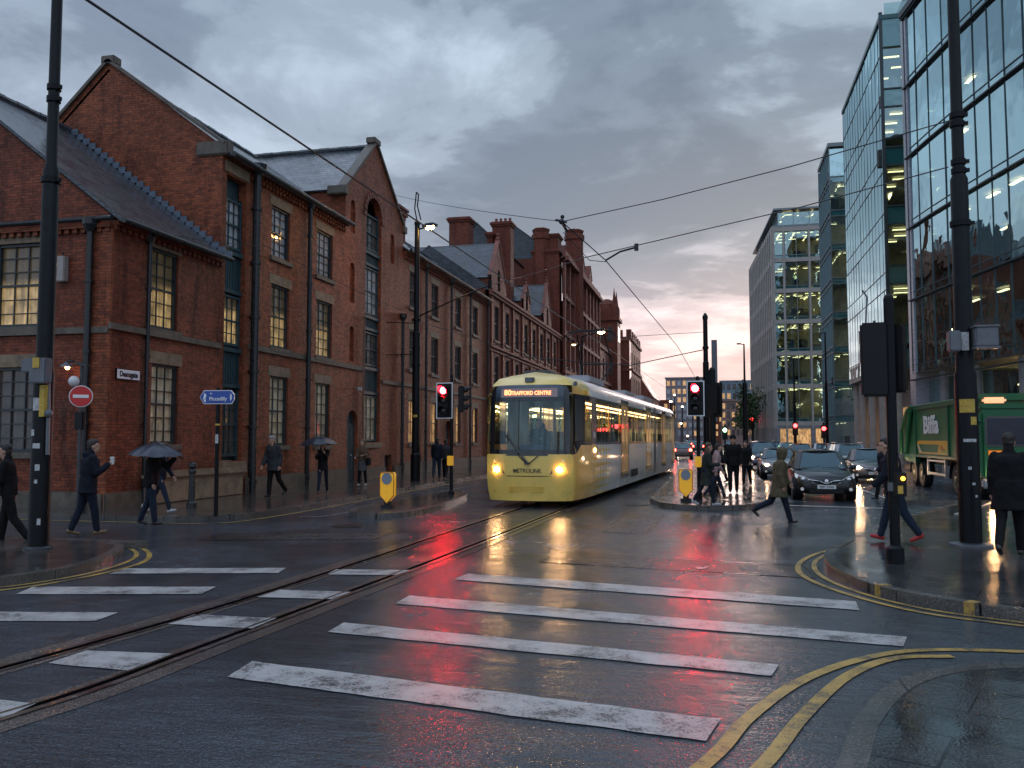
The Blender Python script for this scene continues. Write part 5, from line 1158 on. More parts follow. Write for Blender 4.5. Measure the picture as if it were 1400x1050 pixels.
p3x, p3y = G(1020, 640); p3 = thing('lamp_column', 'slender two part black lamp column beside the man in black on the island', 'street lamp', (p3x, p3y, 0.12))
m = MB(); m.lathe((p3x, p3y, 0), [(0.15, 0.12), (0.14, 5.4), (0.07, 5.45), (0.045, 7.9)], 10); m.build('post', POLE, p3); m = MB(); m.cyl((p3x, p3y, 7.85), (p3x-0.3, p3y, 7.95), 0.03); m.bev(p3x-0.45, p3y-0.05, 7.88, p3x-0.2, p3y+0.05, 7.97, 0.01); m.build('lamp_head', POLE_G, p3)
for i, (px, ptop, Y_, lab) in enumerate(((1085, 490, 92, 'thin dark street column in front of the grid office, second column from its left edge'), (1128, 455, 84, 'tallest thin dark column in front of the grid office glass'), (1131, 600, 60, ''))):
    if not lab: continue
    x, z = YP(px, ptop, Y_); t = thing('street_column', lab, 'street lamp', (x, Y_, 0)); m = MB(); m.lathe((x, Y_, 0), [(0.16, 0), (0.14, z*0.6), (0.09, z*0.62), (0.07, z)], 8); m.build('post', POLE, t)
    m = MB(); m.bev(x-0.5, Y_-0.1, z-0.05, x+0.1, Y_+0.1, z+0.05, 0.02); m.build('lamp_head', POLE_G, t)
# far signals and far lamps
DOTS = [(1087, 582, 75, 'red', 'far red traffic signal in front of the grid office base'), (1126, 586, 84, 'red', 'far red signal right of the grid office centre column'), (1028, 573, 140, 'red', 'distant red signal beneath the blue clad block'), (968, 582, 150, 'amber', 'distant amber beacon glimpsed behind the island signals'), (991, 588, 170, 'green', 'distant pale green signal over the waiting traffic')]
REDFAR = pm('far_red_lamp', (1, 0.1, 0.1), 0.3, emit=(1.0, 0.03, 0.03), es=14.0); GRN = pm('far_green_lamp', (0.5, 1, 0.6), 0.3, emit=(0.5, 1.0, 0.55), es=7.0)
for px, py, Y_, c, lab in DOTS:
    x, z = YP(px, py, Y_); t = thing('distant_signal', lab, 'traffic light', (x, Y_, 0)); s = Y_/75
    m = MB(); m.cyl((x, Y_, 0), (x, Y_, z+0.5*s), 0.07*s); m.build('post', POLE, t)
    m = MB(); m.bev(x-0.22*s, Y_-0.2*s, z-0.8*s, x+0.22*s, Y_-0.08*s, z+0.3*s, 0.03); m.build('signal_head', BLK, t)
    m = MB(); m.ball((x, Y_-0.24*s, z), 0.17*s, seg=10); m.build('lamp', {'red': REDFAR, 'amber': AMB, 'green': GRN}[c], t)
WARMFAR = pm('far_warm_lamp', (1, 0.8, 0.5), 0.3, emit=(1.0, 0.72, 0.42), es=12.0)
far_l = [(917, 549, 150), (922, 540, 190), (933, 556, 230), (931, 579, 210), (1016, 565, 200), (1012, 578, 240), (940, 596, 250), (1035, 590, 230), (900, 585, 240), (947, 566, 260), (1005, 590, 260)]
proto = None
for i, (px, py, Y_) in enumerate(far_l):
    x, z = YP(px, py, Y_)
    if proto is None:
        proto = thing('distant_lamp', 'tiny warm street lamp far down the road', 'street lamp', (x, Y_, z), group='tiny lamps far down the street')
        m = MB(); m.ball((0, 0, 0), 0.24, (1, 1, 0.6), seg=8); m.build('lamp', WARMFAR, proto, off=(0, 0, 0)); m = MB(); m.cyl((0, 0.25, -z), (0, 0.25, 0.3), 0.12); m.build('post', POLE, proto, off=(0, 0, 0))
    else:
        o = copy_tree(proto); o.location = (x, Y_, z); sc = Y_/190; o.scale = (sc, sc, sc); o.location.z = z
        for ch in o.children:
            if 'post' in ch.name:
                mm = MB(); mm.cyl((0, 0.25, -z/sc), (0, 0.25, 0.3), 0.12); t_ = mm.build('tmp', POLE); ch.data = t_.data; bpy.data.objects.remove(t_)

# keep left bollards
def bollard(label, x, y, z=0.12, rz=0):
    t = thing('keep_left_bollard', label, 'bollard', (x, y, z), rz, group='yellow island bollards'); t.scale = (0.80, 0.8, 0.88)
    m = MB(); m.bev(-0.19, -0.15, 0, 0.19, 0.15, 0.10, 0.02); m.bev(-0.10, -0.08, 0.1, 0.10, 0.08, 0.2, 0.01); m.build('base', RUB, t, off=(0, 0, 0))
    sh = [(-0.24, 0.95), (-0.21, 1.02), (0.21, 1.02), (0.24, 0.95), (0.24, 0.36), (0.0, 0.13), (-0.24, 0.36)]
    def pl(s, y0, y1, mat, nm):
        m = MB(); n = len(sh); c = (0, 0.6); P_ = [(c[0]+(p[0]-c[0])*s, c[1]+(p[1]-c[1])*(1-(1-s)*0.6)) for p in sh]
        m.add([(p[0], y0, p[1]) for p in P_]+[(p[0], y1, p[1]) for p in P_], [tuple(range(n)), tuple(reversed(range(n, 2*n)))]+[(i, n+i, n+(i+1) % n, (i+1) % n) for i in range(n)]); return m.build(nm, mat, t, off=(0, 0, 0))
    pl(1.0, -0.09, 0.09, YEL, 'shell'); 
    m = MB(); n = len(sh)
    for i in range(n):
        a = sh[i]; b = sh[(i+1) % n]; m.cyl((a[0]*0.96, -0.098, 0.6+(a[1]-0.6)*0.97), (b[0]*0.96, -0.098, 0.6+(b[1]-0.6)*0.97), 0.012, n=6)
    m.build('edge_trim', pm('bollard_trim', (0.25, 0.06, 0.02), 0.4), t, off=(0, 0, 0))
    m = MB(); m.cyl((0, -0.092, 0.84), (0, -0.115, 0.84), 0.165, n=24); m.build('round_sign', pm('grey_disc', (0.20, 0.23, 0.27), 0.35), t, off=(0, 0, 0))
    return t
bx, by = G(530, 695, 0.12); bollard('yellow shield shaped bollard on the small island left of the tram', bx, by)
bx, by = G(938, 686, 0.12); bollard('yellow shield shaped bollard at the tip of the tram island right of the tram', bx, by)

# no entry sign, direction sign, nameplate, wall lamp, box, black bollard
nx_, ny_ = -13.6, 17.75; ne = thing('no_entry_sign', 'round red no entry sign on a post at the brick corner', 'road sign', (nx_, ny_, 0.12))
x, z = YP(111, 542, ny_); nx_ = x; ne.location.x = x
m = MB(); m.cyl((nx_, ny_, 0.12), (nx_, ny_, z+0.75), 0.045, n=10); m.build('post', POLE_G, ne)
SN = Vector((math.sin(R(35)), -math.cos(R(35)), 0)); sc_ = Vector((nx_, ny_, z))
m = MB(); m.cyl(sc_+SN*0.06, sc_+SN*0.085, 0.24, n=32); d_ = m.build('sign_face', REDPAINT, ne); m = MB(); m.cyl(sc_+SN*0.05, sc_+SN*0.07, 0.26, n=32); m.build('rim', WHITEP, d_)
m = MB(); m.obox(sc_+SN*0.088, (0.34, 0.006, 0.075), R(35)); m.build('white_bar', WHITEP, d_)
m = MB(); m.bev(nx_-0.14, ny_-0.05, z-0.8, nx_+0.1, ny_+0.06, z-0.36, 0.02); m.build('control_box', BLK, ne)
m = MB(); m.tube([(nx_, ny_, z+0.45), (nx_+0.0, ny_-0.02, z+0.72)], 0.02); m.obox((nx_+0.12, ny_-0.15, z+0.76), (0.36, 0.14, 0.035), 0, ry=R(14)); m.build('lamp_hood', POLE_G, ne)
m = MB(); m.ball((nx_-0.13, ny_-0.1, z+0.36), 0.13, seg=14); m.build('globe', pm('white_globe', (0.6, 0.6, 0.6), 0.25), ne)
WL = pm('wall_lamp_glow', (1, 0.6, 0.3), 0.4, emit=(1.0, 0.42, 0.12), es=30.0)
wx, wz = YP(95, 501, 18.55); wl = thing('wall_lamp', 'small hooded lamp throwing orange light down the brick corner wall', 'wall lamp', (wx, 18.7, wz))
m = MB(); m.tube([(wx+0.14, 18.80, wz+0.06), (wx+0.12, 18.5, wz+0.14), (wx, 18.42, wz+0.1)], 0.02); m.build('arm', POLE_G, wl); m = MB(); m.lathe((wx, 18.45, wz-0.02), [(0.17, 0), (0.14, 0.04), (0.05, 0.1), (0.03, 0.14)], 14); m.build('shade', BOXG, wl); m = MB(); m.ball((wx, 18.48, wz-0.03), 0.055); m.build('bulb', WL, wl)
dx_, dy_ = G(295, 706, 0.12); ds = thing('direction_sign', 'blue pedestrian finger sign with white lettering on a black post', 'road sign', (dx_, dy_, 0.12))
m = MB(); m.cyl((dx_, dy_, 0.12), (dx_, dy_, 3.0), 0.05, n=10); m.build('post', POLE, ds)
_, z = YP(293, 543, dy_-0.08); zc = z; L_ = 0.42
def plate(s, y0, y1, mat, nm, par):
    P_ = [(-L_+0.02, 0), (-L_+0.12, 0.155), (L_-0.08, 0.155), (L_, 0.06), (L_, -0.06), (L_-0.06, -0.155), (-L_+0.12, -0.155)]; n = len(P_); m = MB(); M = Matrix.Translation((dx_, dy_, zc)) @ Matrix.Rotation(R(6), 4, 'Z')
    m.add([M @ Vector((p[0]*s[0], y0, p[1]*s[1])) for p in P_]+[M @ Vector((p[0]*s[0], y1, p[1]*s[1])) for p in P_], [tuple(range(n)), tuple(reversed(range(n, 2*n)))]+[(i, (i+1) % n, n+(i+1) % n, n+i) for i in range(n)]); return m.build(nm, mat, par)
pl_ = plate((1, 1), -0.085, -0.06, WHITEP, 'sign_border', ds); plate((0.975, 0.90), -0.089, -0.084, BLUEP, 'sign_face', ds)
f_ = ds
lettering('Piccadilly', 0.115, (0.05, -0.092, zc-0.12-0.04), (R(90), 0, R(6)), WHITEP, ds, 0.002)
lettering('At', 0.06, (-0.12, -0.092-0.012, zc-0.12+0.08), (R(90), 0, R(6)), WHITEP, ds)
m = MB(); M = Matrix.Translation((dx_, dy_, zc)) @ Matrix.Rotation(R(6), 4, 'Z')
for p in ([(-0.29, 0.10), (-0.24, 0.06), (-0.25, -0.02), (-0.32, -0.05), (-0.30, 0.03)], [(-0.31, -0.05), (-0.25, -0.04), (-0.25, -0.11), (-0.28, -0.11)], [(0.33, 0.08), (0.36, 0.05), (0.36, -0.05), (0.33, -0.09), (0.32, 0.0)]): m.poly([M @ Vector((q[0], -0.0935, q[1])) for q in p])
m.build('pictogram', WHITEP, ds)
m = MB(); m.cyl((dx_, dy_, 2.15), (dx_, dy_, 2.19), 0.056, n=10); m.build('yellow_band', STICK_Y, ds); sticker(ds, dx_, dy_, 0.05, -1.4, 1.75, 0.07, 0.2, STICK_W)
# nameplate on the corner
ya, z1_ = XP(160, 505, FX+0.06); yb, _ = XP(192, 512, FX+0.06); zc = (z1_+XP(160, 516, FX+0.06)[1])/2
nm_ = thing('street_nameplate', 'small white street nameplate with black lettering on the corner brickwork', 'street sign', (FX+0.05, (ya+yb)/2, zc))
m = MB(); m.bev(FX+0.003, ya, zc-0.14, FX+0.05, yb, zc+0.14, 0.008); m.build('border', BLK, nm_); m = MB(); m.box(FX+0.051, ya+0.02, zc-0.12, FX+0.056, yb-0.02, zc+0.12); m.build('plate', WHITEP, nm_)
lettering('Deansgate', 0.20, (0.012, 0, 0), (R(90), 0, R(90)), BLK, nm_, 0.006, 0.002, sx=min(1.0, (yb-ya-0.1)/0.98))
ex, ez = YP(81, 367, 18.6); eb = thing('electrical_box', 'small pale grey box fixed high on the corner brick wall', 'electrical box', (ex, 18.75, ez))
m = MB(); m.bev(ex-0.13, 18.6, ez-0.33, ex+0.13, 18.79, ez+0.33, 0.02); m.build('casing', pm('pale_box', (0.32, 0.28, 0.26), 0.5, noise=0.15), eb); m = MB(); m.tube([(ex, 18.7, ez+0.33), (ex, 18.72, ez+0.45)], 0.02); m.build('cable_gland', BLK, eb)
kx, ky = G(262, 694, 0.12); kb_ = thing('cast_iron_bollard', 'short black cast iron bollard by the brick wall behind the umbrella', 'bollard', (kx, ky, 0.12))
m = MB(); m.lathe((kx, ky, 0.12), [(0.13, 0), (0.13, 0.12), (0.09, 0.16), (0.075, 0.85), (0.10, 0.88), (0.10, 0.93), (0.07, 0.97), (0.11, 1.03), (0.10, 1.1), (0.03, 1.15)], 14); m.build('post', IRON, kb_, smooth='auto')
# stone bench ledge against the terrace
lx0, ly0 = FX+0.02, 20.9; lg = thing('stone_ledge', 'long rounded stone ledge along the foot of the corner building', 'ledge', (FX+0.25, 22.4, 0.12))
m = MB(); m.bev(FX+0.13, 19.9, 0.72, FX+0.42, 24.9, 0.98, 0.09); m.bev(FX+0.13, 20.1, 0.12, FX+0.34, 24.7, 0.72, 0.02); m.build('ledge', STONE, lg)
for i, y in enumerate((33.8,)):
    pass
m = MB()
LEAF = pm('wet_leaf_litter', (0.30, 0.15, 0.03), 0.4); PAPER = pm('wet_paper', (0.5, 0.45, 0.45), 0.4)
x, y = G(962, 778); lt_ = tag(MB().add([(x-0.09, y-0.1, 0.012), (x+0.02, y-0.04, 0.016), (x+0.08, y+0.10, 0.05), (x-0.0, y+0.06, 0.014), (x-0.10, y+0.02, 0.03)], [(0, 1, 2, 3, 4)]).build('litter', PAPER), 'crumpled scrap of pale paper on the road above the crosswalk', 'litter', None)

# ------------------------------------------------------------------ overhead wires
def wire(name, label, pts, r=0.012, sag=0.0, cat='cable', extra=None):
    m = MB()
    for a, b in zip(pts, pts[1:]):
        a = Vector(a); b = Vector(b); n = max(1, int((b-a).length/2.5)) if sag else 1
        q = [a.lerp(b, i/n)-Vector((0, 0, sag*4*(i/n)*(1-i/n))) for i in range(n+1)]
        m.tube(q, r, 5)
    if extra: extra(m)
    return tag(m.build(name, WIRE), label, cat, 'overhead tram wires')
def W3(px, py, z): x, y = G(px, py, z); return (x, y, z)
a0 = Vector(W3(118, 0, 6.2)); a1 = Vector(W3(550, 289, 6.2)); a2 = Vector(W3(850, 489, 6.1)); back = a0 + (a0-a1)*1.2
wire('contact_wire', 'thick double tram wire sweeping from the top left down to the tram', [tuple(back), tuple(a0), tuple(a1), tuple(a2), (-3.2, 90, 6.0), (-2.8, 200, 6.0)], 0.012)
wire('contact_wire', 'lower strand of the tram wire sweeping from the top left', [tuple(v+Vector((0.07, 0, -0.035))) for v in (back, a0, a1, a2)], 0.008)
J1 = W3(768, 303, 7.0); RPa = (RPX-0.14, RPY, YP(1303, 165, RPY)[1]); RPb = (RPX-0.16, RPY, YP(1303, 228, RPY)[1])
LW = XP(540, 267, FX+0.1); LW = (FX+0.1, LW[0], LW[1])
wire('span_wire', 'upper span wire from the right pole to the junction above the street', [RPa, J1], 0.011, 0.10)
wire('span_wire', 'span wire from the warehouse gable to the junction above the street', [LW, J1], 0.010, 0.08)
J2 = Vector(W3(800, 352, 6.4)); J2b = W3(790, 352, 6.4)
def yoke(m):
    p = Vector(W3(870, 338, 6.35)); q = Vector(W3(828, 356, 6.3)); r_ = Vector(W3(848, 344, 6.4)); m.tube([p, r_, q], 0.025, 6); m.cyl(p+Vector((0, 0, -0.08)), p+Vector((0, 0, 0.08)), 0.05)
wire('span_wire', 'lower span wire from the right pole down past the junction with its curved bracket', [RPb, W3(945, 318, 6.6), tuple(J2), (arm_tip[0], arm_tip[1], 8.2)], 0.012, 0.05, extra=yoke)
b1_ = Vector(W3(768, 303, 6.95)); b2_ = Vector(W3(926, 473, 6.0))
wire('contact_wire', 'single tram wire dropping from the street junction toward the pale horizon', [tuple(b1_), W3(828, 356, 6.3), tuple(b2_), (-0.6, 90, 6.0), (-0.6, 200, 6)], 0.014)
wire('contact_wire', 'twin strand beside the tram wire under the street junction', [W3(770, 318, 6.8), W3(806, 356, 6.35), W3(829, 358, 6.3)], 0.010)
P2a = (p2x-0.1, p2y, YP(962, 478, p2y)[1]); P2b = (p2x-0.1, p2y, YP(962, 454, p2y)[1])
wire('span_wire', 'short span wire from the island pole toward the pantograph', [P2a, (-5.2, 56, 6.6), (-13.5, 56, 7.4)], 0.03)
wire('span_wire', 'upper thin guy wire from the island pole to the terrace', [P2b, (-14.7, 58, 8.4)], 0.016)
wire('span_wire', 'faint low wire from the warehouse lamp pole to the far terrace lamp', [(l1x, l1y, 6.8), (-8, 60, 6.3), (-11.6, 78, 6.8)], 0.014)
wire('guy_wire', 'slack wire crossing the warehouse front under the eaves', [(FX+0.25, 19.2, 7.3), (FX+0.5, 25.6, 8.2), (l1x, l1y, 7.0)], 0.010, 0.1)
m = MB(); p = Vector(b1_); m.ball(p, 0.07); m.cyl(p+Vector((-0.15, 0, 0.05)), p+Vector((0.12, 0, -0.02)), 0.03); q = Vector(W3(775, 316, 6.85)); m.cyl(p, q, 0.035); m.ball(p+Vector((0.0, 0.1, 0.14)), 0.05)
tag(m.build('wire_clamp', WIRE), 'dark clamp where the span wires meet above the street', 'clamp')
# ------------------------------------------------------------------ tram (local: nose at y = 0 facing -y, body runs +y)
TW = 1.37; TL = 29.0
tr = thing('tram', 'yellow and silver articulated tram with lit orange destination sign and glowing headlights', 'tram', (-4.86, 22.55, 0.0), R(-2.9))
TY = bpy.data.materials.new('tram_livery'); TY.use_nodes = True; t = TY.node_tree; b = t.nodes['Principled BSDF']
tc = N(t, 'ShaderNodeTexCoord'); sp = N(t, 'ShaderNodeSeparateXYZ'); Lk(t, tc.outputs['Object'], sp.inputs[0])
yel = (0.80, 0.55, 0.12); sil = (0.80, 0.78, 0.75); roof_c = (0.74, 0.71, 0.70)
# halftone squares fading from yellow to silver
qx = math_node(t, 'FRACT', math_node(t, 'MULTIPLY', sp.outputs[1], 2.0)); qz = math_node(t, 'FRACT', math_node(t, 'MULTIPLY', sp.outputs[2], 4.6))
dd = math_node(t, 'MAXIMUM', math_node(t, 'ABSOLUTE', math_node(t, 'SUBTRACT', qx, 0.5)), math_node(t, 'ABSOLUTE', math_node(t, 'SUBTRACT', qz, 0.5)))
prog = math_node(t, 'MULTIPLY_ADD', sp.outputs[1], 0.18, -0.24)       # 0 at y 1.75 -> 1 at y 8
isil = math_node(t, 'LESS_THAN', dd, math_node(t, 'MULTIPLY', prog, 0.62))
nosey = math_node(t, 'GREATER_THAN', math_node(t, 'ADD', sp.outputs[1], math_node(t, 'MULTIPLY', sp.outputs[2], -0.35)), 1.0)
nd = N(t, 'ShaderNodeTexNoise', in_Scale=1.6, in_Detail=6.0, in_Roughness=0.7); Lk(t, tc.outputs['Object'], nd.inputs['Vector'])
c = mixc(t, math_node(t, 'MULTIPLY', isil, nosey), yel, sil)
up_ = math_node(t, 'GREATER_THAN', sp.outputs[2], 3.02); back_ = math_node(t, 'GREATER_THAN', sp.outputs[1], 2.1)
c = mixc(t, math_node(t, 'MULTIPLY', up_, back_), c, roof_c)
roofz = math_node(t, 'GREATER_THAN', sp.outputs[2], 3.50); c = mixc(t, math_node(t, 'MULTIPLY', roofz, math_node(t, 'GREATER_THAN', sp.outputs[1], 1.2)), c, roof_c)
dirt = math_node(t, 'MULTIPLY', ramp(t, nd.outputs[0], [(0.45, 0.0), (0.7, 0.35)]), ramp(t, sp.outputs[2], [(0.3, 1.0), (1.3, 0.15)]))
c = mixc(t, dirt, c, (0.09, 0.08, 0.06)); Lk(t, c, b.inputs['Base Color']); b.inputs['Roughness'].default_value = 0.25; b.inputs['Coat Weight'].default_value = 0.6; b.inputs['Coat Roughness'].default_value = 0.06
T_BLACK = pm('tram_black', (0.010, 0.014, 0.016), 0.12, coat=0.5); T_UNDER = pm('tram_underframe', (0.012, 0.012, 0.012), 0.7)
T_GLASS = glass_mat('tram_glass', (0.72, 0.74, 0.74), 0.03, wob=0.1); T_WIND = glass_mat('tram_windscreen', (0.75, 0.80, 0.84), 0.04, wob=0.05)
T_INT = pm('tram_interior', (0.50, 0.40, 0.26), 0.6); T_SEAT = pm('tram_seat', (0.05, 0.07, 0.13), 0.8); T_POLE = pm('tram_grab_pole', (0.75, 0.5, 0.06), 0.3)
T_LAMP = pm('tram_ceiling_light', (1, 0.8, 0.5), 0.4, emit=(1.0, 0.62, 0.28), es=6.5)
HEADL = pm('headlamp_on', (1, 1, 0.9), 0.3, emit=(1.0, 0.55, 0.24), es=130.0)
# body shell as sections along y; half profile: (half width, z)
def prof_at(y):
    k = min(1.0, max(0.0, y/2.2)); ks = k**0.62
    w_ = 1.13 + (TW-1.13)*ks                       # narrows to the nose
    wt = w_*(0.98 + 0.02*ks)
    top = 3.34 + 0.34*min(1, max(0, y/1.0))**0.55
    return [(w_*0.94, 0.20), (w_*0.985, 0.55), (w_, 0.84), (w_, 1.2), (w_, 1.40), (w_, 1.70), (wt, 2.3), (wt*0.99, 3.02), (wt*0.975, 3.2), (wt*0.93, min(3.36, top-0.02)), (wt*0.80, min(3.52, top-0.01)), (wt*0.55, min(3.62, top)), (0, top+0.03)]
def front_y(x, z):                                  # how far back the nose surface is
    yb = 0.10*max(0, (0.84-z)) if z < 0.84 else 0.0
    if z > 1.40: yb += 0.13*(z-1.40)/1.9 + 0.55*max(0, (z-3.10)/0.45)**2.2
    return yb + 0.33*abs(x/1.12)**2.6
ZR = [0.30, 0.55, 0.84, 1.2, 1.40, 1.70, 2.3, 3.02, 3.2, 3.36]
shell = MB()
ys = [0.30, 0.55, 1.0, 1.45, 2.0, 2.6, 5.0, 5.15, 6.3, 8.9, 9.0, 9.3, 11.8, 12.0, 13.2, 13.4, 16.0, 16.2, 17.4, 19.6, 19.8, 21.0, 23.0, 24.0, 25.2, 26.2, 27.0, TL]
def ring(y):
    p = prof_at(min(y, TL-y+0.2) if y > TL-3 else y); return [(-x, y, z) for x, z in p[:-1]][:] + [(0, y, p[-1][1])] + [(x, y, z) for x, z in reversed(p[:-1])]
# first ring follows the edge of the nose
p0 = prof_at(0.30)
def ring0():
    r_ = []
    for x, z in p0[:-1]: r_.append((x, front_y(1.10, min(z, 3.4)) + 0.02, z))
    return r_
rings = []
for i, y in enumerate(ys):
    rg = ring(y)
    if i == 0: rg = [(q[0], front_y(1.10, min(q[2], 3.40)) if q[2] < 3.5 else 0.62+ (3.62-q[2])*0.0 , q[2]) for q in rg]
    if i == 1: rg = [(q[0], max(q[1], front_y(1.10, min(q[2], 3.4))+0.25) if q[2] < 3.45 else 0.80, q[2]) for q in rg]
    rings.append(rg)
nr = len(rings[0])
WB = 5; WT = 7        # window band rows (1.70..3.02)
for i in range(len(ys)-1):
    a, b_ = rings[i], rings[i+1]
    for k in range(nr-1):
        kk = k if k < nr//2 else nr-2-k
        if kk in (5, 6) and 0.5 < ys[i] < TL-0.6: continue            # window band left open
        shell.quad(a[k], b_[k], b_[k+1], a[k+1])
# nose cap: below the windscreen and the brow above it
NX = 12
def cap_rows(z0, z1, n):
    for j in range(n):
        za = z0+(z1-z0)*j/n; zb = z0+(z1-z0)*(j+1)/n
        def hw(z):
            P_ = rings[0][:nr//2+1]
            for q, r_ in zip(P_, P_[1:]):
                if q[2]-1e-6 <= z <= r_[2]+1e-6: t_ = (z-q[2])/max(1e-6, r_[2]-q[2]); return -(q[0]+(r_[0]-q[0])*t_)
            return -P_[0][0] if z < P_[0][2] else -P_[-1][0]
        for i in range(NX):
            f = lambda s, z: (hw(z)*s, front_y(1.10*s, min(z, 3.4)) if z < 3.41 else 0.62, z)
            s0 = -1+2*i/NX; s1 = -1+2*(i+1)/NX
            shell.quad(f(s0, za), f(s1, za), f(s1, zb), f(s0, zb))
for za, zb in ((0.20, 0.55), (0.55, 0.84), (0.84, 1.2), (1.2, 1.44)): cap_rows(za, zb, 2)
cap_rows(3.30, 3.36, 1)
# brow from 3.36 up to the roof
r0_ = rings[0]
top = [(q[0], q[1], q[2]) for q in r0_ if q[2] >= 3.355]
def hwz(z): return {3.36: top[0][0]}.get(z)
n_ = len(top)
lo = [(top[0][0]+(top[-1][0]-top[0][0])*i/(n_-1), 0, 3.36) for i in range(n_)]; lo = [(x, front_y(x, 3.36), z) for x, y, z in lo]
for i in range(n_-1): shell.quad(lo[i], lo[i+1], top[i+1], top[i])
bk = rings[-1]; shell.poly(list(reversed(bk)))
sh = shell.build('body_shell', TY, tr, smooth='auto', off=(0, 0, 0))
# black windscreen surround (wraps round to the cab door) with an opening for the glass
def nose_patch(outline_rows, dy, nm, mat, par, n=14, two=False):
    m = MB()
    for (za, xa0, xa1), (zb, xb0, xb1) in zip(outline_rows, outline_rows[1:]):
        for i in range(n):
            s0, s1 = i/n, (i+1)/n
            f = lambda x, z: (x, front_y(x, z)-dy, z)
            m.quad(f(xa0+(xa1-xa0)*s0, za), f(xa0+(xa1-xa0)*s1, za), f(xb0+(xb1-xb0)*s1, zb), f(xb0+(xb1-xb0)*s0, zb))
    return m.build(nm, mat, par, smooth=True, off=(0, 0, 0))
E_ = 1.115
surr = []
for z in (1.40, 1.55, 1.62): pass
nose_patch([(1.40, -E_, E_), (1.56, -E_, E_)], 0.012, 'windscreen_surround', T_BLACK, tr)
nose_patch([(1.56, -E_, -0.96), (2.3, -E_, -0.96), (3.05, -E_, -0.95), (3.28, -1.0, -0.93)], 0.012, 'windscreen_pillar', T_BLACK, tr, n=4)
nose_patch([(1.56, 0.96, E_), (2.3, 0.96, E_), (3.05, 0.95, E_), (3.28, 0.93, 1.0)], 0.012, 'windscreen_pillar', T_BLACK, tr, n=4)
nose_patch([(2.86, -0.95, 0.95), (2.98, -0.95, 0.95)], 0.013, 'destination_surround', pm('dest_surround', (0.03, 0.045, 0.06), 0.15), tr)
nose_patch([(2.98, -0.95, 0.95), (3.24, -0.95, 0.95), (3.31, -0.86, 0.86)], 0.013, 'destination_header', pm('dest_header', (0.045, 0.065, 0.085), 0.15), tr)
nose_patch([(1.56, -0.96, 0.96), (2.2, -0.96, 0.96), (2.86, -0.955, 0.955)], 0.010, 'windscreen', T_WIND, tr)
# destination display
DEST = pm('destination_leds', (1, 0.35, 0.1), 0.4, emit=(1.0, 0.25, 0.10), es=2.6); DBG = pm('display_panel', (0.06, 0.08, 0.10), 0.2, emit=(0.30, 0.22, 0.24), es=0.22)
nose_patch([(2.97, -0.78, 0.80), (3.21, -0.77, 0.79)], 0.022, 'destination_display', DBG, tr)
dsp = tr
lettering('TRAFFORD CENTRE', 0.145, (0.10, front_y(0.1, 3.08)-0.034, 3.075), (R(86), 0, 0), DEST, tr, 0.004, 0.002, sx=0.86, name='destination_text')
lettering('80', 0.20, (-0.55, front_y(0.5, 3.09)-0.05, 3.09), (R(86), 0, 0), DEST, tr, 0.006, 0.002, name='route_number')
# yellow V below the glass, bumper seam, vents, logo
m = MB(); m.tube([(-0.22, -0.012, 1.40), (0.02, -0.016, 1.18), (0.06, -0.016, 1.18), (0.32, -0.012, 1.40)], 0.014, 6); m.build('bonnet_crease', T_BLACK, tr, off=(0, 0, 0))
m = MB(); n = 20
m.tube([(-1.09+2.18*i/n, front_y(-1.09+2.18*i/n, 0.84)-0.006, 0.86-0.05*max(0, (abs(-1.09+2.18*i/n)-0.9)/0.2)) for i in range(n+1)], 0.010, 5); m.tube([(1.08, 0.24, 0.82), (1.17, 0.7, 0.72), (1.255, 1.4, 0.75), (1.30, 2.2, 0.76), (1.305, 3.2, 0.78)], 0.010, 5); m.build('bumper_seam', T_UNDER, tr, off=(0, 0, 0))
YS = pm('tram_yellow_shade', (0.70, 0.45, 0.05), 0.3)
for z in (0.56, 0.50, 0.44):
    m = MB(); m.bev(-0.50, 0.1*(0.84-z)-0.008, z, 0.46, 0.06, z+0.022, 0.006); m.build('front_vent', YS, tr, off=(0, 0, 0))
RREF = pm('orange_reflector', (0.5, 0.08, 0.02), 0.3)
for x in (-0.92, 0.92):
    m = MB(); m.cyl((x, front_y(x, 0.6)-0.015, 0.62), (x, 0.3, 0.62), 0.045, n=14); m.build('reflector', RREF, tr, off=(0, 0, 0))
    m = MB(); m.cyl((x, front_y(x, 0.5)-0.012, 0.46), (x, 0.3, 0.46), 0.035, n=12); m.build('bolt_cover', T_UNDER, tr, off=(0, 0, 0))
lettering('METROLINK', 0.155, (0.02, -0.012, 1.00), (R(90), 0, 0), T_BLACK, tr, 0.001, 0.003, sx=0.92, name='front_lettering')
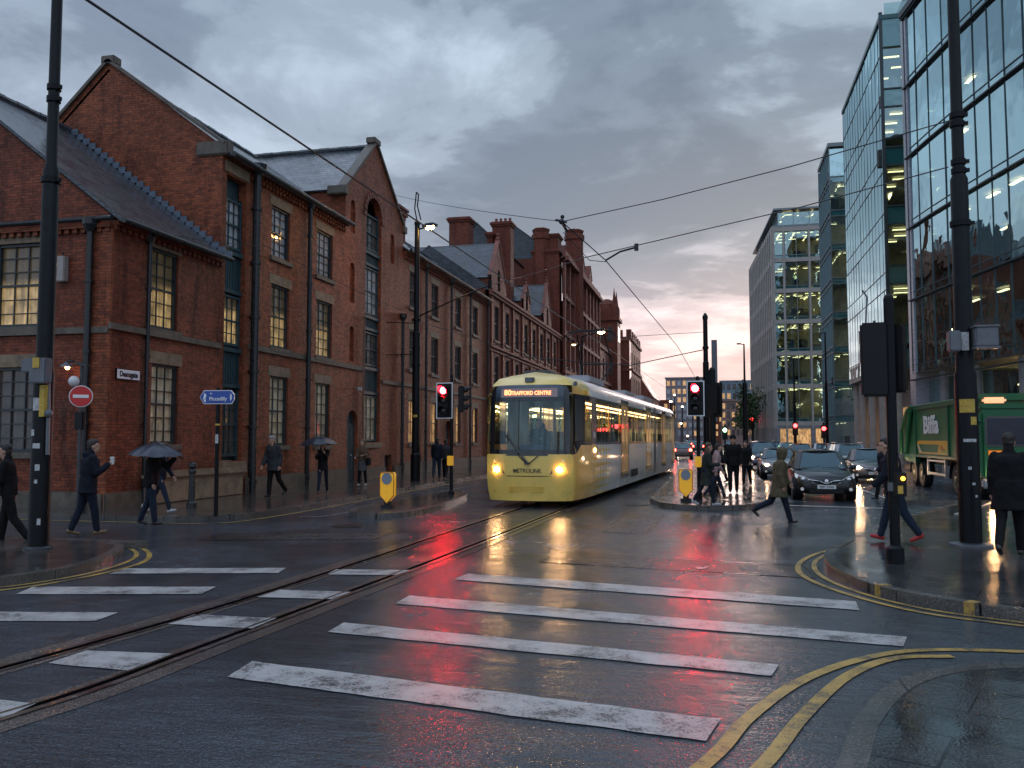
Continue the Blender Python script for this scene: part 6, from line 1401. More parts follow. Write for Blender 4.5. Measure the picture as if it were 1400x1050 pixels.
for s in (-1, 1):       # headlight clusters, leaning teardrops
    pts = [(0.62, 0.90), (1.03, 0.93), (1.065, 1.10), (1.02, 1.30), (0.90, 1.40), (0.80, 1.28)]
    m = MB(); P_ = [(s*x, front_y(x, z)-0.018, z) for x, z in pts]; c = (s*0.9, front_y(0.9, 1.1)-0.035, 1.1)
    for i in range(6): q = (P_[i], P_[(i+1) % 6], c); m.poly(q if s > 0 else q[::-1]); a = P_[i]; b_ = P_[(i+1) % 6]; m.poly([a, b_, (b_[0], b_[1]+0.05, b_[2]), (a[0], a[1]+0.05, a[2])])
    o = m.build('headlight_cluster', pm('headlight_housing', (0.07, 0.03, 0.025), 0.12, coat=1.0), tr, off=(0, 0, 0))
    m = MB(); m.ball((s*0.86, front_y(0.86, 1.02)-0.045, 1.03), 0.075, (1.1, 0.4, 0.85)); m.build('headlight', HEADL, o, off=(0, 0, 0))
    m = MB(); m.ball((s*0.99, front_y(0.99, 1.1)-0.035, 1.1), 0.028, (1, 0.5, 1)); m.build('marker_lamp', pm('marker_red', (0.8, 0.15, 0.1), 0.3, emit=(1, 0.2, 0.1), es=3.0), o, off=(0, 0, 0))
    m = MB(); m.ball((s*0.94, front_y(0.94, 1.28)-0.03, 1.27), 0.028, (1, 0.5, 1)); m.build('indicator', WHITEP, o, off=(0, 0, 0))
m = MB(); m.cyl((-0.58, 0.05, 1.92), (0.03, -0.06, 1.22), 0.022, n=6); m.cyl((-0.60, 0.04, 1.97), (0.08, -0.05, 1.19), 0.014, n=6); m.obox((0.03, -0.05, 1.2), (0.14, 0.07, 0.06)); m.build('wiper', T_BLACK, tr, off=(0, 0, 0))
m = MB(); m.poly([(-0.15, 0.36, 3.52), (0.13, 0.36, 3.52), (0.08, 0.30, 3.37), (-0.10, 0.30, 3.37)]); m.bev(-0.14, 0.34, 3.38, 0.12, 0.5, 3.52, 0.02); o = m.build('brow_lamp', T_BLACK, tr, off=(0, 0, 0)); m = MB(); m.box(-0.09, 0.315, 3.41, 0.07, 0.338, 3.49); m.build('lens', BOXG, o, off=(0, 0, 0))
# side window band: black band, panes, doors
def side_x(y, s): return s*(prof_at(y)[6][0])
for s in (-1, 1):
    m = MB()
    def strip(ya, yb, za, zb, mb, dx=0.012):
        n = max(1, int((yb-ya)/0.6))
        for i in range(n):
            a = ya+(yb-ya)*i/n; b_ = ya+(yb-ya)*(i+1)/n; xa = side_x(a, s)+s*dx; xb = side_x(b_, s)+s*dx
            q = [(xa, a, za), (xb, b_, za), (xb, b_, zb), (xa, a, zb)]; mb.poly(q if s > 0 else q[::-1])
    # cab side: black quarter with a window, sweeping down to the windscreen corner
    m.poly([(side_x(0.30, s)+s*.012, 0.27, 1.42), (side_x(0.62, s)+s*.012, 0.62, 1.46), (side_x(1.15, s)+s*.012, 1.15, 1.76), (side_x(0.62, s)+s*.012, 0.62, 1.76), (side_x(0.30, s)+s*.012, 0.30, 1.76)][::s])
    for ya, yb in ((0.33, 0.50), (1.25, 1.42), (2.05, 2.7)): strip(ya, yb, 1.70, 3.05, m)
    strip(0.33, 2.7, 2.93, 3.06, m); strip(0.5, 2.1, 1.68, 1.80, m)
    m.build('cab_side_band', T_BLACK, tr, off=(0, 0, 0))
    for ya, yb in ((0.5, 1.25), (1.42, 2.05)): g_ = MB(); strip(ya, yb, 1.80, 2.93, g_, 0.006); g_.build('cab_side_window', T_GLASS, tr, off=(0, 0, 0))
    segs = [(2.7, 5.0, 'w'), (5.0, 7.3, 'w'), (7.4, 9.2, 'd'), (9.3, 11.7, 'w'), (11.7, 14.1, 'w'), (14.2, 16.0, 'd'), (16.1, 17.1, 'w'), (17.1, 17.8, 'j'), (17.8, 20.2, 'w'), (20.3, 22.0, 'd'), (22.1, 23.6, 'w'), (23.6, 25.1, 'w'), (25.2, 26.6, 'd'), (26.6, 28.3, 'w')]
    fr_ = MB()
    for ya, yb, k in segs:
        if k == 'w':
            g_ = MB(); strip(ya+0.06, yb-0.06, 1.76, 2.98, g_, -0.01); g_.build('side_window', T_GLASS, tr, off=(0, 0, 0))
            strip(ya, ya+0.07, 1.70, 3.04, fr_); strip(yb-0.07, yb, 1.70, 3.04, fr_); strip(ya, yb, 1.68, 1.76, fr_); strip(ya, yb, 2.98, 3.05, fr_); strip(ya+0.07, yb-0.07, 2.60, 2.635, fr_, 0.004)
        elif k == 'd':
            d_ = MB(); strip(ya+0.0, ya+0.09, 0.52, 3.2, d_, 0.02); strip(yb-0.09, yb, 0.52, 3.2, d_, 0.02); strip(ya, yb, 3.08, 3.2, d_, 0.022); strip(ya, yb, 0.52, 0.62, d_, 0.022)
            o = d_.build('door_frame', T_BLACK, tr, off=(0, 0, 0))
            for q0, q1 in ((ya+0.1, (ya+yb)/2-0.02), ((ya+yb)/2+0.02, yb-0.1)):
                l_ = MB(); strip(q0, q0+0.05, 0.62, 3.08, l_, 0.018); strip(q1-0.05, q1, 0.62, 3.08, l_, 0.018); strip(q0+0.05, q1-0.05, 0.62, 0.70, l_, 0.018); strip(q0+0.05, q1-0.05, 3.0, 3.08, l_, 0.018)
                do = l_.build('door', pm('door_edge_gold', (0.35, 0.24, 0.06), 0.35), tr, off=(0, 0, 0)); g_ = MB(); strip(q0+0.05, q1-0.05, 0.70, 3.0, g_, 0.014); g_.build('door_glass', pm('door_pane', (0.10, 0.07, 0.03), 0.05, coat=1.0, emit=(1.0, 0.6, 0.25), es=0.16), do, off=(0, 0, 0))
        else:
            j_ = MB()
            for i in range(8): a = ya+(yb-ya)*i/8; strip(a, a+(yb-ya)/16, 0.35, 3.3, j_, 0.02); strip(a+(yb-ya)/16, a+(yb-ya)/8, 0.35, 3.3, j_, 0.008)
            j_.build('bellows', RUB if False else pm('grey_bellows', (0.16, 0.155, 0.16), 0.6), tr, off=(0, 0, 0))
    fr_.build('window_frames', T_BLACK, tr, off=(0, 0, 0))
    if s > 0:
        g_ = MB(); strip(9.8, 11.6, 0.45, 0.72, g_, 0.012); g_.build('grille', T_UNDER, tr, off=(0, 0, 0))
        m = MB(); m.ball((TW+0.01, 2.55, 1.52), 0.065, (0.4, 1, 1)); m.build('side_indicator', pm('side_indicator_on', (1, 0.5, 0.1), 0.3, emit=(1.0, 0.42, 0.10), es=24.0), tr, off=(0, 0, 0))
        lettering('3058', 0.20, (side_x(1.5, 1)+0.012, 1.75, 1.50), (R(90), 0, R(87)), pm('fleet_grey', (0.25, 0.2, 0.05), 0.4), tr, 0, 0.002, name='fleet_number')
        lettering('118', 0.22, (side_x(2.4, 1)+0.02, 2.38, 1.95), (R(90), 0, R(89)), WHITEP, tr, 0.004, 0.002, name='unit_number')
        lettering('METROLINK', 0.2, (TW*0.975+0.012, 4.4, 3.13), (R(86), 0, R(90)), pm('letter_white', (0.8, 0.8, 0.8), 0.4), tr, 0.004, 0.002, name='side_lettering')
        m = MB(); m.bev(1.17, 0.52, 3.28, 1.26, 0.66, 3.40, 0.02); m.build('corner_lamp', BOXG, tr, off=(0, 0, 0)); m = MB(); m.bev(1.235, 1.45, 3.06, 1.36, 1.62, 3.22, 0.03); m.build('camera_pod', YS, tr, off=(0, 0, 0))
# mirror-camera arm and inside
m = MB(); m.box(-1.15, 0.6, 0.9, 1.15, TL-0.6, 0.98); m.build('floor', T_UNDER, tr, off=(0, 0, 0))
m = MB(); m.box(-1.18, 0.5, 3.06, 1.18, TL-0.5, 3.10); m.build('ceiling', T_INT, tr, off=(0, 0, 0))
m = MB(); m.box(-0.45, 2.3, 3.02, -0.3, TL-1, 3.055); m.box(0.3, 2.3, 3.02, 0.45, TL-1, 3.055); m.build('ceiling_lights', T_LAMP, tr, off=(0, 0, 0))
m = MB(); m.box(-1.15, 2.15, 0.98, -0.5, 2.2, 3.06); m.box(0.6, 2.15, 0.98, 1.15, 2.2, 3.06); m.box(-0.5, 2.15, 0.98, 0.6, 2.2, 1.75); m.box(-0.5, 2.15, 2.75, 0.6, 2.2, 3.06)
for x in (-0.15, 0.25): m.box(x-0.03, 2.15, 1.75, x+0.03, 2.2, 2.75)
m.build('cab_bulkhead', T_INT, tr, off=(0, 0, 0))
m = MB(); m.bev(-1.0, 0.30, 0.98, 1.0, 0.75, 1.52, 0.05); m.bev(-0.35, 0.5, 1.5, 0.35, 0.8, 1.68, 0.04); m.build('dashboard', T_SEAT, tr, off=(0, 0, 0))
m = MB(); m.bev(-0.25, 1.35, 1.2, 0.3, 1.5, 2.05, 0.05); m.bev(-0.13, 1.33, 2.05, 0.17, 1.45, 2.3, 0.04); m.build('driver_seat', T_SEAT, tr, off=(0, 0, 0))
rng = random.Random(3)
seat_mb = MB(); seat_mb.bev(-0.42, -0.22, 0.35, 0.42, 0.22, 0.5, 0.04); seat_mb.bev(-0.42, 0.16, 0.5, 0.42, 0.26, 1.15, 0.04); sm_ = seat_mb.build('seat', T_SEAT, tr, off=(0, 0, 0)); sm_.location = (-0.72, 3.2, 0.95)
for y in (3.2, 4.2, 7.0, 7.9, 10.9, 14.0-1.2, 15.6, 17.4, 20.2, 21.4, 24.2, 25.4):
    for x in (-0.72, 0.72):
        if (x, y) == (-0.72, 3.2): continue
        c = sm_.copy(); COL.objects.link(c); c.parent = tr; c.location = (x, y, 0.95)
for y in (3.0, 4.7, 6.4, 8.2, 8.9, 10.4, 13.5, 15.0, 18.1, 19.6, 22.2, 23.8):
    for x in (-0.35, 0.35):
        m = MB(); m.cyl((x, y, 0.98), (x, y, 3.05), 0.022, n=8); m.build('grab_pole', T_POLE, tr, off=(0, 0, 0))
# underframe, wheels, roof gear
m = MB(); m.box(-1.1, 0.75, 0.16, 1.1, TL-0.8, 0.42)
for y in (2.6, 8.6, 14.2, 19.6, 24.8): m.bev(-1.1, y-1.0, 0.12, 1.1, y+1.0, 0.45, 0.05)
m.build('underframe', T_UNDER, tr, off=(0, 0, 0))
for y in (1.9, 3.4, 13.4, 15.0, 24.0, 25.4):
    for s in (-1, 1): m = MB(); m.cyl((s*0.50, y, 0.30), (s*0.62, y, 0.30), 0.29, n=20); m.build('wheel', T_UNDER, tr, off=(0, 0, 0))
m = MB(); m.bev(-0.30, 0.55, 0.18, 0.30, 0.8, 0.40, 0.04); m.build('coupler', T_UNDER, tr, off=(0, 0, 0))
m = MB(); m.bev(-0.5, 1.5, 3.64, 0.3, 2.3, 3.80, 0.04); m.build('roof_unit', T_BLACK, tr, off=(0, 0, 0))
for y0_, y1_, h in ( (5.0, 7.8, 0.2), (13, 15.5, 0.15), (18.5, 22, 0.2)):
    m = MB(); m.bev(-0.75, y0_, 3.66, 0.75, y1_, 3.70+h, 0.05); m.build('roof_unit', pm('roof_unit_grey', (0.35, 0.35, 0.37), 0.4) if y0_ > 2 else T_BLACK, tr, off=(0, 0, 0))
m = MB(); ly = 9.0
m.obox((0, ly, 3.78), (0.9, 0.8, 0.12))
for s in (-1, 1):
    m.cyl((s*0.35, ly, 3.84), (s*0.62, ly+1.3, 4.7), 0.03); m.cyl((s*0.62, ly+1.3, 4.7), (s*0.5, ly+0.2, 5.75), 0.025)
m.cyl((-0.62, ly+1.3, 4.7), (0.62, ly+1.3, 4.7), 0.025)
for dy in (0.05, 0.35): m.tube([(-0.95, ly+dy, 5.62), (-0.8, ly+dy, 5.80), (-0.5, ly+dy, 5.86), (0.5, ly+dy, 5.86), (0.8, ly+dy, 5.80), (0.95, ly+dy, 5.62)], 0.022)
m.build('pantograph', BLK, tr, off=(0, 0, 0))
# ------------------------------------------------------------------ cars (local: forward is -y)
CGLASS = glass_mat('car_glass', (0.45, 0.50, 0.50), 0.10, wob=0.08); C_INT = pm('car_interior', (0.02, 0.02, 0.022), 0.8)
TYRE = pm('tyre', (0.012, 0.012, 0.012), 0.75); RIM = pm('alloy_rim', (0.30, 0.30, 0.31), 0.25, 0.9); CHROME = pm('chrome', (0.65, 0.65, 0.65), 0.1, 1.0)
HLG = pm('headlamp_glass', (0.45, 0.47, 0.48), 0.08, coat=1.0, emit=(1, 0.9, 0.8), es=0.10); PLATE = pm('number_plate', (0.6, 0.6, 0.58), 0.35); TAILOFF = pm('tail_lamp', (0.3, 0.01, 0.01), 0.15)
CARL = pm('car_headlamp_on', (1, 0.95, 0.85), 0.3, emit=(1.0, 0.62, 0.34), es=240.0)
CARD = pm('car_dim_lamp', (1, 0.95, 0.85), 0.3, emit=(1.0, 0.6, 0.32), es=40.0)
def paint(name, col, rough=0.22, metal=0.3): return pm(name, col, rough, metal, coat=0.9, cr=0.08)
def car(name, label, paintm, x, y, rz=0.0, L=4.1, Wd=1.76, H=1.50, kind='hatch', lights='off', detail=1, cat='car', z=0.0, back=False):
    t = thing(name, label, cat, (x, y, z), rz, group='cars queuing at the lights' if not back else 'cars driving away by the tram')
    hw = Wd/2; b0 = -L/2
    suv = kind == 'suv'; bz = 0.24 if suv else 0.18; hood = 1.02 if suv else 0.90; belt = 1.06 if suv else 0.96
    # stations: (y from nose, half width, hood/deck height at centre, shoulder height)
    if kind == 'saloon': st = [(0.0, .60, .58, .50), (.06, .72, .66, .60), (.22, .83, .74, .70), (.6, .89, .84, .79), (1.15, .91, .93, .87), (1.6, .91, .96, .91), (L-1.3, .91, .99, .94), (L-.7, .90, 1.02, .96), (L-.2, .86, .98, .93), (L-.05, .80, .86, .84), (L, .74, .70, .66)]
    else: st = [(0.0, .58, .60, .50), (.06, .72, .70, .60), (.2, .83, .79, .71), (.5, .89, hood-.04, .80), (.95, .91, hood+.04, belt-.08), (1.4, .91, belt+.01, belt-.03), (L-1.0, .91, belt+.03, belt), (L-.35, .89, belt+.03, belt), (L-.08, .84, belt-.03, belt-.06), (L, .76, .75, .7)]
    k_ = hw/.91
    m = MB(); rings = []
    for (yy, w_, hc, hs) in st:
        w_ *= k_; zz_ = bz + (0.10 if yy < 0.15 or yy > L-0.15 else 0.0)
        rings.append([(-w_*0.90, b0+yy, zz_), (-w_*0.985, b0+yy, zz_+.12), (-w_, b0+yy, (zz_+hs)/2+.02), (-w_*0.985, b0+yy, hs-.08), (-w_*0.93, b0+yy, hs), (-w_*0.55, b0+yy, hc-.01), (0, b0+yy, hc+.015),
                      (w_*0.55, b0+yy, hc-.01), (w_*0.93, b0+yy, hs), (w_*0.985, b0+yy, hs-.08), (w_, b0+yy, (zz_+hs)/2+.02), (w_*0.985, b0+yy, zz_+.12), (w_*0.90, b0+yy, zz_)])
    for a, b_ in zip(rings, rings[1:]):
        for i in range(12): m.quad(a[i], a[i+1], b_[i+1], b_[i])
        m.quad(a[12], a[0], b_[0], b_[12])
    m.poly(rings[0][::-1]); m.poly(rings[-1])
    o = m.build('body', paintm, t, smooth='auto', off=(0, 0, 0)); s_ = o.modifiers.new('s', 'SUBSURF'); s_.levels = s_.render_levels = 2 if detail else 1
    body = o
    # greenhouse
    if kind == 'saloon': g0, g1, g2, g3 = 1.35, 2.05, L-1.75, L-0.85
    elif suv: g0, g1, g2, g3 = 1.15, 1.70, L-0.65, L-0.25
    else: g0, g1, g2, g3 = 0.98, 1.72, L-0.85, L-0.15
    wb = hw*0.93; wt = hw*0.74; zb = belt-0.03; zt = H-0.05
    B = [(-wb*.86, g0, zb+.0), (-wb, g0+.28, zb), (-wb, g3-.25, zb+.02), (-wb*.84, g3, zb+.04)]; T = [(-wt*.82, g1+.02, zt), (-wt, g1+.22, zt), (-wt, g2-.15, zt-.01), (-wt*.84, g2, zt-.03)]
    def P_(p, s): return (p[0]*s, b0+p[1], p[2])
    bn = {s: [P_(p, s) for p in B] for s in (1, -1)}; tn = {s: [P_(p, s) for p in T] for s in (1, -1)}
    fm = MB(); gm = MB()
    def pane(q, nm, in_=0.05):     # inset glass and a painted frame round it
        q = [Vector(p) for p in q]; c = sum(q, Vector())/4
        g = [p+(c-p).normalized()*in_*1.6 for p in q]; n = (q[1]-q[0]).cross(q[3]-q[0]).normalized()
        if n.dot(c-Vector((0, 0, 0.9))) < 0: n = -n
        for i in range(4): fm.poly([q[i], q[(i+1) % 4], g[(i+1) % 4], g[i]])
        gb = MB(); gb.poly([p-n*0.008 for p in g]); gb.build(nm, CGLASS, t, off=(0, 0, 0))
    pane([bn[1][0], bn[-1][0], tn[-1][0], tn[1][0]], 'windscreen', 0.035)
    pane([bn[-1][3], bn[1][3], tn[1][3], tn[-1][3]], 'rear_window', 0.05)
    for s in (1, -1):
        fm.poly([bn[s][0], bn[s][1], tn[s][1], tn[s][0]])
        mid = 0.5; bm_ = tuple((bn[s][1][i]+bn[s][2][i])/2 for i in range(3)); tm_ = tuple((tn[s][1][i]+tn[s][2][i])/2 for i in range(3))
        pane([bn[s][1], bm_, tm_, tn[s][1]], 'side_window', 0.04); pane([bm_, bn[s][2], tn[s][2], tm_], 'side_window', 0.04); fm.poly([bn[s][2], bn[s][3], tn[s][3], tn[s][2]])
    fm.build('pillars', paintm, t, off=(0, 0, 0))
    rm = MB(); tl = [tn[1][0], tn[1][1], tn[1][2], tn[1][3]]; trr = [tn[-1][0], tn[-1][1], tn[-1][2], tn[-1][3]]
    md = [(0, p[1], p[2]+.055) for p in tl]; qd = [((p[0])*0.55, p[1], p[2]+.045) for p in tl]; qe = [((p[0])*0.55, p[1], p[2]+.045) for p in trr]
    md[0] = (0, tl[0][1]-.05, tl[0][2]+.02); qd[0] = (tl[0][0]*.55, tl[0][1]-.03, tl[0][2]+.015); qe[0] = (trr[0][0]*.55, trr[0][1]-.03, trr[0][2]+.015)
    for i in range(3):
        for A_, B_ in ((tl, qd), (qd, md), (md, qe), (qe, trr)): rm.quad(A_[i], B_[i], B_[i+1], A_[i+1])
    rm.quad(tl[3], qd[3], (0, tl[3][1], tl[3][2]), (tl[3][0], tl[3][1], tl[3][2])) if False else None
    rm.poly([tl[3], qd[3], md[3], qe[3], trr[3]])
    rm.build('roof', paintm, t, smooth=True, off=(0, 0, 0))
    if kind == 'suv':
        for s in (-1, 1): q = MB(); q.cyl((s*wt*.95, b0+g1+.3, zt+.09), (s*wt*.95, b0+g2-.2, zt+.09), .02); q.build('roof_rail', CHROME, t, off=(0, 0, 0))
    im = MB(); im.bev(-hw*.8, b0+g0+.05, .5, hw*.8, b0+g0+.35, belt-.02, .04)
    for s in (-1, 1): im.bev(s*.38-.24, b0+g1+.30, .5, s*.38+.24, b0+g1+.48, 1.12, .05); im.bev(s*.38-.12, b0+g1+.33, 1.12, s*.38+.12, b0+g1+.43, 1.30, .03)
    im.bev(-.62, b0+g2-.4, .5, .62, b0+g2-.25, 1.08, .05); im.build('seats', C_INT, t, off=(0, 0, 0))
    # wheels in dark arches
    for s in (-1, 1):
        for yy in (0.80, L-0.72):
            a_ = MB(); a_.cyl((s*(hw*.70), b0+yy, .36), (s*(hw*1.0), b0+yy, .36), .385, n=28); a_.build('wheel_arch', BLK, t, off=(0, 0, 0))
            w_ = thing('wheel', '', '', (s*hw*.90, b0+yy, .32)); 
            for k in ('label', 'category'): del w_[k]
            w_.parent = t
            q = MB(); q.lathe((0, 0, 0), [(.20, -.10), (.30, -.105), (.32, -.08), (.325, 0), (.32, .10), (.30, .125), (.20, .12)], 28, M=Matrix.Rotation(R(90)*s, 4, 'Y')); q.build('tyre', TYRE, w_, smooth='auto', off=(0, 0, 0))
            q = MB(); q.lathe((0, 0, 0), [(.205, .10), (.20, .13), (.17, .115), (.05, .12), (.04, .135)], 20, M=Matrix.Rotation(R(90)*s, 4, 'Y'))
            q.build('rim', RIM, w_, smooth='auto', off=(0, 0, 0))
            q = MB()
            for j in range(5): a0 = 2*PI*j/5; q.obox((s*.118, math.cos(a0+.6)*.115, math.sin(a0+.6)*.115), (.012, .07, .10), 0, rx=a0+.6)
            q.build('rim_gaps', BLK, w_, off=(0, 0, 0))
    hs = 0.62 if not suv else .74
    lm = {'off': HLG, 'on': CARL, 'dim': CARD}[lights]
    for s in (-1, 1):      # swept headlamps
        zc = hs
        pts = [(s*hw*.47, b0+.045, zc), (s*hw*.80, b0+.22, zc-.02), (s*hw*.955, b0+.42, zc+.06), (s*hw*.955, b0+.60, zc+.19), (s*hw*.82, b0+.36, zc+.13), (s*hw*.62, b0+.14, zc+.07)]
        q = MB(); pf = [Vector(p)+Vector((s*.012, -.035, .012)) for p in pts]; c = sum(pf, Vector())/6+Vector((s*.01, -.01, 0))
        for i in range(6): tri = [pf[i], pf[(i+1) % 6], c]; q.poly(tri if s > 0 else tri[::-1]); q.poly([pf[i], pf[(i+1) % 6], Vector(pts[(i+1) % 6])+Vector((0, .1, 0)), Vector(pts[i])+Vector((0, .1, 0))])
        h = q.build('headlight', HLG, t, off=(0, 0, 0)); q = MB(); q.ball((s*hw*.74, b0+.10, zc+.03), .07, (1, .5, .8)); q.build('bulb', lm if lights != 'off' else CHROME, h, off=(0, 0, 0))
        q = MB(); q.cyl((s*hw*.78, b0+.10, .36), (s*hw*.78, b0+.03, .36), .05); q.build('fog_lamp', HLG, t, off=(0, 0, 0))
        q = MB(); q.ball((s*(hw+.10), b0+g0+.42, belt+.02), .10, (1.1, .55, .75)); q.cyl((s*hw*.9, b0+g0+.45, belt-.03), (s*(hw+.06), b0+g0+.43, belt), .02); q.build('wing_mirror', paintm, t, smooth=True, off=(0, 0, 0))
        q = MB(); q.bev(s*hw*.80-.13, b0+L-.06, .72, s*hw*.80+.08, b0+L+.02, .95, .02); q.build('tail_lamp', TAILON if back else TAILOFF, t, off=(0, 0, 0))
        if detail: q = MB(); q.box(s*hw*1.003-.004, b0+1.45, .62, s*hw*1.003+.004, b0+1.458, belt-.06); q.box(s*hw*1.003-.004, b0+2.45, .5, s*hw*1.003+.004, b0+2.458, belt-.06); q.build('door_gap', BLK, t, off=(0, 0, 0))
    q = MB(); q.bev(-.50, b0-.02, .23, .50, b0+.10, .36, .03); q.build('lower_grille', BLK, t, off=(0, 0, 0))
    q = MB(); q.poly([(-.46, b0-.005, .60), (-.30, b0-.03, .50), (.30, b0-.03, .50), (.46, b0-.005, .60), (.10, b0-.035, .57), (-.10, b0-.035, .57)][::1]); q.build('grille', BLK, t, off=(0, 0, 0))
    q = MB(); q.tube([(-.50, b0+.0, .635), (-.16, b0-.035, .60), (-.10, b0-.045, .555), (0, b0-.05, .53), (.10, b0-.045, .555), (.16, b0-.035, .60), (.50, b0+.0, .635)], .013, 6); q.tube([(-.46, b0, .60), (-.28, b0-.03, .50), (0, b0-.04, .475), (.28, b0-.03, .50), (.46, b0, .60)], .006, 5)
    q.ball((0, b0-.045, .59), .065, (1, .3, 1)); q.build('grille_trim', CHROME, t, smooth=True, off=(0, 0, 0))
    q = MB(); q.box(-.26, b0-.055, .375, .26, b0-.03, .485); pl = q.build('number_plate', PLATE, t, off=(0, 0, 0))
    if detail > 1: lettering('PJ07 CHG', .095, (0, b0-.057, .43), (R(90), 0, 0), BLK, pl, .002, .001)
    q = MB(); q.cyl((0, b0+g1+.1, zt+.05), (0, b0+g1+.30, zt+.22), .008); q.build('aerial', BLK, t, off=(0, 0, 0))
    q = MB(); q.tube([(-.6, b0+g0-.02, belt+.0), (-.05, b0+g0+.0, belt+.035)], .008); q.tube([(.0, b0+g0-.02, belt+.0), (.55, b0+g0+.0, belt+.035)], .008); q.build('wipers', BLK, t, off=(0, 0, 0))
    return t
TAILON = pm('tail_lamp_on', (0.8, 0.02, 0.02), 0.3, emit=(1.0, 0.05, 0.03), es=22.0)
P_BLK = pm('paint_black', (0.003, 0.004, 0.006), 0.35, coat=0.55, cr=0.05, spec=0.3); P_SIL = paint('paint_silver', (0.30, 0.31, 0.33)); P_GRY = paint('paint_grey', (0.07, 0.08, 0.095)); P_CHAR = paint('paint_charcoal', (0.02, 0.023, 0.028)); P_BLU = paint('paint_dark_blue', (0.015, 0.025, 0.06)); P_BRZ = paint('paint_bronze', (0.10, 0.07, 0.06)); P_WHT = paint('paint_white', (0.5, 0.5, 0.52), 0.25, 0.0)
def cpx(px, py, L=4.1):       # nose touching the ground point seen at px, py
    x, y = G(px, py); return x, y+L/2
x, y = cpx(1131, 686); car('parked_car' if False else 'car', 'shiny black hatchback with chrome wing grille, waiting first in the queue behind the hooded walker', P_BLK, x, y, R(0), 3.95, 1.75, 1.50, 'hatch', 'off', 2)
x, y = cpx(1058, 655); car('car', 'dark saloon with one glowing lamp between the hooded walker and the black hatchback', P_GRY, x+0.35, y, 0, 4.5, 1.78, 1.42, 'saloon', 'dim', 1)
x, y = cpx(1043, 643); car('car', 'dark blue estate with roof rails and clear windscreen beside the lamp column', P_BLU, x+0.1, y, 0, 4.7, 1.85, 1.72, 'suv', 'dim', 1)
x, y = cpx(1176, 652); car('car', 'silver grey people carrier just right of and behind the black hatchback', P_SIL, x-0.2, y, 0, 4.5, 1.82, 1.62, 'suv', 'on', 1)
x, y = cpx(1208, 662); car('car', 'bronze saloon seen in part left of the green truck, headlamp glaring', P_BRZ, x-0.15, y+0.4, R(-3), 4.5, 1.78, 1.45, 'saloon', 'on', 1)
x, y = cpx(1098, 633); car('car', 'charcoal car two rows behind the black hatchback', P_CHAR, x, y, 0, 4.4, 1.78, 1.5, 'hatch', 'off', 1)
x, y = cpx(1128, 629); car('car', 'small white car in the middle of the waiting queue', P_WHT, x, y, 0, 4.0, 1.72, 1.48, 'hatch', 'off', 1)
x, y = cpx(1148, 631); car('car', 'teal grey car tucked behind the silver people carrier', P_GRY, x, y, 0, 4.2, 1.76, 1.5, 'hatch', 'off', 1)
x, y = cpx(1078, 625); car('car', 'small pale car far back in the left lane of the queue', P_SIL, x, y, 0, 4.2, 1.76, 1.5, 'hatch', 'off', 1)
x, y = cpx(1062, 621); car('car', 'tiny dark car near the very back of the left lane', P_CHAR, x, y, 0, 4.4, 1.76, 1.5, 'saloon', 'off', 1)
x, y = cpx(1110, 618); car('car', 'tiny grey car at the back of the middle of the queue', P_GRY, x, y, 0, 4.4, 1.76, 1.5, 'saloon', 'off', 1)
x, y = cpx(1160, 622); car('car', 'tiny black car at the back right of the queue', P_CHAR, x, y, 0, 4.4, 1.76, 1.5, 'saloon', 'off', 1)
# traffic going away past the tram's tail
for px, py, pmt, lab in ((934, 627, P_BRZ, 'nearest car driving away past the tail of the tram, red lamps lit'), (955, 618, P_CHAR, 'car driving away beyond the tram island with bright red lamps'), (941, 612, P_GRY, 'farthest car driving away down the street')):
    x, y = G(px, py); car('car', lab, pmt, x, y, PI*0+0, 4.2, 1.76, 1.5, 'hatch', 'on' if py < 600 else 'off', 0, back=True) if False else car('car', lab, pmt, x, y, PI, 4.2, 1.76, 1.5, 'hatch', 'off', 0, back=True)
for px, py, lab in ((922, 616, 'far oncoming car with small bright headlamps beside the tram'), (948, 609, 'tiny far oncoming car with headlamps on by the office tower'), (995, 612, 'far oncoming car with headlamps seen behind the island walkers')):
    x, y = G(px, py); car('car', lab, P_CHAR, x, y, 0, 4.2, 1.76, 1.5, 'hatch', 'on', 0)

# ------------------------------------------------------------------ refuse truck (forward is -y)
GRN_P = pm('truck_green', (0.006, 0.11, 0.038), 0.4, noise=0.12, nscale=1.5); GRN_D = pm('truck_green_dark', (0.006, 0.085, 0.034), 0.4, noise=0.3); TGREY = pm('truck_grey', (0.25, 0.26, 0.27), 0.4, noise=0.2)
DECO = pm('truck_gold', (0.65, 0.33, 0.02), 0.35, noise=0.15); DECO_G = pm('truck_lime', (0.25, 0.40, 0.05), 0.4); DECO_W = pm('truck_cream', (0.5, 0.42, 0.3), 0.4, noise=0.3, nscale=8); DECO_R = pm('truck_rust', (0.45, 0.12, 0.02), 0.4)
tk = thing('refuse_truck', 'green refuse truck with white Biffa lettering and gold side panel facing the crossing', 'truck', (9.0, 28.3, 0), R(0))
def tb(nm, mat, mb, par=None, smooth=False): return mb.build(nm, mat, par or tk, smooth=smooth, off=(0, 0, 0))
m = MB(); m.bev(-1.25, 0.0, 0.62, 1.25, 2.1, 2.72, 0.10); m.bev(-1.22, 0.12, 2.66, 1.22, 2.1, 2.92, 0.10); cab = tb('cab', GRN_P, m)
m = MB(); m.bev(-1.12, -0.03, 1.62, 1.12, 0.04, 2.52, 0.06); tb('windscreen_seal', T_BLACK, m, cab)
